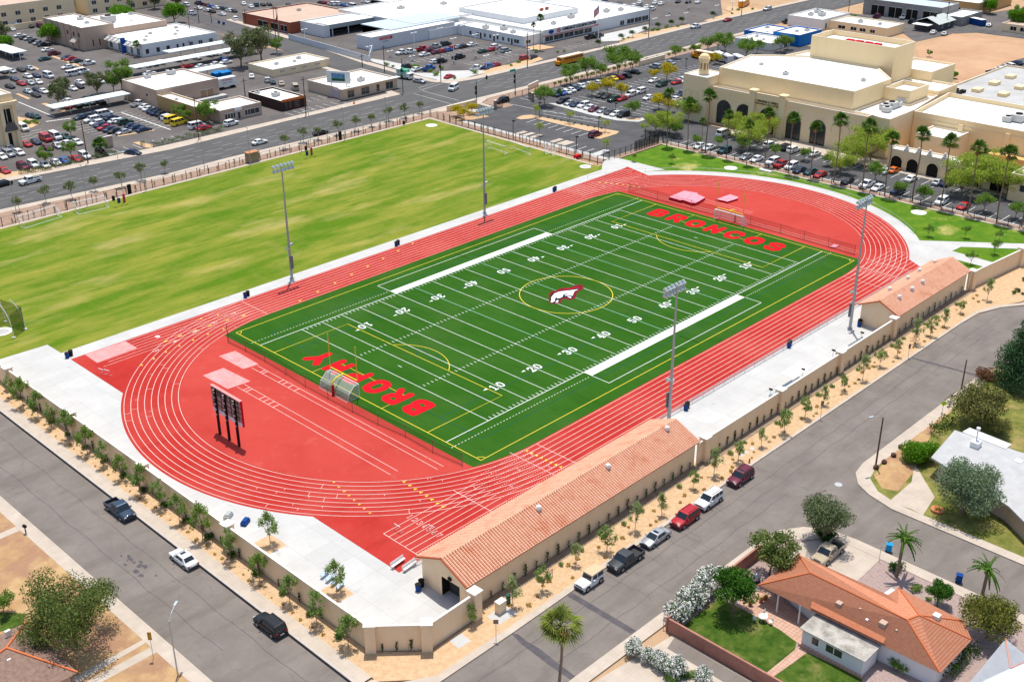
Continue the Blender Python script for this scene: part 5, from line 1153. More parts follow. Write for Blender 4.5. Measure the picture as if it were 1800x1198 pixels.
for yc in (49.6, 42.8): arch(yc, 2.2, .3, 4.9)
arch(35, 2.2, .3, 5.0); arch(26.3, 2.1, .2, 4.8); arch(18.6, 2.1, .2, 4.8); 
for yc in (13.5, 10.4): arch(yc, 1.1, 4.6, 5.6, m=m_cream2, name='blind_arch', mull=False)
for yc in (61.2, 58.6): arch(yc, 1.0, 6.8, 8.2, m=m_cream2, name='blind_arch', mull=False, x=122.3)
for yc in (46.2, 51, 26.3, 18.6): 
    q = MB(); a = sc(124.6, yc); q.path([(a[0]-.03, a[1]+s1*1.5, 8.2+s2*.55) for s1, s2 in ((-1, -1), (-1, 1), (1, 1), (1, -1), (-1, -1))], .05, 4); q.obj('panel_moulding', m_cream, SC)
text_mesh('BROPHY COLLEGE', .62, 'sign_text', m_darkw, SC, (sc(122.25, 0)[0], sc(0, 59.9)[1], 6.0), SW, .02, .01); text_mesh('PREPARATORY', .55, 'sign_text', m_darkw, SC, (sc(122.25, 0)[0], sc(0, 59.9)[1], 5.3), SW, .02, .01)
text_mesh('VIRGINIA G. PIPER', .8, 'sign_text', m_darkw, SC, (sc(124.1, 0)[0], sc(0, 35.1)[1], 9.2), SW, .02, .02); text_mesh('PERFORMING ARTS CENTER', .6, 'sign_text', m_darkw, SC, (sc(124.1, 0)[0], sc(0, 35.1)[1], 8.45), SW, .02, .01)
fbox(32, 38.2, 7.9, 9.8, .36, m_cream, 'sign_panel')
# cupola
cu = sc(126.5, 58.9); c = MB()
c.prism([(cu[0]+1.4*cos(2*pi*i/8+pi/8), cu[1]+1.4*sin(2*pi*i/8+pi/8)) for i in range(8)], 14.2, 17.2)
c.prism([(cu[0]+1.6*cos(2*pi*i/8+pi/8), cu[1]+1.6*sin(2*pi*i/8+pi/8)) for i in range(8)], 13.1, 14.2); c.prism([(cu[0]+1.75*cos(2*pi*i/8+pi/8), cu[1]+1.75*sin(2*pi*i/8+pi/8)) for i in range(8)], 17.2, 18.0)
cp = c.obj('cupola', m_cream, SC); c = MB(); c.blob((cu[0], cu[1], 18.0), 1.5, 1.5, 1.2, 0, 0, 16, 8); c.obj('dome', m_cream, cp)
for i in range(8):
    a = 2*pi*i/8; R_ = 1.4*cos(pi/8)+.02; t_ = Vector((-sin(a), cos(a), 0)); b_ = Vector((cu[0]+R_*cos(a), cu[1]+R_*sin(a), 0))
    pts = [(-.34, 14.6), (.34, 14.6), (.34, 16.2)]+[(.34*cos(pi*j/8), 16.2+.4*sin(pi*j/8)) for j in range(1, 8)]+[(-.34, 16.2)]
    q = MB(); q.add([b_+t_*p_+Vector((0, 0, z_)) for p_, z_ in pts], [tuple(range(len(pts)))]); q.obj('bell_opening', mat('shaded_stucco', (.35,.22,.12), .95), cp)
roof_units(SC, [(142, 5), (139.5, 5.5), (137, 6), (135, 4.5), (146.5, 5.5), (152, 6)], 9.9, 1.5); roof_units(SC, [(151, -22), (153, -24), (150.5, -42), (153, -44), (151.5, -40)], 9.0, 1.7); roof_units(SC, [(140, 48), (134, 36), (142, 16)], 15.2, .7)
c = MB()
for i in range(4): a = sc(165.5, 25+i*3.0); c.box(a[0]-.8, a[1]-1.1, 20.2, a[0]+.8, a[1]+1.1, 20.9)
c.obj('red_skylight', m_redp, SC)
for y in (-14.5, -27, -40, -53): MB().box(sc(139.4, 0)[0], sc(0, y)[1]-.6, 1, sc(139.94, 0)[0], sc(0, y)[1]+.6, 9).obj('pilaster', m_cream, SC)
MB().box(sc(139.8, 0)[0], sc(0, -75)[1], 8.3, sc(139.94, 0)[0], sc(0, -1.2)[1], 8.6).obj('moulding', m_cream2, SC)
MB().box(*sc(136.5, -36), 3.6, *sc(139.9, -24), 3.9).obj('tan_awning', mat('awning_ochre', (.75,.45,.18), .8), SC)
windows(SC, 'w', 139.95, [(-23.5, -21.5)], 1.5, 4, m_dark)
# arcade with finials
AR = thing('arcade', 'low cream arcade with dark arches and white finials before the school', 'arcade', (125, 15, 0))
block([(119.6, -5), (119.6, -75), (123.5, -75), (123.5, -5)], 5.2, m_cream2, par=.35, parent=AR)
for yc in (-7.6, -12, -17.4, -22.8, -28.2, -34): arch(yc, 1.6, .1, 2.0, m=m_dark, name='archway', mull=False, x=119.6, parent=AR)
for y in (-5.4, -9.8, -13, -16, -20, -25, -31, -37):
    a = sc(119.9, y); c = MB(); c.box(a[0]-.45, a[1]-.6, 5.2, a[0]+.45, a[1]+.6, 5.7); c.box(a[0]-.3, a[1]-.4, 5.7, a[0]+.3, a[1]+.4, 6.1); c.blob((a[0], a[1], 6.4), .35, .35, .4, 1, 0); c.obj('finial', m_cap_and_sunlit_top, AR)
R2 = flat_building('school_wing', 'tan school wing with tall windows at the right edge', [(115.5, -75, 128, -38.5, 6.6, -.1)], m_cream); windows(R2, 'w', 115.5, [(-45.5, -44.3), (-42.3, -41.1), (-50, -48.6)], 2.6, 4.2, m_wglass)
S2 = flat_building('classroom_block', 'grey roofed classroom block with cream roof monitors behind the school', [(180, -60, 232, 12, 6.0, -.1), (168, -60, 179.9, 9, 5, -.1)], m_cream, m_roofg)
c = MB()
for x in (192, 204, 216):
    for y in (4, -4, -12): c.box(x-180-1.8, y+60-1.2, 5.5, x-180+1.8, y+60+1.2, 6.5)
c.obj('roof_monitor', m_cream, S2)
roof_units(S2, [(183+i*2.2, 9-j*2.4) for i in range(3) for j in range(2)], 5.5, .9, MB().box(-1, -.8, .1, 1, .8, .9).mesh('unit', [m_iron]))
# ---------------------------------------------------------------- houses bottom right and left
r3 = Z(1300, 850, 3.442); w3 = Z(1300, 530, 3.598); v3 = Z(0, 850, 3.442)
m_rt = mat('orange_roof_tile', (.7,.27,.15), .9, (.78,.36,.22), 2.5, 6)
def add_rows(m, sc_=2.6):
    n = m.node_tree; b = n.nodes['Principled BSDF']; geo = n.nodes.new('ShaderNodeNewGeometry'); sp = n.nodes.new('ShaderNodeSeparateXYZ'); n.links.new(geo.outputs['Position'], sp.inputs[0])
    mu = n.nodes.new('ShaderNodeMath'); mu.operation = 'MULTIPLY'; mu.inputs[1].default_value = 11; n.links.new(sp.outputs['Z'], mu.inputs[0]); fr = n.nodes.new('ShaderNodeMath'); fr.operation = 'FRACT'; n.links.new(mu.outputs[0], fr.inputs[0])
    lt = n.nodes.new('ShaderNodeMath'); lt.operation = 'LESS_THAN'; lt.inputs[1].default_value = .22; n.links.new(fr.outputs[0], lt.inputs[0]); old = [l.from_socket for l in n.links if l.to_socket == b.inputs['Base Color']][0]
    mx = n.nodes.new('ShaderNodeMix'); mx.data_type = 'RGBA'; n.links.new(lt.outputs[0], mx.inputs[0]); n.links.new(old, mx.inputs[6]); mx.inputs[7].default_value = (.55, .2, .11, 1); n.links.new(mx.outputs[2], b.inputs['Base Color'])
    bp = n.nodes.new('ShaderNodeBump'); bp.inputs['Strength'].default_value = 1.0; bp.inputs['Distance'].default_value = .3; n.links.new(fr.outputs[0], bp.inputs['Height']); n.links.new(bp.outputs[0], b.inputs['Normal'])
add_rows(m_rt)
hh = thing('orange_roof_house', 'ranch house with broad orange hip roof at the bottom right', 'house', (-50, -91, 0))
def hq(x, y, z): return (x+50, y+91, z)
e = 2.75; rz_ = 4.25
V = {'a': hq(-54.7, -79.9, e), 'b': hq(-45.9, -80.0, e), 'c': hq(-45.5, -92.1, e), 'd': hq(-43.4, -92.4, e), 'e': hq(-43.9, -100.8, e), 'f': hq(-46.4, -102.9, e), 'g': hq(-54.0, -102.8, e), 'r1': hq(-50.1, -84.1, rz_), 'r2': hq(-50.1, -96.7, rz_), 'r3': hq(-48.4, -97.3, rz_), 'v': hq(-47.2, -94.2, e+.75)}
ks = list(V); vs = [V[k] for k in ks]; F = lambda *q: tuple(ks.index(k) for k in q)
rb = MB(); rb.add(vs, [F('b', 'a', 'r1'), F('a', 'g', 'r2', 'r1'), F('c', 'b', 'r1', 'r2', 'v'), F('d', 'c', 'v'), F('v', 'r2', 'r3'), F('d', 'v', 'r3'), F('e', 'd', 'r3'), F('f', 'e', 'r3'), F('g', 'f', 'r3', 'r2')])
rf = rb.obj('roof', m_rt, hh)
under = MB().poly([(x, y) for x, y, z in [V[k] for k in 'abcdefg']], e-.03).obj('soffit', m_brown, hh)
c = MB()
for a, b in (('a', 'r1'), ('b', 'r1'), ('r1', 'r2'), ('r2', 'r3'), ('r3', 'd'), ('r3', 'e'), ('r3', 'f'), ('r2', 'g')): c.path([Vector(V[a])+Vector((0, 0, .04)), Vector(V[b])+Vector((0, 0, .04))], .09, 6)
c.obj('ridge_tiles', mat('ridge_tile', (.6,.16,.06), .9), rf)
MB().prism([(x+(.6 if x < 0 else -.6), y+(.6 if y < 0 else -.6)) for x, y in ((-4.7+3.2, 11), (4.1, 11), (4.5, -1.1), (6.6, -1.4), (6.1, -9.8), (3.6, -11.9), (-4, -11.8), (-4.6, 2))], -.1, e-.04).obj('wall', m_plain, hh)
q = [G(*r3(u, v), z) for u, v, z in ((438, 712, 3.5), (885, 935, 3.5), (868, 968, 3.25), (430, 752, 3.25))]
mb = MB(); mb.add([(p.x+50, p.y+91, p.z+.12) for p in q], [(0, 1, 2, 3), (3, 2, 1, 0)]); mb.obj('lower_eave_strip', mat('brown_tile_strip', (.4,.14,.07), .9, (.46,.18,.1), 2), rf)
for x, y, s, m in ((-52.2, -89.3, .35, m_brown), (-52.0, -94.8, .4, m_brown), (-46.8, -98.7, .4, m_cap_and_sunlit_top), (-52.4, -93, .15, m_trim), (-51.9, -96.4, .12, m_brown), (-51.5, -91.6, .12, m_brown)):
    q = hq(x, y, 0); t_ = min(1, (x+54.6)/4.5) if x < -50 else min(1, (-43.6-x)/4.5); z = e+(rz_-e)*max(.3, t_); MB().box(q[0]-s, q[1]-s, z-.5, q[0]+s, q[1]+s, z+s).obj('roof_vent', m, rf)
pc_ = MB().box(-4.55, 5.3, -.1, -4.4, 5.45, e).obj('porch_post', m_trim, hh); MB().box(-4.55, 8.3, -.1, -4.4, 8.45, e).obj('porch_post', m_trim, hh)
an = flat_building('garden_annex', 'white annex with stained grey flat roof below the orange roof', [(-57.6, -95.6, -54.3, -87.9, 2.45, -.05)], m_plain, mat('stained_roof', (.42,.4,.37), .95, (.68,.66,.62), .5, 7), par=.02)
MB().box(-.3, -.3, 2.46, 3.5, 8.0, 2.56).obj('eave', mat('stained_roof2', (.2,.185,.155), .95, (.48,.45,.4), .7, 8, lo=.3, hi=.6), an)
windows(an, 'w', -57.6, [(-93.0, -91.0), (-90, -89.2)], 1.1, 2.1, m_wglass, m_trim); MB().box(-.3, -.2, -.05, -.02, 7.9, .35).obj('step', m_pave, an)
g2 = thing('grey_roof_house', 'house with pale grey low roof and white rear roof at the right edge', 'house', (-3, -87, 0))
P1 = [G(*w3(*c), 2.8) for c in [(1210, 990), (1360, 818), (1797, 965), (2300, 1150), (1900, 1500), (1700, 1300)]]
mb = MB(); mb.prism([(p.x+3, p.y+87) for p in P1], 2.75, 3.0); mb.obj('roof', mat('grey_shingle', (.42,.42,.42), .95, (.5,.5,.5), .6, 7), g2)
ct = sum((Vector((p.x+3, p.y+87)) for p in P1), Vector((0, 0)))/6
MB().prism([ct+(Vector((p.x+3, p.y+87))-ct)*.88 for p in P1], -.1, 2.75).obj('wall', m_brown, g2)
P2 = [G(*w3(*c), 3.0) for c in [(1410, 825), (1455, 800), (1720, 905), (1680, 932)]]
MB().prism([(p.x+3, p.y+87) for p in P2], 2.9, 3.12).obj('rear_roof', m_roofw, g2)
p = G(*w3(1495, 900), 3.4); c = MB(); c.box(p.x+3-.7, p.y+87-.6, 3.0, p.x+3+.7, p.y+87+.6, 3.9); c.tube((p.x+3.4, p.y+87.2, 3), (p.x+3.4, p.y+87.2, 5.6), .12, .12, 8); c.tube((p.x+3.4, p.y+87.2, 5.6), (p.x+3.4, p.y+87.2, 5.9), .3, .3, 8); c.obj('cooler', m_trim, g2)
p = G(*w3(1765, 1008), 3.0); MB().box(p.x+3-.5, p.y+87-.5, 3.0, p.x+3+.5, p.y+87+.5, 3.1).obj('skylight', m_trim, g2)
g3 = thing('white_roof_house', 'pale blue grey roof with red ridge cut by the bottom right corner', 'house', (-60, -106, 0))
P3 = [G(*r3(*c), 2.8) for c in [(1610, 935), (1760, 1060), (1900, 1400), (1350, 1250)]]; z4 = G(*r3(1640, 1110), 3.9)
mb = MB(); L3 = [(p.x+60, p.y+106, 2.8) for p in P3]+[(z4.x+60, z4.y+106, 3.8)]; mb.add(L3, [(0, 4, 3), (1, 4, 0), (2, 4, 1), (3, 4, 2), (3, 0, 4), (0, 1, 4)]); mb.obj('roof', mat('bluish_shingle', (.55,.58,.62), .9, (.62,.64,.68), 1, 6), g3)
c = MB(); c.path([L3[0], L3[4]], .1, 6); c.path([L3[4], L3[1]], .08, 6); c.obj('ridge_tiles', mat('faded_ridge', (.6,.3,.24), .9), g3); MB().prism([(a*.85+L3[4][0]*.15, b*.85+L3[4][1]*.15) for a, b, _ in L3[:4]], -.1, 2.79).obj('wall', m_plain, g3)
h4 = thing('brown_roof_house', 'brown shingle house with orange ridge tiles at the bottom left corner', 'house', (-123.8, -30, 0))
m_bs = mat('brown_shingle', (.2,.13,.1), .95, (.3,.2,.16), 2.5, 8); e_ = 2.7
def lq(x, y, z): return (x+123.8, y+30, z)
c4 = [lq(-119.4, -22.2, e_), lq(-119.4, -34.5, e_), lq(-133, -34.5, e_), lq(-133, -22.2, e_), lq(-123.7, -27.0, 4.3), lq(-129, -28.4, 4.3)]
mb = MB(); mb.add(c4, [(1, 0, 4), (0, 3, 5, 4), (2, 1, 4, 5), (3, 2, 5)]); rf4 = mb.obj('roof', m_bs, h4)
c = MB()
for a, b in ((0, 4), (1, 4), (4, 5)): c.path([Vector(c4[a])+Vector((0, 0, .05)), Vector(c4[b])+Vector((0, 0, .05))], .12, 6)
c.obj('ridge_tiles', mat('orange_ridge', (.75,.2,.07), .8), rf4); MB().box(-8.6, -3.9, -.1, 3.7, 7.2, 2.69).obj('wall', m_brown, h4)
for x, y, s in ((-124.8, -25.6, .35), (-122.2, -23.8, .3), (-124.2, -28.6, .2)): q = lq(x, y, 0); MB().box(q[0]-s, q[1]-s*.6, 3.2, q[0]+s, q[1]+s*.6, 4.0).obj('roof_vent', m_trim, rf4)
MB().box(-4.9+0, -4.02, 1.0, -3.2, -3.91, 2.3).obj('window', m_trim, h4)
# yard walls in red block
m_rwall = mat('red_block_wall', (.36,.16,.12), .95, (.44,.21,.16), 1, 5)
for lab, a, b in (('long red block garden wall facing the corner of the street', (-66.3, -75.0), (-46.3, -74.9)), ('red block garden wall running down beside the alley', (-66.3, -75.3), (-66.3, -112)), ('red block wall between patio and gravel', (-46.3, -75.1), (-46.6, -79.6))):
    wall_piece(a[0], a[1], b[0], b[1], 1.9, .25, 'garden_wall', lab, cap=False, mat_=m_rwall)
# ---------------------------------------------------------------- vehicles (forward = +x, origin on the ground)
def paint(n, c, metal=.0): return mat('car_'+n, c, .35, metal=metal, coat=.25, spec=.35)
PC = {'w': ('white', paint('white', (.78,.78,.77))), 'v': ('silver', paint('silver', (.42,.44,.46), .5)), 'k': ('black', paint('black', (.012,.013,.015))), 'g': ('grey', paint('grey', (.06,.065,.07), .3)),
      'n': ('dark blue', paint('navy', (.012,.025,.075))), 'b': ('blue', paint('blue', (.03,.12,.4))), 't': ('dark teal', paint('teal', (.01,.06,.07))), 'r': ('red', paint('red', (.42,.012,.02))), 'm': ('maroon', paint('maroon', (.13,.012,.03))),
      'y': ('yellow', paint('yellow', (.85,.6,.02))), 'o': ('orange', paint('orange', (.7,.16,.02))), 'c': ('tan', paint('tan', (.45,.37,.26))), 's': ('steel blue', paint('steelblue', (.035,.06,.1), .2)), 'p': ('dark green', paint('darkgreen', (.02,.06,.04)))}
m_tyre = mat('tyre', (.02,.02,.02), .85); m_rim = mat('rim', (.4,.41,.42), .35, metal=.7); m_chr = mat('bumper_dark', (.05,.05,.055), .5)
m_hl = mat('headlight', (.75,.76,.78), .15); m_tl = mat('taillight', (.4,.01,.01), .25); m_cg = mat('car_glass', (.015,.022,.03), .06, spec=.7)
SPEC = {  # L, W, H, hood z, belt z, cab bottom x0..x1, cab top x0..x1, wheel r, rear deck z
 's': dict(L=4.7, W=1.8, H=1.42, hz=.86, bz=.95, b=(-1.65, 1.2), t=(-1.05, .35), r=.33, dz=.95),
 'h': dict(L=4.3, W=1.76, H=1.5, hz=.9, bz=.98, b=(-2.0, 1.2), t=(-1.6, .4), r=.33, dz=.98),
 'u': dict(L=4.75, W=1.88, H=1.78, hz=1.08, bz=1.12, b=(-2.25, 1.1), t=(-2.0, .45), r=.38, dz=1.12),
 'v': dict(L=5.2, W=1.98, H=2.1, hz=1.15, bz=1.2, b=(-2.5, 1.85), t=(-2.4, 1.1), r=.37, dz=1.2),
 'p': dict(L=5.6, W=1.95, H=1.85, hz=1.12, bz=1.16, b=(-.75, 1.5), t=(-.5, .85), r=.4, dz=1.1),
 'j': dict(L=4.0, W=1.75, H=1.8, hz=1.08, bz=1.1, b=(-1.9, .55), t=(-1.85, .35), r=.4, dz=1.1)}
def car_meshes(k):
    s = SPEC[k]; L, W, H = s['L'], s['W'], s['H']; hz, bz, dz = s['hz'], s['bz'], s['dz']; hl = L/2; zb = .24
    body = MB(); boxy = k in 'pjv'
    def wid(x):
        q = abs(x)/hl; return W/2*(1-(.07 if not boxy else .03)*max(0, (q-.6)/.4)**2)
    def top(x):
        if x > s['b'][1]-.1: q = (x-s['b'][1])/(hl-s['b'][1]); return bz+(hz-bz)*min(1, max(0, q)*2)-(.16 if not boxy else .06)*max(0, q)**3
        if x < s['b'][0]: q = (s['b'][0]-x)/(hl+s['b'][0]+1e-3); return dz-.1*q*q
        return bz
    if k == 'p': xs = [-.85]+[-.4, .1, .6, 1.1, 1.5, 1.9, 2.3, 2.62, 2.74, hl]
    else: xs = [-hl, -hl+.06, -hl+.2, -hl+.5]+[-hl+.5+(L-1.0)*i/8 for i in range(1, 9)]+[hl-.2, hl-.06, hl]
    rows = []
    for x in xs:
        w_ = wid(x); t = top(x); e_ = 1 if (x in (xs[0], xs[-1]) and not (k == 'p' and x == xs[0])) else 0
        zt = t-.22*e_; w2 = w_-.08*e_; z0 = zb+.1*e_
        rows.append([(x, -w2*.92, z0), (x, -w2, z0+.14), (x, -w2, zt-.26), (x, -w2*.95, zt-.07), (x, -w2*.84, zt), (x, 0, zt+.035), (x, w2*.84, zt), (x, w2*.95, zt-.07), (x, w2, zt-.26), (x, w2, z0+.14), (x, w2*.92, z0)])
    n = 11; vs = [p for r in rows for p in r]; fs = []
    for i in range(len(rows)-1):
        for j in range(n): fs.append((i*n+j, i*n+(j+1) % n, (i+1)*n+(j+1) % n, (i+1)*n+j))
    body.add(vs, fs, 0, True); body.add(rows[0], [tuple(range(n))[::-1]], 0); body.add(rows[-1], [tuple(range(n))], 0)
    body.f = [tuple(reversed(f)) for f in body.f]
    if k == 'p':   # open bed
        w_ = W/2; x0, x1 = -hl, -.86
        body.box(x0, -w_, .42, x1, -w_+.12, 1.1, 0); body.box(x0, w_-.12, .42, x1, w_, 1.1, 0); body.box(x0, -w_+.12, .42, x0+.09, w_-.12, 1.08, 0); body.box(x0+.09, -w_+.12, .45, x1, w_-.12, .62, 1)
        body.box(x0-.08, -w_+.1, .4, x0-.002, w_-.1, .6, 1)
    if k == 'j': body.box(-hl-.2, -.35, .6, -hl-.01, .35, 1.25, 1)
    # dark wheel arches and sill
    wx = L*.31
    for sx in (-1, 1):
        for sy in (-1, 1):
            y = sy*(W/2+.004); r = s['r']+.08
            pts = [(sx*wx+r*cos(a), y, s['r']+r*sin(a)) for a in [radians(d) for d in range(-20, 201, 20)]]
            pts = [p for p in pts if p[2] > zb]
            body.add(pts, [tuple(range(len(pts))) if sy < 0 else tuple(range(len(pts)))[::-1]], 1)
    body.box(hl-.03, -W*.36, .3, hl+.03, W*.36, .5, 1)
    # greenhouse
    (b0, b1), (t0, t1) = s['b'], s['t']; wb, wt = W/2*.92, W/2*(.76 if k in 'sh' else .84); zl = bz-.02
    gh = [(b0, -wb, zl), (b1, -wb, zl), (b1, wb, zl), (b0, wb, zl), (t0, -wt, H), (t1, -wt, H), (t1, wt, H), (t0, wt, H)]
    body.add(gh, [(0, 1, 5, 4), (1, 2, 6, 5), (2, 3, 7, 6), (3, 0, 4, 7)], 0)
    body.add([(t0, -wt, H), (t1, -wt, H), (t1, wt, H), (t0, wt, H), (t0+.1, -wt+.12, H+.045), (t1-.12, -wt+.12, H+.045), (t1-.12, wt-.12, H+.045), (t0+.1, wt-.12, H+.045)], [(0, 1, 5, 4), (1, 2, 6, 5), (2, 3, 7, 6), (3, 0, 4, 7), (4, 5, 6, 7)], 0)
    gh = [Vector(g) for g in gh]
    def pane(a, b, c, d, m0, m1, v0=.1, v1=.9, off=.012):
        A = a.lerp(b, m0); B = a.lerp(b, m1); C_ = d.lerp(c, m1); D_ = d.lerp(c, m0); nn = (B-A).cross(D_-A).normalized()*off
        return [A.lerp(D_, v0)+nn, B.lerp(C_, v0)+nn, B.lerp(C_, v1)+nn, A.lerp(D_, v1)+nn]
    ws, rw, sd = MB(), MB(), MB()
    ws.add(pane(gh[1], gh[2], gh[6], gh[5], .05, .95, .04, .93), [(0, 1, 2, 3)]); rw.add(pane(gh[3], gh[0], gh[4], gh[7], .08, .92, .1, .9), [(0, 1, 2, 3)])
    cuts = {'s': ((.16, .5), (.53, .86)), 'h': ((.08, .3), (.33, .6), (.63, .9)), 'u': ((.05, .3), (.34, .6), (.64, .9)), 'v': ((.04, .33), (.37, .64), (.68, .92)), 'p': ((.1, .45), (.5, .88)), 'j': ((.06, .5), (.56, .9))}[k]
    for c0, c1 in cuts:
        sd.add(pane(gh[0], gh[1], gh[5], gh[4], c0, c1, .12, .88), [(0, 1, 2, 3)]); sd.add(pane(gh[2], gh[3], gh[7], gh[6], 1-c1, 1-c0, .12, .88), [(0, 1, 2, 3)])
    allg = MB()
    for q in (ws, rw, sd): allg.add(q.v, q.f)
    tb = MB(); tb.tube((0, -.11, 0), (0, .11, 0), s['r'], s['r'], 16, 0); rb = MB(); rb.tube((0, -.118, 0), (0, .118, 0), s['r']*.6, s['r']*.6, 12, 0)
    hb = MB().box(hl-.14, -.2, hz-.32, hl-.0, .16, hz-.14); tl = MB().box(-hl-.012, -.13, dz-.33, -hl+.1, .13, dz-.14)
    mr = MB().box(-.1, -.12, -.08, .06, .12, .1)
    bp = MB().box(-.05, -W*.44, .34, .07, W*.44, .52)
    d = dict(body=body.mesh('body_'+k, [PC['w'][1], m_chr]), windshield=ws.mesh('windshield', [m_cg]), rear=rw.mesh('rear_window', [m_cg]), side=sd.mesh('side_windows', [m_cg]), windows=allg.mesh('windows', [m_cg]),
             tyre=tb.mesh('tyre', [m_tyre]), rim=rb.mesh('rim', [m_rim]), wheel=None, head=hb.mesh('headlight', [m_hl]), tail=tl.mesh('taillight', [m_tl]), mirror=mr.mesh('mirror', [m_chr]), bumper=bp.mesh('bumper', [m_chr]))
    wl = MB(); wl.tube((0, -.11, 0), (0, .11, 0), s['r'], s['r'], 10, 0); wl.tube((0, -.116, 0), (0, .116, 0), s['r']*.6, s['r']*.6, 8, 1); d['wheel'] = wl.mesh('wheel', [m_tyre, m_rim]); return d
CM = {k: car_meshes(k) for k in SPEC}
KN = {'s': ('parked_car', 'sedan', 'car'), 'h': ('parked_car', 'hatchback', 'car'), 'u': ('parked_car', 'utility car', 'car'), 'v': ('van', 'van', 'van'), 'p': ('pickup_truck', 'pickup truck', 'pickup truck'), 'j': ('parked_car', 'boxy jeep-like car', 'car')}
def car(kind, colr, x, y, ang, label, group=None, full=False, z=0, extra=None, moving=False):
    s = SPEC[kind]; m = CM[kind]; nm, w_, cat = KN[kind]
    o = thing('car' if moving and nm == 'parked_car' else nm, label, cat, (x, y, z), radians(ang), group); pm = PC[colr][1]
    inst('body', m['body'], o, (0, 0, 0), 0, pm); wx = s['L']*.31; wy = s['W']/2-.09
    for sx in (-1, 1):
        for sy in (-1, 1):
            if full: q = inst('wheel', m['tyre'], o, (sx*wx, sy*wy, s['r'])); inst('rim', m['rim'], q, (0, 0, 0))
            else: inst('wheel', m['wheel'], o, (sx*wx, sy*wy, s['r']))
    if full:
        inst('windshield', m['windshield'], o); inst('rear_window', m['rear'], o); inst('side_windows', m['side'], o)
        for sy in (-1, 1):
            inst('headlight', m['head'], o, (0.012, sy*s['W']*.34, 0)); inst('taillight', m['tail'], o, (0, sy*s['W']*.38, 0)); inst('mirror', m['mirror'], o, (s['b'][1]-.35, sy*(s['W']/2+.08), s['bz']+.05), 0, pm)
        sm = MB()
        for sy in (-1, 1):
            for fx in ((.95, -.05, -1.0) if kind not in 'pj' else (1.3, .35, -.55) if kind == 'p' else (.5, -.6)): sm.box(fx-.012, min(sy*s['W']*.499, sy*(s['W']/2+.006)), .42, fx+.012, max(sy*s['W']*.499, sy*(s['W']/2+.006)), s['bz']-.12)
            for fx in (.1, -.85): sm.box(fx, min(sy*s['W']*.5, sy*(s['W']/2+.03)), s['bz']-.24, fx+.16, max(sy*s['W']*.5, sy*(s['W']/2+.03)), s['bz']-.2)
        sm.obj('door_seams', m_chr, o)
        MB().box(s['L']/2-.02, -.5, s['hz']-.34, s['L']/2+.012, .5, s['hz']-.17).obj('grille', m_chr, o); MB().box(-s['L']/2-.035, -.26, .55, -s['L']/2-.005, .26, .68).obj('number_plate', m_trim, o)
        inst('bumper', m['bumper'], o, (s['L']/2, 0, 0)); inst('bumper', m['bumper'], o, (-s['L']/2-.03, 0, 0))
        if kind in 'u': MB().box(s['t'][0]+.2, -.62, s['H']+.05, s['t'][1]-.2, -.57, s['H']+.11).obj('roof_rail', m_chr, o); MB().box(s['t'][0]+.2, .57, s['H']+.05, s['t'][1]-.2, .62, s['H']+.11).obj('roof_rail', m_chr, o)
    else: inst('windows', m['windows'], o)
    if extra == 'sunroof': MB().box(-.25, -.38, s['H']+.046, .2, .38, s['H']+.055).obj('sunroof', m_cg, o)
    if extra == 'soft_top': t0, t1 = s['t']; MB().box(t0-.02, -.74, s['H']+.046, t1, .74, s['H']+.09).obj('soft_top', mat('tan_canvas', (.6,.45,.28), .9), o)
    return o
def row(group, where, ang, items, z=0.0, jit=3):
    """items: 'px,py,kindcolour' in photo pixels; labels carry the order along the row"""
    rn = random.Random(len(items)*7+len(group)); L = []
    for it in items.split():
        u, v, kc = it.split(','); L.append((float(u), float(v), kc))
    L.sort(); n = len(L)
    for i, (u, v, kc) in enumerate(L):
        kind, colr = kc[0], kc[1]; a = ang+(180 if len(kc) > 2 and kc[2] == 'r' else 0)+rn.uniform(-jit, jit); p = G(u, v, .8)
        car(kind, colr, p.x, p.y, a, '%s %s, %s from the left %s' % (PC[colr][0], KN[kind][1], ordn(i+1), where.replace('the school row by the planted wall', 'the row by the planted wall').replace('in the top lot behind the showroom', 'in the lot behind the showroom')), group, full=False, z=z-.04)
# cars on the two near streets
def C1(u, v, k, c, a, lab, extra=None, z=-.1, h=.75): p = G(u, v, h); return car(k, c, p.x, p.y, a, lab, None, True, z, extra)
gs = 'cars parked along the near kerb'
for u, v, k, c, lab, ex in ((1036, 1017, 'j', 'w', 'white jeep-like car with tan roof, nearest the palm on the street', 'soft_top'), (1100, 980, 'p', 'g', 'dark grey crew cab pickup parked behind the white jeep-like car', None), (1152.5, 941, 's', 'v', 'silver sedan with open dark sunroof between pickup and red utility car', 'sunroof'),
                      (1204.5, 908, 'u', 'r', 'bright red utility car between silver sedan and white utility car', None), (1246.5, 876, 'u', 'w', 'large white utility car parked by the tan street wall', None), (1302, 836, 'u', 'm', 'maroon utility car with sunroof, last in the kerb line', 'sunroof')):
    o = C1(u, v, k, c, 180, lab, ex); o['group'] = gs
C1(210.6, 893, 'p', 's', -90, 'dark steel blue pickup truck on the left street'); C1(322.5, 978, 's', 'w', 90, 'white sedan with dark sunroof on the left street', 'sunroof'); C1(475, 1095, 'u', 'k', 90, 'near black utility car near the bottom of the left street')
C1(1456, 970, 'p', 'c', 180, 'tan and white pickup truck in the driveway under the olive tree', z=.02)
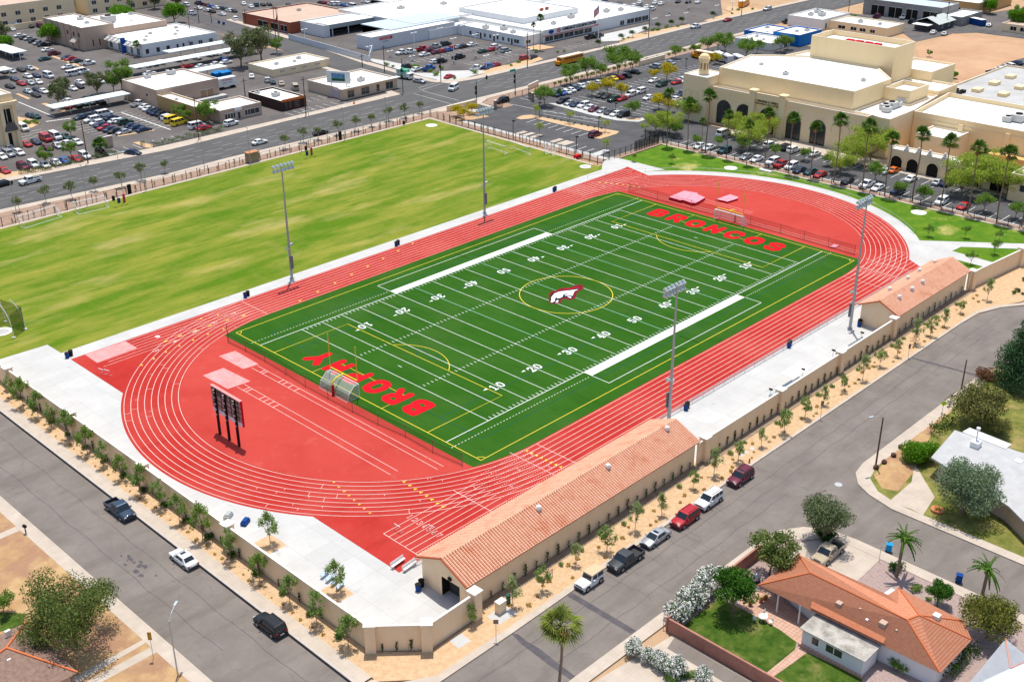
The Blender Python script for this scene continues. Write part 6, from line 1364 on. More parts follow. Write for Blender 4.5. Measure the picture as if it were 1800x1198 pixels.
# moving traffic
def T(u, v, k, c, a, lab, z=-.05): p = G(u, v, .8); car(k, c, p.x, p.y, a, lab, None, True, z, moving=True)
T(52.6, 316, 'p', 'w', 184, 'white pickup truck driving at the left end of the avenue'); T(4, 321, 's', 'k', 184, 'black car cut by the left edge on the avenue'); T(233, 266, 's', 'n', -62, 'dark blue sedan turning onto the avenue by the hedge')
T(456, 248, 's', 'w', 2, 'white sedan on the avenue beside the stone pier'); T(563, 231, 's', 'k', 0, 'black sedan behind a street tree on the near side of the avenue'); T(797, 154, 'v', 'w', 205, 'white van crossing the intersection')
T(1223, 46, 'p', 'w', 180, 'white pickup truck on the avenue beside the clipped shrubs'); T(1279, 34, 's', 'r', 180, 'red car on the far part of the avenue'); T(1349, 15, 'u', 'w', 180, 'white car near the far end of the avenue'); T(1384, 37, 'p', 'k', 0, 'black pickup truck on the avenue beside the white store')
T(737, 141, 's', 'v', -80, 'silver car waiting at the traffic light on the side street'); T(883, 176, 'u', 'k', 175, 'black utility car entering the school gate')
p = G(712, 133, 1); o = thing('box_truck', 'white and green box truck waiting on the side street', 'truck', (p.x, p.y, -.04), radians(-84)); b = MB(); b.box(-3, -1.15, .6, 1.2, 1.15, 3.2); b.obj('cargo_box', mat('green_stripe', (.02,.35,.2), .6, (.75,.78,.76), .5, 1), o); MB().box(1.25, -1.05, .5, 3, 1.05, 2.2).obj('cab', m_trim, o); MB().box(2.6, -.95, 1.3, 3.02, .95, 2.05).obj('windshield', m_cg, o)
for sx in (-2, 2):
    for sy in (-1, 1): MB().tube((sx, sy*.9, .45), (sx, sy*1.16, .45), .45, .45, 12).obj('wheel', m_tyre, o)
def bus(u, v, a, label, L=12, colr=(.85,.3,.01), z=-.05, roof=(.85,.75,.55)):
    p = G(u, v, 1.4); o = thing('bus', label, 'bus', (p.x, p.y, z), radians(a)); mb = MB(); h = L/2
    mb.box(-h, -1.2, .5, h-1.3, 1.2, 2.75); mb.box(h-1.3, -1.05, .5, h, 1.05, 1.6); mb.obj('body', mat('bus_%d' % int(colr[0]*100), colr, .4, coat=.4), o); MB().prism([(-h, -1.1), (h-1.4, -1.1), (h-1.4, 1.1), (-h, 1.1)], 2.752, 2.95).obj('roof', mat('bus_roof_%d' % int(roof[0]*100), roof, .5), o)
    wn = MB()
    for i in range(int(L)-3):
        for s in (-1, 1): wn.box(-h+.4+i, min(s*1.19, s*1.215), 1.75, -h+1.15+i, max(s*1.19, s*1.215), 2.45)
    wn.obj('windows', m_cg, o); MB().box(h-1.32, -1, 1.7, h-1.28, 1, 2.55).obj('windshield', m_cg, o)
    st = MB()
    for s in (-1, 1): st.box(-h, min(s*1.2, s*1.212), 1.2, h-1.3, max(s*1.2, s*1.212), 1.28)
    st.obj('stripe', m_iron, o)
    for sx in (-h+2.4, h-1.0):
        for s in (-1, 1): MB().tube((sx, s*.95, .48), (sx, s*1.22, .48), .48, .48, 14).obj('wheel', m_tyre, o)
bus(1000, 104, 180, 'yellow school bus on the avenue behind the green trees', 13); bus(1308, 5, 20, 'orange school bus parked beyond the avenue at the top edge', 12); bus(1236, 97, 90, 'yellow bus half hidden behind the cupola', 9)
for i, (u, v) in enumerate(((1263.5, 99), (1277, 103), (1296, 104))): bus(u, v, 60, 'white minibus, %s of three from the left behind the cupola' % ordn(i+1), 7, (.72, .73, .74), -.02, (.8, .8, .8))
# parking lots (positions read from the photo)
gl = 'cars parked in the lots across the avenue'
row(gl, 'in the row along the avenue hedge', 90, '6.7,297.7,srr 40,291,umr 58.5,287,uwr 78.5,287.6,swr 97,283.5,swr 113.5,280,sbr 133.5,277,srr 148.6,272,uwr 177,265,hkr', -.1)
row(gl, 'in the lower left lot, front line', 90, '2.5,272.6,swr 15,268.5,uvr 33.4,266,hwr 82.6,257,smr 100,253.5,svr 118,250,swr 135,247.6,swr', -.1)
row(gl, 'in the lower left lot, back line', 90, '2,262,sw 15,257.6,sw 46,251,srr 62.6,247,snr 80,242,vrr 97,238.5,vwr 115,238.5,str', -.1)
row(gl, 'beside the beige arched building', 90, '3,232,hwr 18,227.6,pkr 40,224,vwr 53,200,ss 61,202.5,st', -.1)
row(gl, 'in the front line of the middle block', 0, '142,204,ssr 161,209,uwr 170,214,hwr 178,217.5,snr 184.5,222,srr 193.7,225,snr 202,227.6,skr 217,230,svr', -.1)
row(gl, 'in the back line of the middle block', 0, '155,201,sk 170,197.5,sn 183,199,vw 194.5,205,sn 203,211,sw 212,210,sw 220,213,up 232,219,sn 240,222,sn 252,226,sn', -.1)
row(gl, 'beside the ochre warehouse wall', 12, '243,181,pw 255.4,185,sw 262,189,sw 269,193,sn 275,196,sn 284,198,sk 290.5,202.5,ss 295.5,205,uw', -.1)
row(gl, 'in the row below the middle carport', 90, '115,185,prr 133.6,183,pkr 147,180,utr 158,178.6,ugr 174.5,177,pkr', -.1)
row(gl, 'under the middle carport', 90, '120,176,swr 152,171,sk 166,168,sk 180,165,sn', -.1)
row(gl, 'left of the middle trees, lower row', 90, '49,158.6,svr 62.6,165,skr 65,156,snr 76,158.6,swr', -.1)
row(gl, 'left of the middle trees, upper row', 90, '17,150,skr 25,137,ssr 36.7,145,srr 52.6,143.6,svr 66.8,142,swr 48,132,swr 63.5,131,snr 85,132,vwr', -.1)
row(gl, 'behind the middle trees', 90, '93.5,150,swr 100,146,sgr 127,153.6,swr 140,143,swr 138.6,150,skr 165,138,sw 175,141,sw 160,133,uk', -.1)
row(gl, 'by the wall left of the white building', 0, '119,116,swr 153.6,110,pw 143.6,125,vw 128.6,128.6,vw 118,100,snr 124,102,srr 133.6,106,sgr', -.1)
row(gl, 'around the trash enclosure, upper left', 8, '29,95,tn'.replace('tn', 'sn')+' 78.5,102,st 95,93,um 83,86,sw', -.1)
row(gl, 'under the upper left carport', 0, '35,61,sw 44,65,sk 52,66.5,sv 60,71,sk 68,74,sv 76,77,sk', -.1)
row(gl, 'near the tan wall, top left', 90, '20,50,sw 30,46,vb 52.6,45,sk 68,44,um 12,75,sk', -.1)
row(gl, 'under the carport at the left edge', 90, '6,124,skr 20,123,svr 37,121,skr 52,118,svr', -.1)
row(gl, 'under the long carport, left part', 90, '240,115,skr 258,113,svr 270,111,skr 282,108,swr 310,103.5,skr 322,101,sg', -.1)
row(gl, 'under the long carport, right part', 90, '345,100,uvr 367,95,skr 375,93,svr 382,92,swr 395,89,sk 393,102.7,sbr', -.1)
row(gl, 'in the open row behind the warehouse', 0, '262,127,sw 329,115,sr 353.5,115,sw 380,111,sw 397,107.7,sw', -.1)
row(gl, 'in the yard behind the restaurant', 60, '442,132,sw 469.5,139.4,uv 479.5,142,ss 494.5,145,sc 518.7,152.7,vc', -.1)
gd = 'cars on the dealer lot'
row(gd, 'in the dealer lot back line', 0, '742,85,pr 753.6,87,sm 764.5,81,pv 778,88,sr 783.7,76,uk 788,86,sb 795,82.6,sr 806,81,sv 814.6,80,sk 829.6,76.8,sw 767,90,sm', -.1)
row(gd, 'in the dealer lot middle', 0, '707,91,pwr 719.5,90,pw 746,94,sw 764.5,107,hw 777,106,jk 806,99,pk 849,88.5,sp 866,85,sr 871,81,uw 889,87.6,uv', -.1)
row(gd, 'along the front kerb of the dealer lot', 10, '715,116,uk 732,120,sw 753.7,119,pb 790,133,sr 837,119,pw 858,116,pb 872,112,sr 922,101,ur 937,98.5,sk', -.08)
row(gd, 'before the dealer showroom', 0, '1038.6,64,pk 1051,62,pk', -.1)
gt = 'cars in the far lots along the top edge'
row(gt, 'in the lot left of the brick building', 90, '297,12.5,pr 326,7.5,uw 350,5,pn 348.5,13,sw 363.5,7.5,sm 371,10,sb 380,12.5,sw 389,13,st 365,17,sw 372,19,sk 395,14.5,st 403,17,sw 410,18,sg 390,23.5,sw 337,22.5,pw', -.12)
row(gt, 'behind the brick building', 70, '428,5,sw 441,10,sw 450,7.5,ut 462,6.7,sk 473,6,sk 413,32,uw 507,6.5,sk', -.12)
row(gt, 'in the lot by the brick building', 90, '565,3,sm 575,4,sr 583,6,uw 592,6,uw 603,7.5,sb 618,10,vw 642,2,sw 657,2,sv 683,2,sk 688.5,6.5,sw 677,13.5,uv 712,5.5,un 723.6,9,sw 737,8.5,sw 750,28,vw', -.12)
row(gt, 'at the top edge beyond the open shed', 90, '751,1,sw 766,3,sb 775,5,un 784,9,uw 796,2,sn 1041,1,sw 1052,3,sw 1063,2,sn', -.12)
row(gt, 'in the top lot behind the showroom', 20, '1073,8,sk 1080,7.5,sr 1089,6,sn 1098,9.5,sw 1107,12.5,un 1115,8,sw 1124,9.5,sg 1125,3,sw 1137.5,10.5,sw 1147,14.5,uw 1136,16,sv 1152,3.5,sw 1162,5,sw 1192,1.5,sn 1210,2,sk 1227,2,sw 1120,15,sw', -.12)
gk = 'cars in the school lot'
row(gk, 'in the school row by the planted wall', 90, '972.6,164.5,ss 983.5,162,sb 993.5,160,sw 1002,156.5,sw 1010,153.4,ss 1019,150,sw 1034,147,sw 1050,144,sw 1063,139.5,sk 1076,136.7,sy 1087,134,sr 1100,131.7,sk 1115,125,sk 1152,116,uv 1177,109,sv', -.02)
row(gk, 'in the school row beside the drive', 180, '990,177,uk 1002,179.5,sv 1012.7,182.6,sn 1026,184,uw 1037,187.5,sw 1045,191,sm 1059.5,192.6,sv 1073,196,sg 1083,198.5,sw 1096,201,uk', -.02)
row(gk, 'by the planted islands of the school lot', 180, '1057,166,sg 1067,168,sg 1078.6,173.5,up 1093.6,172,sr 1100,153.4,sw 1125,159.5,uw 1108,165,uw', -.02)
row(gk, 'in the school lot near the cupola tower', 180, '1150,140,sw 1163,147.6,up 1190,143,sr 1199,138,sw 1207,132,sn 1198.5,165,un 1187,173,sw 1178,178,sw 1203,140,sw 1140,170,sw 1196,181,sv', -.02)
car('u', 'm', G(1046, 235, .8).x, G(1046, 235, .8).y, 5, 'dark maroon utility car alone in the small lot beside the lawn fence', None, True, -.02)
gp_ = 'cars in the palm-lined lot'
row(gp_, 'in the row behind the palms', 180, '1230,254.5,sw 1246,257.6,sw 1273.6,263.5,ut 1312,273.5,sv 1330,277.7,sw 1358,283,uw 1373.8,287.7,pr 1391,291,uw 1406,297,sn 1425,300,st 1442,305,sr 1490,316,sk 1523.6,322.7,pw 1543.6,328,sw 1579,335,un 1655,352.5,uw 1694,360.5,sr', -.02)
row(gp_, 'in the row nearest the theatre', 0, '1272,233.5,vw 1354,253.5,uw 1382,258,uk 1395,262,uw 1432,268,sw 1472,282,sw 1557,298.5,sw 1572,297,so 1602,312,sw 1649,318,sv 1665,320.5,sn', -.02)
gr = 'cars near the grey garage'
row(gr, 'near the grey garage at the top right', 10, '1523,4.5,sw 1542,28,pm 1588,30,pw 1603,37,pk 1641,55.5,sw 1661,58,sv 1739,43,sv', -.04)
row(gr, 'in the line beyond the dirt lot', 60, '1743,125.5,sk 1758,121.5,uw 1774.5,115,uw 1789,109,sn 1793,130,sm', -.02)
# ---------------------------------------------------------------- vegetation
L_pv = leafmat('palo_verde_leaf', (.25,.36,.04), (.46,.54,.1), .5); L_mes = leafmat('mesquite_leaf', (.1,.2,.03), (.26,.4,.08), .45); L_yel = leafmat('yellow_bloom', (.55,.42,.02), (.75,.58,.05), .35, (.25,.34,.04), .7)
L_ol = leafmat('olive_leaf', (.08,.11,.05), (.23,.28,.14), .3); L_dk = leafmat('dark_leaf', (.02,.06,.012), (.07,.16,.025), .25); L_br = leafmat('bright_leaf', (.07,.19,.01), (.17,.36,.03), .3); L_st = leafmat('street_leaf', (.12,.22,.05), (.3,.42,.12), .4)
L_pine = leafmat('pine_needle', (.03,.075,.035), (.09,.17,.07), .15); L_euc = leafmat('eucalyptus_leaf', (.07,.11,.04), (.2,.22,.1), .25, (.3,.3,.2), .96); L_palm = leafmat('palm_frond', (.03,.08,.012), (.1,.2,.03), .2); L_dead = leafmat('dead_frond', (.25,.15,.06), (.4,.26,.1), .1)
L_ole = leafmat('oleander_leaf', (.05,.11,.03), (.12,.2,.06), .25, (.9,.89,.85), .38); L_vine = leafmat('vine_leaf', (.02,.045,.012), (.05,.1,.02), .15); L_bronze = leafmat('bronze_leaf', (.14,.07,.04), (.28,.15,.08), .2); L_gold = leafmat('golden_groundcover', (.35,.24,.03), (.55,.36,.06), .1)
L_pale = leafmat('sparse_leaf', (.22,.32,.08), (.45,.5,.25), .4)
L_palm2 = leafmat('yellow_palm_frond', (.08,.13,.02), (.26,.3,.06), .25)
def leaves(mb, pts, s, rn, flat=.0, mi=0):
    for c in pts:
        a = Vector((rn.gauss(0, 1), rn.gauss(0, 1), rn.gauss(0, 1)*(1-flat))).normalized(); b = a.orthogonal().normalized(); b = Matrix.Rotation(rn.uniform(0, 6.28), 3, a) @ b; c2 = a.cross(b); k = s*rn.uniform(.6, 1.3)
        p = Vector(c); mb.add([p-b*k, p+c2*k*.45, p+b*k, p-c2*k*.45], [(0, 1, 2, 3)], mi)
def crown_pts(rn, n, clumps, tight=.45):
    out = []
    tot = sum(c[3]**2 for c in clumps)
    for cx, cy, cz, r, fl in clumps:
        m = int(n*r*r/tot)
        for _ in range(m):
            d = Vector((rn.gauss(0, 1), rn.gauss(0, 1), rn.gauss(0, 1))).normalized(); q = r*(rn.random()**tight)
            out.append((cx+d.x*q, cy+d.y*q, cz+d.z*q*fl))
    return out
def tree_mesh(seed, H, R, trunk_h, n, leaf, ls, tr=.12, kind='round', nclump=16, fl=.75, limbs=5, dens=.45, mtrunk=None, core=False):
    rn = random.Random(seed); tb = MB(); lean = Vector((rn.uniform(-.15, .15), rn.uniform(-.15, .15), 0)); top = Vector((lean.x*trunk_h, lean.y*trunk_h, trunk_h))
    tb.tube((0, 0, -.1), top*.5, tr, tr*.8, 7); tb.tube(top*.5, top, tr*.8, tr*.65, 7)
    cl = []; ch = H-trunk_h
    for i in range(nclump):
        a = 2*pi*i/nclump*2.4+rn.uniform(-.4, .4); f = rn.random()
        if kind == 'round': rr = R*sqrt(rn.random())*.78; zz = trunk_h+ch*(.28+.5*rn.random()*(1-.45*(rr/R))); r = R*rn.uniform(.28, .45)
        elif kind == 'cone': zz = trunk_h+ch*f*.92; rr = R*(1-f*.85)*rn.uniform(.2, .8); r = R*(.16+.34*(1-f))*rn.uniform(.7, 1.1)
        elif kind == 'column': zz = trunk_h+ch*(.1+.8*f); rr = R*.5*rn.random(); r = R*rn.uniform(.4, .6)
        elif kind == 'vase': zz = trunk_h+ch*(.1+.75*f); rr = R*(.25+.6*sin(pi*min(1, f+.15)))*sqrt(rn.random()); r = R*rn.uniform(.24, .38)
        else: zz = trunk_h+ch*(.2+.6*rn.random()); rr = R*sqrt(rn.random())*.8; r = R*rn.uniform(.25, .4)
        cl.append((top.x+rr*cos(a), top.y+rr*sin(a), zz, r, fl))
    for i in range(limbs):
        c = cl[i*len(cl)//limbs]; e_ = Vector(c[:3]); m = top.lerp(e_, .5)+Vector((0, 0, -.05*ch)); tb.tube(top*.85, m, tr*.5, tr*.3, 5); tb.tube(m, e_, tr*.3, tr*.1, 5)
        for j in range(2):
            c2 = cl[rn.randrange(len(cl))]; tb.tube(m, c2[:3], tr*.18, tr*.05, 4)
    lm = MB(); leaves(lm, crown_pts(rn, n, cl, dens), ls, rn)
    return tb.mesh('trunk', [mtrunk or m_bark]), lm.mesh('crown', [leaf])
def plant(me, x, y, label, name='tree', cat='tree', group=None, s=1, z=0, seed=0):
    r = random.Random(seed+int(x*13+y*7)); o = thing(name, label, cat, (x, y, z), r.uniform(0, 6.28), group); o.scale = (s, s, s*r.uniform(.94, 1.08))
    inst('trunk', me[0], o); inst('crown', me[1], o); return o
def at(u, v, me, label, s=1, z=0.0, **k): p = G(u, v, z); return plant(me, p.x, p.y, label, s=s, z=z, **k)
L_st2 = leafmat('ash_tree_leaf', (.12,.22,.03), (.28,.4,.09), .4)
T_street = [tree_mesh(10+i, 4.3, 1.2, 1.2, 850, L_st if i < 2 else L_pale, .125, .045, 'vase', 18, 1.4, 9, .8) for i in range(4)]
T_street += [tree_mesh(50+i, 4.3, 1.3, 1.3, 1150, L_st2 if i else L_st, .13, .05, 'vase', 18, 1.35, 9, .75) for i in range(2)]
T_mes = [tree_mesh(20+i, 7.0, 3.2, 2.0, 2600, L_mes, .22, .14, 'round', 16, .8, 6, .5) for i in range(3)]
T_pv = [tree_mesh(30+i, 8.8, 5.4, 1.8, 5600, L_pv, .23, .2, 'open', 34, .6, 8, .62) for i in range(3)]
T_yel = [tree_mesh(40+i, 5.2, 2.7, 1.5, 2000, L_yel, .2, .12, 'round', 14, .75, 6, .5) for i in range(2)]
T_small = [tree_mesh(60+i, 3.4, 1.2, 1.0, 420, L_mes, .17, .05, 'round', 8, .9, 5, .5) for i in range(2)]
T_pale = [tree_mesh(65+i, 4.4, 1.7, 1.6, 520, L_pv, .17, .06, 'open', 10, .9, 6, .55) for i in range(2)]
def shrub_mesh(seed, R, H, n, leaf, ls, nc=7):
    rn = random.Random(seed); cl = [(R*.55*rn.uniform(-1, 1), R*.55*rn.uniform(-1, 1), H*rn.uniform(.3, .62), R*rn.uniform(.42, .6), H/R*.7) for _ in range(nc)]
    lm = MB(); leaves(lm, crown_pts(rn, n, cl, .3), ls, rn); return lm.mesh('foliage', [leaf])
def shrub(me, x, y, label, s=1, group=None, name='shrub', cat='shrub', z=0):
    o = inst(name, me, None, (x, y, z), (x*3+y) % 6.28); o.scale = (s, s, s); return tag(o, label, cat, group)
SH_g = shrub_mesh(1, .9, 1.0, 420, L_mes, .13); SH_d = shrub_mesh(2, .9, 1.1, 420, L_dk, .13); SH_gold = shrub_mesh(3, .35, .28, 60, L_gold, .09, 4); SH_ole = shrub_mesh(4, 1.3, 2.2, 2600, L_ole, .13, 10); SH_ol = shrub_mesh(5, .9, 1.0, 400, L_st, .13)
# vines on the outside of the walls
def vine_mesh(seed):
    rn = random.Random(seed); mb = MB(); mb.tube((0, 0, 0), (rn.uniform(-.1, .1), 0, 1.5), .03, .015, 4); pts = [(rn.gauss(0, .16)*(1-.3*t), rn.uniform(-.1, .06), .15+1.35*t) for t in [rn.random() for _ in range(70)]]; leaves(mb, pts, .11, rn); return mb.mesh('climbing_vine', [L_vine])
VN = [vine_mesh(i) for i in range(3)]
def vines(group, where, pts, s=1.0, rz=0):
    for i, (x, y) in enumerate(pts):
        o = inst('climbing_vine', VN[i % 3], None, (x, y, .03), rz); k = s*(.75+.5*((i*53) % 10)/10); o.scale = (k, k, k); tag(o, 'dark climbing vine, %s from the left %s' % (ordn(i+1), where), 'vine', group)
vines('vines on the long street wall', 'along the tiled building wall', [(-76.5+i*2.05, -55.78) for i in range(21)])
vines('vines on the street wall', 'on the wall between the tiled buildings', [(-30.2+i*2.02, -55.85) for i in range(28)])
vines('vines on the far wall', 'on the far tiled building wall', [(28.5+i*2.3, -55.7) for i in range(12)])
vines('vines on the left wall', 'on the wall beside the left street', [(-93.35, 38-i*4.3) for i in range(21)], 1.0, pi/2)
vines('vines at the corner wall', 'on the angled corner wall', [(-92.1+i*1.2, -53.6-i*1.15) for i in range(4)])
vines('vines on the avenue fence', 'on the avenue fence', [(-57+i*2.6, 118.95) for i in range(48)], 1.1)
vines('vines on the parking fence', 'on the lawn and parking fence', [(72.2-.002*i, 115.5-i*2.6) for i in range(24)], 1.1, pi/2)
# young trees in the gravel strips
g1 = 'young trees in the gravel strip along the street'
L1 = [(833, 1100), (905, 1067), (957, 1040), (1016, 993), (1070, 970), (1119, 933), (1166, 906), (1222, 860), (1258, 837)]
L2 = [(1300, 812), (1341, 786), (1381, 762), (1418, 735), (1451, 712), (1486, 688), (1519, 668), (1549, 645), (1580, 627), (1611, 605), (1638, 591), (1663, 574), (1691, 551), (1735, 527)]
N_ = len(L1+L2)
for i, (u, v) in enumerate(sorted(L1+L2)):
    p = G(u, v, .05); y = min(-57.6, max(-60.4, p.y+.3)) if u < 1700 else p.y
    plant(T_street[(i*2+(i//3)) % 4], p.x, y, 'young slender tree, %s from the left in the gravel before the long wall' % ordn(i+1), group=g1, s=.8+.45*((i*5) % 7)/7, z=.04, seed=i)
g1 = 'young trees beside the left street'
L3 = [(5, 703), (32, 718), (60, 736), (85, 753), (118, 775), (150, 800), (180, 820), (212, 842), (250, 868), (287, 890), (328, 912), (371, 940), (412, 980), (465, 1017), (508, 1062), (560, 1095), (616, 1135)]
for i, (u, v) in enumerate(L3):
    p = G(u, v, .05); plant(T_street[4+(i % 2)] if i % 3 else T_street[0], -94.4, p.y, 'leafy young tree, %s from the top along the left street wall' % ordn(i+1), group=g1, s=1.0+.35*((i*5) % 7)/7, z=.04, seed=i)
# shrubs and golden ground cover in the strips
rn = random.Random(12); k = 0
pts = sorted([(-76+i*1.9+rn.uniform(-.6, .6), rn.choice([-60.4, -59.8, -58.6])+rn.uniform(-.3, .3)) for i in range(70)])
for i, (x, y) in enumerate(pts): shrub(SH_gold, x, y, 'low golden groundcover tuft, %s from the left before the long wall' % ordn(i+1), rn.uniform(.7, 1.5), 'golden tufts before the long wall', 'groundcover_plant', 'plant', .045)
pts = [(-95.1+rn.uniform(-.2, .3), 46-i*2.1+rn.uniform(-.5, .5)) for i in range(46)]
for i, (x, y) in enumerate(pts): shrub(SH_gold, x, y, 'low golden groundcover tuft, %s from the top beside the left street' % ordn(i+1), rn.uniform(.5, 1.1), 'golden tufts beside the left street', 'groundcover_plant', 'plant', .045)
pts = [(-74+i*4.2, -57.6+rn.uniform(-.2, .3)) for i in range(30)]
for i, (x, y) in enumerate(pts): shrub(SH_ol, x, y, 'small upright shrub, %s from the left near the long wall foot' % ordn(i+1), rn.uniform(.4, .7), 'small shrubs at the long wall foot', z=.045)
pts = [(-93.9, 36-i*5.6) for i in range(16)]
for i, (x, y) in enumerate(pts): shrub(SH_d, x, y, 'dark green shrub, %s from the top near the left street wall' % ordn(i+1), rn.uniform(.6, .95), 'dark shrubs near the left street wall', z=.045)
# far gravel corner beyond the last wall
pts = [(60+rn.uniform(0, 34), -62-rn.uniform(0, 9)) for i in range(34)]; pts.sort()
for i, (x, y) in enumerate(pts): shrub(SH_d, x, y, 'round desert shrub, %s of %d from the left in the far right gravel' % (ordn(i+1), len(pts)), rn.uniform(.4, .8), 'desert shrubs in the far right gravel', z=.045)
# avenue trees
g1 = 'young street trees along the avenue'
LA = [(35, 372), (82, 357), (128, 350), (168, 336), (214, 329), (250, 317), (290, 305), (501, 262), (533, 250), (560, 245), (595, 237), (625, 230), (652, 222), (683, 213), (712, 207), (737, 199)]
T_av = [tree_mesh(95+i, 3.5, 1.2, 1.5, 700, leafmat('dusty_leaf', (.13,.18,.07), (.25,.3,.13), .35), .14, .05, 'round', 12, .85, 6, .5) for i in range(3)]
for i, (u, v) in enumerate(LA): at(u, v, T_av[i % 3], 'small round street tree, %s of %d from the left along the avenue' % (ordn(i+1), len(LA)), s=1.2+.2*(i % 3)/2, group=g1, z=.04, seed=i)
# school trees
g1 = 'mesquite trees between avenue and school lot'
for i, (u, v, s) in enumerate(((958, 187, 1.15), (1003, 150, 1.2), (1033, 142, 1.3), (1056, 138, .9), (1087, 133, 1.7), (1110, 125, 1.2), (1105, 200, .0))):
    if s: at(u, v, T_mes[i % 3], 'bright green mesquite, %s from the left between avenue and school lot' % ordn(i+1), s=s, group=g1, seed=i)
at(1110, 206, T_mes[1], 'green mesquite on the gravel island at the drive corner', s=.85)
for i, (u, v, s, me) in enumerate(((1040, 168, .9, 0), (1067, 167, 1.15, 1), (1093, 170, .9, 0), (1150, 140, .8, 1), (1172, 143, 1.25, 0), (1158, 193, 1.1, 1), (1176, 196, .8, 0), (1242, 110, .6, 1), (1258, 113, .8, 0))):
    at(u, v, T_yel[me], 'yellow flowering palo verde, %s of nine from the left in the school lot' % ordn(i+1), s=s, group='yellow trees in the school lot', seed=i)
for i, (u, v) in enumerate(((805, 205), (830, 200), (816, 210))): at(u, v, T_yel[i % 2], 'yellow flowering tree by the avenue corner, %s of three' % ordn(i+1), s=.8, group='yellow trees by the avenue corner', seed=i)
for i, (u, v) in enumerate(((942, 206), (1002, 217), (948, 238), (1064, 232), (1066, 266), (1133, 238))): at(u, v, T_pale[i % 2], 'pale airy sapling, %s of six in and around the small parking lot' % ordn(i+1), s=.95, group='saplings around the small lot', seed=i, z=.1)
g1 = 'palo verde trees along the palm-lined lot'
LP = [(1153, 232, .85, 0), (1176, 235, .9, 0), (1190, 242, .8, 2), (1210, 210, 1.0, 0), (1224, 256, .6, 2), (1262, 258, .55, 2), (1292, 240, .9, 0), (1318, 262, 1.0, 0), (1335, 245, 1.05, 1), (1307, 268, .8, 2), (1363, 275, .62, 2), (1415, 283, .65, 2), (1455, 292, .62, 2), (1478, 305, .85, 1), (1500, 290, 1.05, 0), (1530, 282, 1.35, 1), (1538, 318, .85, 2), (1580, 345, .72, 2), (1624, 358, .85, 2), (1690, 345, 1.25, 0), (1722, 332, 1.35, 1), (1729, 372, .85, 2), (1752, 340, 1.1, 0), (1784, 385, .75, 2), (1800, 350, 1.0, 1), (1770, 345, 1.0, 0)]
LP.sort()
for i, (u, v, s, k) in enumerate(LP):
    p = G(u, v, 0); me = (T_pv if k < 2 else T_mes)[i % 3]
    plant(me, p.x, p.y, 'airy bright green tree, %s from the left along the palm-lined lot' % ordn(i+1), group=g1, s=s*.9, seed=i)
for i, (u, v, s) in enumerate(((1181, 288, 1), (1114, 284, .9), (1631, 416, 1), (1696, 418, 1), (1756, 425, 1), (1747, 447, 1.1), (1706, 465, 1.1))): at(u, v, T_small[i % 2], 'small dark tree on the east lawn, %s of seven' % ordn(i+1), s=s, group='small trees on the east lawn', seed=i, z=.02)
for i, (u, v, s) in enumerate(((1188, 103, .8), (1221, 98, .75), (1245, 92, 1.0), (1262, 90, 1.1), (1275, 95, 1.2), (1310, 105, 1.3), (1330, 95, .9), (1372, 92, 1.0), (1385, 88, .8))): at(u, v, T_mes[i % 3], 'mesquite tree, %s of nine from the left behind the school bell tower' % ordn(i+1), s=s, group='trees behind the bell tower', seed=i)
# clipped shrubs on dealer frontage
topi = (MB().tube((0, 0, 0), (0, 0, 1.4), .06, .05, 5).mesh('trunk', [m_bark]), shrub_mesh(77, 1.0, 1.5, 500, L_dk, .14))
for i, (u, v) in enumerate(((1093, 72), (1112, 66), (1135, 59), (1157.5, 52), (1181, 47), (1199, 42), (1254, 32), (1053+0, 83))):
    p = G(u, v); o = thing('topiary_tree', 'clipped round shrub on a stem, %s of eight from the left before the dealer' % ordn(i+1), 'tree', (p.x, p.y, 0), 0, 'clipped shrubs before the dealer'); inst('trunk', topi[0], o); c = inst('crown', topi[1], o, (0, 0, 1.0)); o.scale = (1.3, 1.3, 1.3)
for i, (u, v, s) in enumerate(((680, 115, 1.2), (728, 122, 2.0), (690, 118, .8), (757, 127, 1.2), (768, 133, 1.5), (775, 122, 1.2), (800, 139, .9), (835, 129, 1.3), (912, 111, 1.2), (899, 116, .8), (941, 92, 1.2), (980, 93, .8), (992, 91, .8), (1096, 70, .8), (1104, 68, .8), (1148, 55, 1.2), (1157, 54, 1.2), (1172, 50, 1.2), (1191, 47.5, 1), (1298, 19, 1.1), (1287, 25, .8), (1322, 17, .9))): 
    p = G(u, v); shrub(SH_g, p.x, p.y, 'rounded green shrub, %s of 22 along the dealer frontage beds' % ordn(i+1), s, 'shrubs along the dealer frontage')
for i in range(26):
    p = G(984+i*9.2, 150-i*2.5); q = G(960+i*9, 160-i*2.45); shrub(SH_ol if i % 3 else SH_g, p.x, 119.5, 'bed shrub, %s of 26 from the left between avenue and school lot' % ordn(i+1), .8+.4*((i*7) % 5)/5, 'shrubs between avenue and school lot')
for i in range(10):
    p = G(*s6(310+i*70, 575+i*14)); shrub(SH_d, p.x, p.y, 'small bush, %s of ten on the gravel island of the small lot' % ordn(i+1), .45, 'bushes on the gravel island', z=.12)
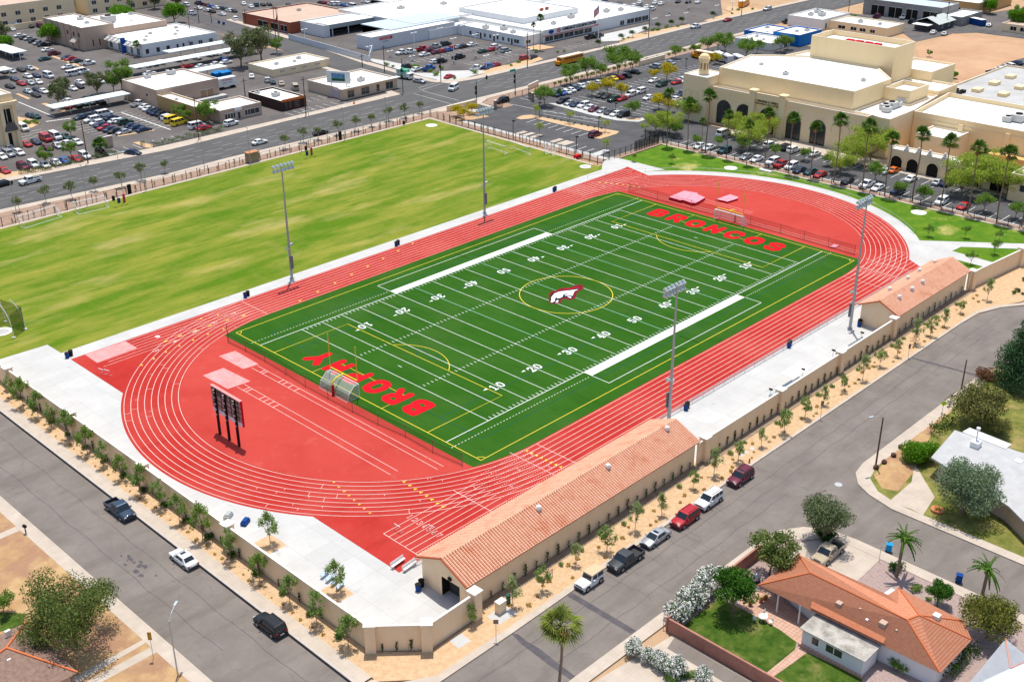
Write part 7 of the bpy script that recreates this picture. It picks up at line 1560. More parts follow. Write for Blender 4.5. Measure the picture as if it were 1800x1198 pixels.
# hedges
def hedge(label, a, b, w_=2.0, h=1.4, leaf=None):
    L = (b-a).length; n = int(L*90); rn = random.Random(int(L*10)); mb = MB(); d = (b-a)/L; nn = Vector((-d.y, d.x, 0)); pts = []
    for _ in range(n):
        t = rn.random()*L; hh_ = h*(.75+.3*sin(t*1.7)+.12*rn.random()); pts.append(d*t+nn*rn.uniform(-w_/2, w_/2)+Vector((0, 0, hh_*(rn.random()**.5))))
    leaves(mb, pts, .17, rn); o = mb.obj('hedge', leaf or L_ol); o.location = a; return tag(o, label, 'hedge')
hedge('long low hedge beside the avenue in front of the parked row', G(*f6(1600, 470)), G(393, 228), 1.8, 1.3); hedge('hedge between the avenue and the lower left lot', G(*f6(200, 760)), G(*f6(560, 700)), 1.8, 1.2); hedge('hedge beside the avenue below the blue car', G(*f6(570, 690)), G(*f6(890, 620)), 1.6, 1.1); hedge('short hedge under the fan palm by the avenue', G(*f6(980, 600)), G(*f6(1230, 540)), 1.6, 1.5); hedge('short hedge at the lot entrance', G(*f6(1480, 455)), G(*f6(1530, 450)), 1.4, 1.2)
hedge('green hedge right of the grey roofed house', G(*w3(1220, 850)), G(*w3(1330, 760)), 2.2, 1.6, L_dk); hedge('dark hedge before the grey roofed house', G(*r3(1590, 160)), G(*r3(1720, 215)), 2.0, 1.6, L_dk)
hedge('dense shrubs between the orange roof and the alley', G(*r3(1230, 1190)), G(*r3(1420, 1000)), 1.8, 1.8, L_dk)
# bigger individual trees across the avenue
BT = {'round': tree_mesh(70, 8, 4.2, 1.2, 4200, L_br, .3, .25, 'round', 20, .85, 6, .35), 'euc': tree_mesh(71, 11, 4.6, 2.2, 5200, L_euc, .26, .3, 'open', 24, .95, 8, .5), 'euc2': tree_mesh(72, 9, 3.4, 2.2, 3000, L_euc, .24, .22, 'open', 18, .9, 7, .5), 'green': tree_mesh(73, 8, 3.6, 2.2, 3400, L_mes, .24, .2, 'open', 18, .85, 7, .5)}
for u, v, k, s, lab in ((92, 76, 'round', 1.15, 'dense round green tree beside the upper left carport'), (212, 48, 'round', 1.3, 'dense green tree between the brown block and white building'), (232, 45, 'round', .9, 'smaller green tree behind the white building corner'), (306, 40, 'round', 1.15, 'dense green tree at the right end of the white building'),
                        (104, 190, 'euc2', 1.0, 'slender tree on the gravel island by the red pickup'), (112, 170, 'euc2', .85, 'thin tree left of the middle carport'), (172, 168, 'euc', .75, 'olive green tree left of the pair over the middle carport'), (215, 160, 'green', 1.25, 'broad green tree over the right end of the middle carport'), (200, 163, 'green', .9, 'green tree in the middle of the carport trees'),
                        (424, 118, 'euc', 1.25, 'tall eucalyptus behind the blue containers, left of two'), (460, 108, 'euc', 1.25, 'tall eucalyptus behind the blue containers, right of two'), (487, 94, 'green', .8, 'darker tree by the side street at the eucalyptus'), (367, 216, 'green', .95, 'dark green tree in front of the warehouse annex'), (318, 210, 'green', .6, 'small tree by the yellow cars'), (328, 216, 'green', .55, 'second small tree by the yellow cars'),
                        (125, 240, 'green', .6, 'small tree in the lower left lot by the lamp'), (126, 276, 'green', .6, 'small tree beside the blue car in the hedge row'), (80, 290, 'green', .62, 'small tree over the white cars in the hedge row'), (4, 80, 'euc2', 1.1, 'olive tree at the left edge above the carport'), (8, 88, 'round', .8, 'dark green bush tree at the left edge'), (5, 30, 'euc2', .9, 'hazy tree at the top left corner'), (22, 30, 'green', .9, 'green tree before the apartment block, left'), (48, 26, 'euc2', .8, 'narrow tree before the apartment block'), (78, 26, 'euc2', .95, 'pale green tree at the apartment block corner'), (122, 22, 'green', .8, 'tree between the two apartment blocks'), (150, 22, 'green', .4, 'small bush before the second apartment block'), (178, 18, 'euc2', .8, 'tree right of the second apartment block'), (205, 16, 'round', 1.1, 'broad green tree at the top edge'), (222, 17, 'round', .9, 'green tree beside the broad tree at the top edge'), (272, 16, 'euc', .8, 'bare greyish tree at the top by the street'), (312, 15, 'euc', .7, 'tall greyish tree behind the green trees'), (20, 190, 'green', .0, '')):
    if s: at(u, v, BT[k], lab, s=s, seed=int(u))
for u, v, k, s, lab in ((1740, 24, 'round', .9, 'round dark tree at the top right corner'), (1790, 50, 'round', 1.1, 'green bush tree at the right edge by the small tan house'), (1795, 45, 'green', 1.0, 'olive tree at the right edge'), (1633, 100, 'green', .35, 'lone bush on the dirt lot'), (1676, 138, 'round', .35, 'dark bush by the classroom block'), (1500, 37, 'green', .4, 'bush by the tan shop'), (850, 0, 'green', .0, '')):
    if s: at(u, v, BT[k], lab, s=s, seed=int(u))
for i, (u, v) in enumerate(((32, 231), (50, 226), (127, 218))):
    pass
# foreground trees
T_fg1 = tree_mesh(81, 8.6, 5.8, 2.4, 19000, L_dk if False else leafmat('ash_leaf', (.06,.1,.02), (.21,.27,.08), .35), .15, .22, 'open', 34, .8, 9, .5)
at(135, 1135, T_fg1, 'large drooping leafy tree over the brown roof at the bottom left', s=1.02)
at(8, 1080, T_mes[1], 'grey green tree cut by the left edge near the bottom', s=.5)
T_ol = tree_mesh(82, 6.2, 3.0, 1.2, 9000, L_ol, .13, .28, 'round', 26, .9, 8, .4); p = G(*r3(505, 345)); plant(T_ol, p.x, p.y, 'grey green olive tree above the tan pickup in the driveway', s=1.22)
T_ol2 = tree_mesh(83, 7.0, 4.3, 1.4, 14000, leafmat('grey_olive_leaf', (.1,.16,.08), (.26,.34,.2), .3), .14, .4, 'round', 30, .75, 8, .4); p = G(*r3(1345, 170)); plant(T_ol2, p.x, p.y, 'broad grey olive tree in the yard across the side street', s=1.15)
T_sm = tree_mesh(84, 5.0, 2.4, 1.6, 5000, leafmat('elm_leaf', (.08,.13,.03), (.22,.28,.08), .25), .14, .12, 'open', 20, .85, 7, .5); p = G(*r3(178, 548)); plant(T_sm, p.x, p.y, 'yellow green tree behind the red garden wall at the patio', s=1.3)
T_ft = tree_mesh(85, 5.6, 2.6, 1.5, 8000, leafmat('ficus_leaf', (.025,.09,.012), (.09,.22,.03), .25), .14, .16, 'round', 20, .85, 6, .38); p = G(*q3(1515, 785)); plant(T_ft, p.x, p.y, 'round dark green tree on the back yard lawn', s=1.2)
p = G(*r3(1195, 740)); plant(T_ft, p.x, p.y, 'small dark green tree in the purple gravel before the orange roof', s=.68)
T_br = tree_mesh(86, 6.5, 3.6, 1.4, 9000, leafmat('carob_leaf', (.08,.1,.02), (.26,.27,.06), .3), .17, .2, 'round', 24, .9, 6, .4); p = G(*r3(1500, 930)); plant(T_br, p.x, p.y, 'olive brown bushy tree at the right of the orange roof', s=.95)
T_br2 = tree_mesh(87, 6.3, 4.3, 1.0, 12000, leafmat('sumac_leaf', (.1,.12,.03), (.3,.29,.1), .2), .18, .25, 'round', 26, .8, 6, .4); p = G(*w3(1500, 770)); plant(T_br2, p.x, p.y, 'broad olive green tree above the white rear roof', s=1.05); p = G(*w3(1620, 840)); plant(T_br2, p.x, p.y, 'smaller olive green bush beside the white rear roof', s=.5)
T_pn = tree_mesh(88, 15, 6.5, 1.5, 22000, L_pine, .2, .4, 'cone', 60, .75, 10, .45); p = G(1790, 678); plant(T_pn, p.x, p.y, 'tall dark pine at the right edge above the street', s=.9)
BB = shrub_mesh(90, 2.6, 3.6, 9000, L_br, .16, 12); p = G(*w3(1125, 1000)); o = shrub(BB, p.x, p.y, 'large clipped bright green bush at the corner lot', 1.0)
RB = shrub_mesh(91, 2.2, 2.0, 2500, L_bronze, .15, 8); p = G(*w3(1560, 490)); shrub(RB, p.x, p.y, 'bronze and red shrub under the pine', 1.0)
for i, (u, v, s) in enumerate(((1170, 830, 1.15), (1230, 745, 1.25), (1290, 690, 1.15), (1330, 640, 1.3), (1375, 600, 1.1))): p = G(*q3(u, v)); shrub(SH_ole, p.x, p.y-.2, 'white flowering oleander, %s of five from the left over the red wall' % ordn(i+1), s*1.15, 'white oleanders over the red wall')
p = G(*q3(915, 1030)); shrub(SH_ole, p.x, p.y, 'round white flowering bush alone beside the driveway', .95)
for i, (u, v, s, me) in enumerate(((1010, 1080, .9, SH_ole), (1060, 1110, .95, SH_ole), (1110, 1110, .9, SH_d), (1150, 1150, 1.1, SH_ole), (1200, 1175, 1.0, SH_d), (1270, 1170, .9, SH_ol), (1120, 1190, 1.1, SH_g), (1320, 1198, .9, SH_ole))): p = G(*q3(u, v)); shrub(me, p.x, p.y, 'garden shrub, %s of eight from the left at the bottom edge' % ordn(i+1), s, 'garden shrubs at the bottom edge')
for i, (u, v, s) in enumerate(((500, 310, 1.6), (540, 320, 1.5), (510, 340, 1.3))): p = G(*r3(u, v)); shrub(SH_d, p.x, p.y, 'dark round bush, %s of three under the olive tree' % ordn(i+1), s, 'bushes under the olive tree')
for i, (u, v, s) in enumerate(((1075, 650, .9), (965, 1110, 1.5), (1140, 700, .5))): p = G(*r3(u, v)); shrub(SH_g, p.x, p.y, ('twiggy grey shrub in the purple gravel', 'green shrub by the house door under the orange eave', 'small green plant by the front eave')[i], s)
# ---------------------------------------------------------------- palms
def fan_palm_mesh(seed, H, nf=36, L=1.95, skirt=True, tr=.14, nd=5, lf=None):
    rn = random.Random(seed); t = MB(); segs = 6; pp = [Vector((.12*sin(i*1.1), .1*cos(i*.9)-.1, H*i/segs)) for i in range(segs+1)]
    for i in range(segs): t.tube(pp[i]-Vector((0, 0, .1 if i == 0 else 0)), pp[i+1], tr*(1-.35*i/segs), tr*(1-.35*(i+1)/segs), 8)
    f = MB(); d = MB(); top = pp[-1]
    def frond(mb, a, el, L_, mi=0):
        dr = Vector((cos(a)*cos(el), sin(a)*cos(el), sin(el))); side = Vector((-sin(a), cos(a), 0)); st = top+dr*L_*.45; mb.tube(top, st, .03, .02, 3)
        for j in range(11):
            q = (j-5)/5*1.25; tip = st+(dr*cos(q)+side*sin(q))*L_*.62*(1-.12*abs(q))+Vector((0, 0, -.32*L_*(.4+abs(q)*.4))); n_ = side*cos(q)-dr*sin(q)
            m_ = st.lerp(tip, .5)+Vector((0, 0, .1*L_)); mb.add([st, m_-n_*.075, tip, m_+n_*.075], [(0, 1, 2, 3)])
    for i in range(nf): frond(f, rn.uniform(0, 6.28), rn.uniform(-.35, 1.35), L*rn.uniform(.85, 1.1))
    if skirt:
        for i in range(nd): frond(d, rn.uniform(0, 6.28), rn.uniform(-1.35, -.6), L*rn.uniform(.45, .65))
    return t.mesh('trunk', [mat('palm_trunk', (.2,.14,.1), .95, (.27,.2,.15), 5)]), f.mesh('crown', [lf or L_palm]), d.mesh('dead_fronds', [L_dead]) if skirt else None
def palm(me, x, y, label, s=1, group=None, z=0, name='fan_palm'):
    o = thing(name, label, 'palm', (x, y, z), (x*5+y*3) % 6.28, group); o.scale = (s, s, s); inst('trunk', me[0], o); inst('crown', me[1], o)
    if me[2]: inst('dead_fronds', me[2], o)
PM = [fan_palm_mesh(i, 12.0+.0*i) for i in range(4)]
PL = [(1172, 256, 158), (1208, 262, 173), (1232, 265, 207), (1240, 269, 160), (1276, 278, 195), (1312, 289, 212), (1344, 290, 192), (1385, 304, 200), (1425, 312, 217), (1465, 320, 203), (1514, 333, 214), (1555, 344, 235), (1603, 355, 228), (1652, 364, 240), (1700, 375, 252), (1752, 388, 260), (1795, 398, 262)]
for i, (u, v, vt) in enumerate(PL):
    b = (u, v); p = G(u, v); top = (u, vt)
    hgt = height(b, (u, vt+4)); me = PM[i % 4]
    palm(me, p.x, p.y, 'tall slim fan palm, %s from the left before the theatre' % ordn(i+1), max(.6, min(1.6, hgt/12.6)), 'fan palms before the theatre')
for (u, v, vt, lab) in ((938, 86, 40, 'shorter of two tall fan palms before the dealer showroom'), (949, 87, 26, 'taller of two tall fan palms before the dealer showroom')):
    p = G(u, v); palm(PM[0], p.x, p.y, lab, height((u, v), (u, vt+3))/12.6)
P2 = fan_palm_mesh(31, 4.2, 30, 1.6); p = G(243, 100); palm(P2, p.x, p.y, 'short fan palm before the white building', 1.1); p = G(331, 86); palm(P2, p.x, p.y, 'tiny fan palm against the white building wall', .7)
P3 = fan_palm_mesh(33, 2.6, 60, 2.3, False, .35); p = G(178, 272); palm(P3, p.x, p.y, 'bushy pale fan palm by the avenue hedge', 1.1); p = G(983, 168); palm(P3, p.x, p.y, 'small fan palm in the corner bed by the gate', .5)
P4 = fan_palm_mesh(36, 9.3, 40, 2.7, True, .2, 26, L_palm2)
bp = Vector((-84.7, -79.2, 0))
for it in range(60):
    px_, py_ = to_px(bp.x, bp.y, 9.6); e1, e2 = 985-px_, 1096-py_
    a0 = to_px(bp.x+.1, bp.y, 9.6); a1 = to_px(bp.x, bp.y+.1, 9.6); J = Matrix(((a0[0]-px_, a1[0]-px_), (a0[1]-py_, a1[1]-py_)))*10.0; st = J.inverted() @ Vector((e1, e2)); bp += Vector((st.x, st.y, 0))*.7
palm(P4, bp.x, bp.y, 'fan palm with brown skirt standing at the bottom edge beside the street', 1.0)
def date_palm_mesh(seed, H, nf=22, L=2.4):
    rn = random.Random(seed); t = MB(); t.tube((0, 0, -.1), (.15, 0, H), .22, .2, 9); t.blob((.15, 0, H-.1), .42, .42, .55, 1, .1); f = MB(); top = Vector((.15, 0, H+.2))
    for i in range(nf):
        a = rn.uniform(0, 6.28); el = rn.uniform(.1, 1.3); prev = top; side = Vector((-sin(a), cos(a), 0))
        for j in range(1, 9):
            q = j/8; c = top+Vector((cos(a), sin(a), 0))*L*q*cos(el*(1-q*.5))+Vector((0, 0, L*(sin(el)*q-.75*q*q*(1.2-sin(el)*.6)))); w_ = .28*(1-q*.7)
            for s in (-1, 1): f.add([prev, prev+side*s*w_+Vector((0, 0, .02)), c+side*s*w_*.9-Vector((0, 0, .12)), c], [(0, 1, 2, 3)])
            prev = c
    return t.mesh('trunk', [MATS['palm_trunk']]), f.mesh('crown', [L_palm]), None
D1 = date_palm_mesh(1, 5.6); p = G(*r3(950, 560)); palm(D1, p.x, p.y, 'date palm with ball-shaped head beside the blue bin', 1.0, name='date_palm'); D2 = date_palm_mesh(2, 4.4, 24, 2.4); p = G(*r3(1462, 700)); palm(D2, p.x, p.y, 'date palm behind the olive brown tree on the right', 1.0, name='date_palm')
shrub(SH_d, G(*r3(950, 520)).x, G(*r3(950, 520)).y, 'leafy shrub wrapped round the date palm trunk', 1.2)
for i, (u, v) in enumerate(((473, 955), (590, 1040))):
    p = G(u, v, .04); sheet('tree_pit', [(p.x-1.6, p.y-1.9), (p.x+1.4, p.y-1.9), (p.x+1.4, p.y+1.6), (p.x-1.6, p.y+1.6)], .046, m_gravel); plant(T_ft if False else T_street[4], p.x+.2, p.y, ('broadleaf tree in the upper concrete planter by the wall', 'broadleaf tree in the lower concrete planter by the wall')[i], s=1.15, seed=i)
for i in range(5):
    p = G(*f6(250+i*35, 225-(i % 2)*10)); shrub(SH_g, p.x, p.y, 'green shrub, %s of five on the island by the beige building' % ordn(i+1), 1.1, 'shrubs by the beige building')
# ---------------------------------------------------------------- poles, lamps, signals, small street things
def lamp(u, v, vt, label, arm=1.6, m=None, wood=False, ang=0, name='street_lamp', cat='street lamp', group=None, z=0):
    p = G(u, v, z); h = height((u, v), (u, vt)); o = thing(name, label, cat, (p.x, p.y, z), radians(ang), group); m = m or m_metal
    MB().tube((0, 0, -.1), (0, 0, h), .14 if wood else .1, .1 if wood else .06, 8).obj('pole', m_wood if wood else m, o)
    if arm:
        MB().path([(0, 0, h-.3), (arm*.4, 0, h+.35), (arm, 0, h+.55)], .045, 6).obj('arm', m_metal, o); MB().box(arm-.05, -.14, h+.47, arm+.75, .14, h+.62).obj('lamp_head', m_lamp, o)
    return o, h
lamp(313, 1187, 1090, 'street lamp with curved arm beside the left street', 1.9, ang=38)
lamp(1539, 820, 733, 'brown wooden street lamp at the right street corner', 1.9, wood=True, ang=158)
o, h = lamp(1690, 682, 632, 'short brown utility post beside the pine', 0, wood=True, name='utility_pole', cat='pole')
for i, (u, v, vt) in enumerate(((155, 287, 213), (350, 246, 170), (538, 203, 135), (676, 126, 80), (927, 118, 57), (1140, 66, 12), (1303, 28, 0), (637, 117, 95), (708, 0, 0), (432, 42, 16), (335+.5, 69, 0), (350, 40, 0), (490, 72, 0), (485, 70, 0), (431, 168, 138), (1490, 33, 0), (1662, 48, 3), (773+.5, 14, 0), (372, 40, 22))):
    if v-vt < 12: continue
    p = G(u, v); hh2 = min(13, height((u, v), (u, vt))); o = thing('utility_pole', 'dark wooden utility pole, number %s counting the far poles across the avenue' % ordn(i+1), 'pole', (p.x, p.y, 0), 0, 'wooden utility poles across the avenue')
    MB().tube((0, 0, -.1), (0, 0, hh2), .17, .12, 7).obj('pole', m_wood, o); MB().box(-1.1, -.06, hh2-.9, 1.1, .06, hh2-.75).obj('crossarm', m_wood, o)
    o['label'] = 'wooden utility pole, %s of the poles across the avenue %s' % (ordn(i+1), ('by the lower left lot', 'before the warehouse annex', 'by the restaurant', 'by the corner store', 'before the dealer office', 'before the dealer showroom', 'at the far bus yard', 'behind the corner store', '', 'near the brick building road', 'beside the white building', 'at the brick road top', 'left of the brick front', 'beside the flag', 'in the restaurant yard', 'by the white store', 'by the grey garage', 'at the top lot', 'behind the green tree')[i])
for i, (u, v, vt) in enumerate(((31, 385, 318), (154, 362, 290), (258, 334, 268), (360, 300, 235), (441, 290, 225), (530, 267, 208), (606, 246, 190), (680, 220, 172), (742, 208, 158))):
    p = G(u, v); hh2 = height((u, v), (u, vt)); o = thing('fence_lamp_post', 'thin grey lamp post, %s of nine from the left along the avenue fence' % ordn(i+1), 'lamp post', (p.x, p.y, 0), radians(90), 'thin lamp posts along the avenue fence'); MB().tube((0, 0, 0), (0, 0, hh2), .09, .06, 7).obj('pole', m_pole, o); MB().box(-.2, -.12, hh2, .7, .12, hh2+.12).obj('lamp_head', m_pole, o)
for i, (u, v, vt) in enumerate(((1047-.5, 0, 0), (902, 241, 213), (948, 205, 181), (1052, 231, 206), (1013, 266, 241), (1082, 195, 182), (1205+.5, 120, 104), (1120+.5, 107, 93))):
    if not vt: continue
    p = G(u, v); hh2 = height((u, v), (u, vt)); o = thing('lot_lamp', 'black box-head lot lamp, %s of seven around the school lots' % ordn(i), 'lamp post', (p.x, p.y, 0), 0, 'black lot lamps'); MB().tube((0, 0, 0), (0, 0, hh2), .09, .08, 7).obj('pole', m_iron, o); MB().box(-.1, -.35, hh2-.1, .6, .35, hh2+.15).obj('lamp_head', m_iron, o)
for i, (u, v, vt) in enumerate(((650, 107, 82), (686, 101, 90), (729, 97, 58), (725, 108, 99), (775-.5, 80, 50), (798, 111, 68), (814, 78, 45), (836, 102, 61), (855, 122, 98), (893.5, 113, 93), (872, 94, 62), (931, 105, 88), (1150, 51, 33), (1173, 45, 28), (1205, 43, 23), (1259, 26, 10), (1287, 18, 4), (1176, 24, 0), (1210, 17, 0), (1085-.5, 10, 0), (537-.5, 76, 52))):
    p = G(u, v); hh2 = min(10, height((u, v), (u, vt))); o = thing('dealer_lamp', 'white lot lamp with two square heads, %s of 21 around the dealer' % ordn(i+1), 'lamp post', (p.x, p.y, -.1), 0, 'white lot lamps around the dealer'); MB().tube((0, 0, 0), (0, 0, hh2), .14, .1, 7).obj('pole', m_trim, o)
    q = MB(); q.box(-1.4, -.3, hh2, -.4, .3, hh2+.25); q.box(.4, -.3, hh2, 1.4, .3, hh2+.25); q.box(-.4, -.06, hh2+.05, .4, .06, hh2+.15); q.obj('lamp_head', m_trim, o); MB().tube((0, 0, 0), (0, 0, .9), .35, .35, 8).obj('base', m_concrete, o)
# tall white poles on the dealer side, flag
p = G(1051.5, 70); hgt = height((1051.5, 70), (1047, 6)); fo = thing('flagpole', 'white flagpole with a striped flag before the dealer showroom', 'flagpole', (p.x, p.y, 0)); MB().tube((0, 0, 0), (0, 0, hgt), .18, .08, 8).obj('pole', m_trim, fo)
fl_ = MB(); nst = 13; FL = 4.6; FH = 3.0
def fpt(a, b): return (-a*FL*.62, -.25*sin(a*5), hgt-.3-(1-b)*FH-a*2.3)
for k in range(nst):
    for j in range(8):
        a0, a1 = j/8, (j+1)/8; b0, b1 = k/nst, (k+1)/nst
        if b0 >= 6/13 and a1 <= .45: mi = 2
        else: mi = 0 if k % 2 == 0 else 1
        fl_.add([fpt(a0, b0), fpt(a1, b0), fpt(a1, b1), fpt(a0, b1)], [(0, 1, 2, 3)], mi)
fl_.obj('flag', [m_redp, m_trim, mat('flag_blue', (.02,.03,.2), .8)], fo)
st = MB()
for r_ in range(4):
    for c in range(5):
        q = Vector(fpt(.05+c*.085, .55+r_*.11)); st.add([(q.x+.1*cos(2*pi*j/5), q.y-.03, q.z+.1*sin(2*pi*j/5)) for j in range(5)], [tuple(range(5))])
st.obj('flag_stars', m_trim, fo)
p = G(488, 72); fo = thing('flagpole', 'flagpole with a small flag beside the brick building', 'flagpole', (p.x+1, p.y, 0)); MB().tube((0, 0, 0), (0, 0, 12), .12, .06, 7).obj('pole', m_metal, fo); MB().add([(0, 0, 8.5), (-1.2, 0, 6.6), (-1.2, 0, 8.1), (0, 0, 10)], [(0, 1, 2, 3)]).obj('flag', m_redp, fo)
# traffic signals
m_sig = mat('signal_dark', (.02,.03,.03), .6); m_sgr = mat('signal_green_pole', (.03,.12,.1), .5)
def signal(u, v, vt, label, armv=None, street=False):
    p = G(u, v); h = height((u, v), (u, vt)); o = thing('traffic_signal', label, 'traffic light', (p.x, p.y, 0), 0); MB().tube((0, 0, 0), (0, 0, h), .14, .1, 8).obj('pole', m_sgr, o)
    for z in (h*.42, h*.62):
        q = MB().box(-.5, -.25, z, .0, .2, z+1.15).obj('signal_head', m_sig, o); MB().tube((-.25, -.27, z+.9), (-.25, -.25, z+.9), .12, .12, 8).obj('lens', m_tl, q)
    if armv:
        a = Vector(armv); MB().path([(0, 0, h-.6), (a.x*.5, a.y*.5, h-.1), (a.x, a.y, h)], .06, 6).obj('mast_arm', m_metal, o)
        q = MB().box(a.x-.25, a.y-.2, h-1.0, a.x+.2, a.y+.2, h+.2).obj('signal_head', m_sig, o)
    if street: MB().box(-2.4, -.04, h-.7, -.1, .04, h).obj('street_sign', mat('street_sign_green', (.02,.4,.26), .6), o)
signal(838, 183, 142, 'traffic signal with mast arm at the lawn corner of the crossing', (6.5, 2, 0)); signal(905.5, 164, 121, 'traffic signal with green street sign at the school corner', None, True); signal(708.5, 164, 103, 'traffic signal at the corner store'); signal(775, 143, 88, 'slim traffic signal at the dealer corner')
# street signs and boxes near the wall
def sign(u, v, vt, label, m, shape='rect', w_=.6, hgt=.6, ang=-45):
    p = G(u, v); h = height((u, v), (u, vt)); o = thing('road_sign', label, 'sign', (p.x, p.y, 0), radians(ang)); MB().tube((0, 0, 0), (0, 0, h), .035, .035, 6).obj('post', m_metal, o)
    q = MB()
    if shape == 'diamond': q.add([(0, -.05, h-.75), (.5, -.05, h-.25), (0, -.05, h+.25), (-.5, -.05, h-.25)], [(0, 1, 2, 3), (3, 2, 1, 0)])
    else: q.box(-w_/2, -.06, h-hgt, w_/2, -.02, h)
    q.obj('plate', m, o)
m_br_sign = mat('sign_back', (.3,.2,.13), .6)
sign(1654, 735, 706, 'bright yellow diamond road sign on the right pavement', mat('sign_yellow', (.7,.85,.05), .5), 'diamond'); sign(270, 1157, 1110, 'tall sign with yellow brown plate beside the left street', mat('sign_ochre', (.45,.27,.06), .6), w_=.45, hgt=1.1); sign(872, 1124, 1088, 'brown sign on a post before the corner gravel', m_br_sign); sign(1442, 735, 704, 'brown sign among the young trees by the wall', m_br_sign, w_=.4, hgt=.9); sign(1596, 628, 604, 'second brown sign among the young trees farther right', m_br_sign, w_=.4, hgt=.9); sign(1166, 1100, 1070, 'thin sign post beside the red garden wall', m_metal, w_=.3, hgt=.4); sign(1545, 985, 960, 'thin post at the house driveway beside the blue bin', m_iron, w_=.1, hgt=.1)
def box_at(u, v, w_, d, h, m, name, label, cat, mt=None):
    p = G(u, v); o = thing(name, label, cat, (p.x, p.y, .04)); MB().box(-w_/2, -d/2, 0, w_/2, d/2, h).obj('body', m, o); MB().box(-w_/2-.05, -d/2-.05, h+.002, w_/2+.05, d/2+.05, h+.1).obj('lid', mt or m_cap_and_sunlit_top, o); return o
box_at(880, 1074, 1.2, .8, 1.5, m_stucco, 'utility_cabinet', 'tan utility cabinet on a concrete pad near the corner pillar', 'cabinet'); box_at(893.5, 1060, .4, .4, 1.2, m_sgr, 'utility_box', 'slim green utility box beside the tan cabinet', 'cabinet', m_sgr)
sheet('equipment_pad', [(p_.x+a, p_.y+b) for p_ in [G(884, 1080)] for a, b in ((-1.6, -1), (1.4, -1), (1.4, 1.2), (-1.6, 1.2))], .05, m_concrete); sheet('equipment_pad', W((789, 1125), (811, 1113), (828, 1126), (806, 1140)), .05, m_concrete)
for i, (u, v) in enumerate(((1303, 800), (1312, 795), (1322, 788))): p = G(u, v); sheet('paving_pads', [(p.x-.35, p.y-.35), (p.x+.35, p.y-.35), (p.x+.35, p.y+.35), (p.x-.35, p.y+.35)], .055, m_concrete)
# fire hydrant
p = G(1317, 813); o = thing('fire_hydrant', 'orange fire hydrant beside the maroon utility car', 'hydrant', (p.x, p.y, .04)); m_hy = mat('hydrant_orange', (.6,.2,.03), .5); MB().tube((0, 0, 0), (0, 0, .6), .13, .13, 10).obj('barrel', m_hy, o); q = MB(); q.blob((0, 0, .62), .15, .15, .12, 0, 0); q.obj('bonnet', m_hy, o); MB().tube((-.24, 0, .42), (.24, 0, .42), .06, .06, 8).obj('nozzle', m_hy, o)
# bicycle lying in the gravel with small trailer sign
def bicycle(x, y, a, label):
    o = thing('bicycle', label, 'bicycle', (x, y, .05), a)
    for sx in (-.52, .52):
        w_ = MB(); w_.path([(sx+.34*cos(t), 0, .34+.34*sin(t)) for t in [2*pi*j/16 for j in range(17)]], .03, 5); wh = w_.obj('wheel', m_tyre, o); s_ = MB()
        for j in range(6): s_.tube((sx, 0, .34), (sx+.32*cos(j), 0, .34+.32*sin(j)), .006, .006, 3)
        s_.obj('spokes', m_metal, wh)
    f = MB(); f.path([(-.52, 0, .34), (-.1, 0, .32), (.38, 0, .78), (-.2, 0, .8), (-.52, 0, .34)], .022, 5); f.tube((-.1, 0, .32), (-.22, 0, .95), .02, .02, 5); f.tube((.52, 0, .34), (.36, 0, 1.0), .02, .02, 5); f.obj('frame', m_redp, o)
    MB().box(-.36, -.08, .93, -.1, .08, .99).obj('saddle', m_iron, o); h = MB(); h.tube((.36, -.28, 1.02), (.36, .28, 1.02), .018, .018, 5); h.obj('handlebar', m_iron, o)
p = G(1608, 599); bicycle(p.x, p.y, -.7, 'dark bicycle leaning by a young tree in the gravel strip')
p = G(966, 1017); o = thing('trailer_frame', 'small folded red and white sign frame in the gravel strip', 'sign frame', (p.x, p.y, .05), .3); q = MB(); q.path([(-.8, 0, 0), (-.8, 0, 1), (.8, 0, 1), (.8, 0, 0)], .04, 5); q.obj('frame', m_maroon, o); MB().box(-.7, -.03, .35, .7, .03, .75).obj('board', m_trim, o)
# wheelie bins
def wbin(u, v, m, label, z=.05):
    p = G(u, v); o = thing('wheelie_bin', label, 'bin', (p.x, p.y, z), .4); MB().prism([(-.32, -.36), (.32, -.36), (.32, .36), (-.32, .36)], .08, 1.0).obj('body', m, o); MB().box(-.36, -.4, 1.003, .36, .42, 1.1).obj('lid', m, o)
    for s in (-1, 1): MB().tube((s*.3, .34, .12), (s*.38, .34, .12), .12, .12, 10).obj('wheel', m_tyre, o)
wbin(1562, 968, mat('bin_bright_blue', (.01,.3,.62), .5), 'bright blue wheelie bin beside the date palm'); wbin(1685, 1022, m_bluep, 'dark blue bin on the pavement across from the olive tree')
for i, (u, v) in enumerate(((385, 41.5), (393.5, 44))): wbin(u, v, m_bluep, ('left dark blue bin by the road at the top', 'right dark blue bin by the road at the top')[i])
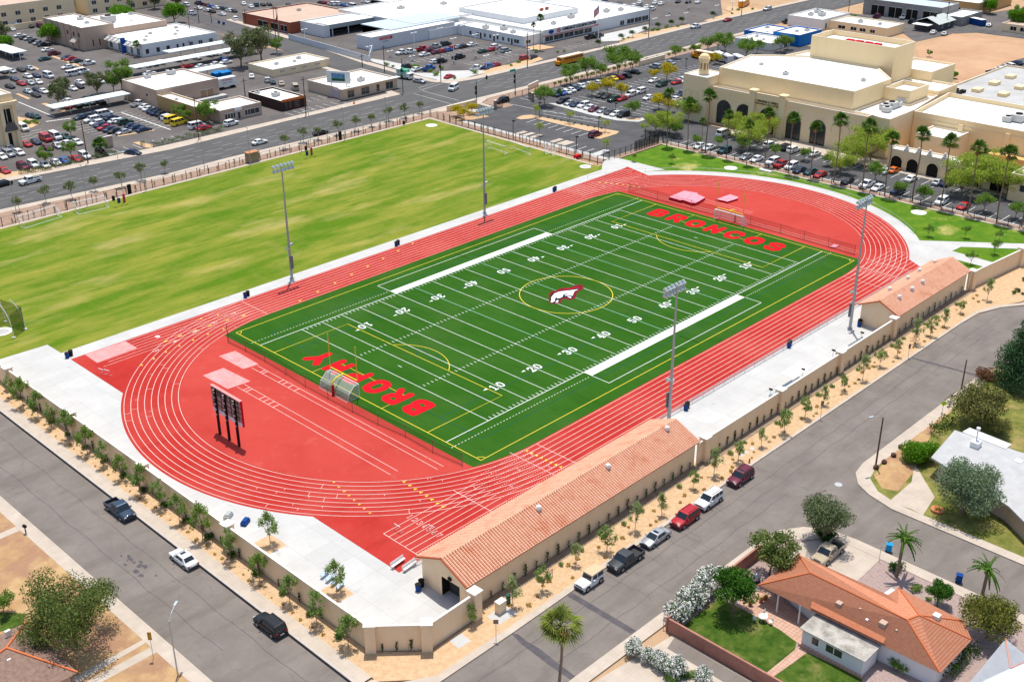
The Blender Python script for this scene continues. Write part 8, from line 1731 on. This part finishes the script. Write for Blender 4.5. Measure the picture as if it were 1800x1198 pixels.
# dumpsters, trailer
for u, v, lab in ((384, 137, 'left blue dumpster beside the trees behind the warehouse'), (396, 136, 'right blue dumpster beside the trees behind the warehouse')):
    p = G(u, v); o = thing('dumpster', lab, 'dumpster', (p.x, p.y, -.05), .1); MB().prism([(-2, -1.2), (2, -1.2), (2, 1.2), (-2, 1.2)], 0, 1.9).obj('bin', mat('dumpster_blue', (.01,.13,.35), .6), o)
    q = MB(); q.add([(-2.05, -1.25, 1.95), (2.05, -1.25, 1.95), (2.05, 1.25, 2.25), (-2.05, 1.25, 2.25)], [(0, 1, 2, 3)]); q.obj('lid', mat('dumpster_lid', (.02,.2,.5), .6), o)
p = G(1718, 44); o = thing('shipping_container', 'blue open container near the right edge beyond the dirt lot', 'container', (p.x, p.y, -.05), 1.2); MB().box(-3.2, -1.3, 0, 3.2, 1.3, 2.5).obj('box', m_bluep, o); MB().box(-3.25, -1.35, 2.502, 3.25, 1.35, 2.62).obj('rim', m_trim, o)
p = G(398.5, 155); o = thing('box_trailer', 'white box trailer with lettered side parked beside the warehouse', 'trailer', (p.x, p.y+.5, -.1), 0); MB().box(-3.6, -1.2, .9, 3.6, 1.2, 3.6).obj('box', m_trim, o)
text_mesh('MOVING', 1.0, 'side_text', m_redp, o, (0, -1.22, 2.9), SS, .01); text_mesh('LOCAL 1 WAY', .6, 'side_text', m_iron, o, (0, -1.22, 2.0), SS, .01)
for x in (-2.4, -1.6, 2.6): MB().tube((x, -1.22, .45), (x, 1.22, .45), .45, .45, 12).obj('wheel', m_tyre, o)
for i, (u, v, c) in enumerate(((302, 208, 'y'), (314, 213, 'y'))): p = G(u, v, 1); car('v', c, p.x, p.y, 12, ('left of two yellow vans beside the ochre wall', 'right of two yellow vans beside the ochre wall')[i], None, False, -.1)
p = G(346, 219, 1); o = car('v', 'w', p.x, p.y, 0, 'van painted in many colours beside the yellow vans', None, False, -.1); q = MB(); rn = random.Random(5)
for j in range(12): x, z = rn.uniform(-2, 1.6), rn.uniform(.5, 1.0); q.box(x, -1.012, z, x+.5, -1.003, z+.25)
q.obj('side_artwork', mat('van_art', (.7,.1,.1), .5, (.1,.5,.2), 2), o)
car('u', 'w', G(406, 214, 1).x, G(406, 214, 1).y, 8, 'white utility car parked before the small tan shop', None, False, -.08); car('s', 'r', G(358, 222, 1).x, G(358, 222, 1).y, 0, 'red car end beside the painted van', None, False, -.1)
p = G(*f6(1130, 440)); box_at(*f6(1150, 470), 2.4, .5, 3.0, m_brown, 'monument_sign', 'brown monument sign behind the bushy pale palm', 'sign')
# patio things and garden
p = G(*r3(100, 590)); o = thing('covered_grill', 'covered grill with grey cover on the patio', 'grill', (p.x, p.y, .04)); q = MB(); q.blob((0, 0, .6), .7, .45, .6, 2, .12); q.obj('cover', m_metal, o); MB().box(-.5, -.3, 0, .5, .3, .3).obj('base', m_iron, o)
p = G(*r3(140, 830)); o = thing('patio_table', 'white wire patio table on the brick patio', 'table', (p.x, p.y, .04)); MB().tube((0, 0, .7), (0, 0, .74), .55, .55, 16).obj('table_top', m_trim, o)
for a in (0, 1.57, 3.14, 4.71): MB().tube((.4*cos(a), .4*sin(a), 0), (.3*cos(a), .3*sin(a), .7), .02, .02, 5).obj('leg', m_trim, o)
for i, (dx, dy) in enumerate(((.9, .2), (-.7, .7), (0.1, -1.0))):
    c = thing('patio_chair', 'white wire patio chair beside the patio table, %s of three' % ordn(i+1), 'chair', (p.x+dx, p.y+dy, .04), i*2.1, 'white patio chairs'); MB().box(-.22, -.22, .42, .22, .22, .46).obj('seat', m_trim, c); MB().box(-.22, .19, .46, .22, .23, .95).obj('backrest', m_trim, c)
    for a in (-.2, .2):
        for b in (-.2, .2): MB().tube((a, b, 0), (a, b, .42), .018, .018, 5).obj('leg', m_trim, c)
for i, (u, v) in enumerate(((65, 735), (130, 715), (155, 700))):
    p = G(*r3(u, v)); o = thing('flower_pot', 'terracotta pot with plant on the patio, %s of three' % ordn(i+1), 'pot', (p.x, p.y, .04), 0, 'pots on the patio'); MB().tube((0, 0, 0), (0, 0, .45), .2, .3, 12).obj('pot', mat('terracotta', (.35,.12,.07), .9), o); inst('plant', SH_gold, o, (0, 0, .4)).scale = (1.2, 1.2, 1.5)
for i, (u, v) in enumerate(((1020, 925), (973, 978), (912, 1022), (862, 1055))):
    p = G(*w3(u, v)); q = MB(); q.blob((0, 0, .25), .5, .4, .35, i, .2); o = q.obj('boulder', mat('boulder_brown', (.12,.06,.05), .95)); o.location = (p.x, p.y, .04); tag(o, 'dark brown boulder, %s of four from the right along the corner yard' % ordn(i+1), 'boulder', 'boulders in the corner yard')
p = G(*r3(1195, 165)); q = MB(); q.tube((0, 0, 0), (0, 0, .35), .9, .9, 18); o = q.obj('planter_ring', mat('orange_brick', (.55,.22,.1), .9)); o.location = (p.x, p.y, .04); tag(o, 'round orange brick planter ring at the driveway edge', 'planter')
inst('planter_plant', SH_gold, o, (0, 0, .3)).scale = (1.6, 1.6, 1.2)
p = G(*v3(158, 300)); o = thing('mailbox', 'dark mailbox beside the pavement on the left', 'mailbox', (p.x, p.y, .03), .2); MB().box(-.06, -.06, 0, .06, .06, 1).obj('post', m_wood, o); MB().box(-.16, -.28, 1.0, .16, .28, 1.32).obj('box', m_iron, o)
for i, (u, v, lab) in enumerate((((425-.0), 923, 'blue plastic chairs stack beside the left wall top corner'), (395, 912, 'small dark tarp bundle near the left wall'))):
    p = G(u, v, .04); q = MB(); q.box(-.7, -.4, 0, .7, .4, .5); q.box(-.5, -.3, .5, .6, .3, .7); o = q.obj('equipment_stack', m_bluep if i == 0 else m_pole); o.location = (p.x+.6, p.y, .045); o.rotation_euler = (0, 0, .5); tag(o, lab, 'equipment')
for i in range(4):
    p = G(563+i*9, 1016+i*7, .04); o = thing('folding_rack', 'pale equipment rack, %s of four behind the left wall' % ordn(i+1), 'rack', (p.x+.7, p.y, .045), .3, 'equipment racks behind the left wall'); q = MB(); q.path([(-.8, 0, 0), (-.8, 0, .8), (.8, 0, .8), (.8, 0, 0)], .03, 5); q.obj('frame', m_metal, o); MB().box(-.75, -.25, .45, .75, .25, .5).obj('shelf', mat('pale_blue_plastic', (.5,.65,.85), .6), o)
# orange cone by the corner store
p = G(622.5, 183); o = thing('traffic_cone', 'orange cone on the pavement before the corner store', 'cone', (p.x, p.y, .06)); MB().tube((0, 0, .05), (0, 0, 1.1), .35, .05, 12).obj('cone', m_hy, o); MB().box(-.4, -.4, 0, .4, .4, .05).obj('base', m_hy, o)
# leaf litter and twig shadows' debris on the gravel, tyre marks and sealed cracks on the streets
rn = random.Random(21); lt = MB()
for i in range(900):
    if i < 520: x, y = rn.uniform(-78, 55), rn.uniform(-61, -57.3)
    else: x, y = rn.uniform(-95.6, -93.5), rn.uniform(-56, 60)
    r_ = rn.uniform(.03, .1); a = rn.uniform(0, 6.28); lt.add([(x+r_*cos(a), y+r_*sin(a), .058), (x+r_*cos(a+1.8), y+r_*sin(a+1.8), .058), (x+r_*cos(a+3.6), y+r_*sin(a+3.6), .085)], [(0, 1, 2)])
tag(lt.obj('leaf_litter', mat('dry_litter', (.26,.15,.08), .95, (.4,.25,.12), 3)), kind='stuff')
sc_ = MB()
for k, (y0, xa, xb) in enumerate(((-65.1, -95, 50), (-69.4, -80, -30), (-67.2, -40, 44))):
    pts = []; x = xa
    while x < xb: pts.append((x, y0+.12*sin(x*.7)+rn.uniform(-.06, .06))); x += rn.uniform(.8, 2)
    sc_.stroke(pts, .07, -.0935+k*.0003)
for k, (x0, ya, yb) in enumerate(((-101.2, -60, 60), (-104.9, -40, 30))):
    pts = []; y = ya
    while y < yb: pts.append((x0+.12*sin(y*.6)+rn.uniform(-.06, .06), y)); y += rn.uniform(.8, 2)
    sc_.stroke(pts, .07, -.0925+k*.0003)
for i in range(16):
    x = rn.uniform(-75, 45); pts = [(x+rn.uniform(-.25, .25), -62.3-j*.9) for j in range(rn.randint(5, 12))]; sc_.stroke(pts, .05, -.0915+i*.0001)
tag(sc_.obj('crack_seal', m_seal), kind='structure')
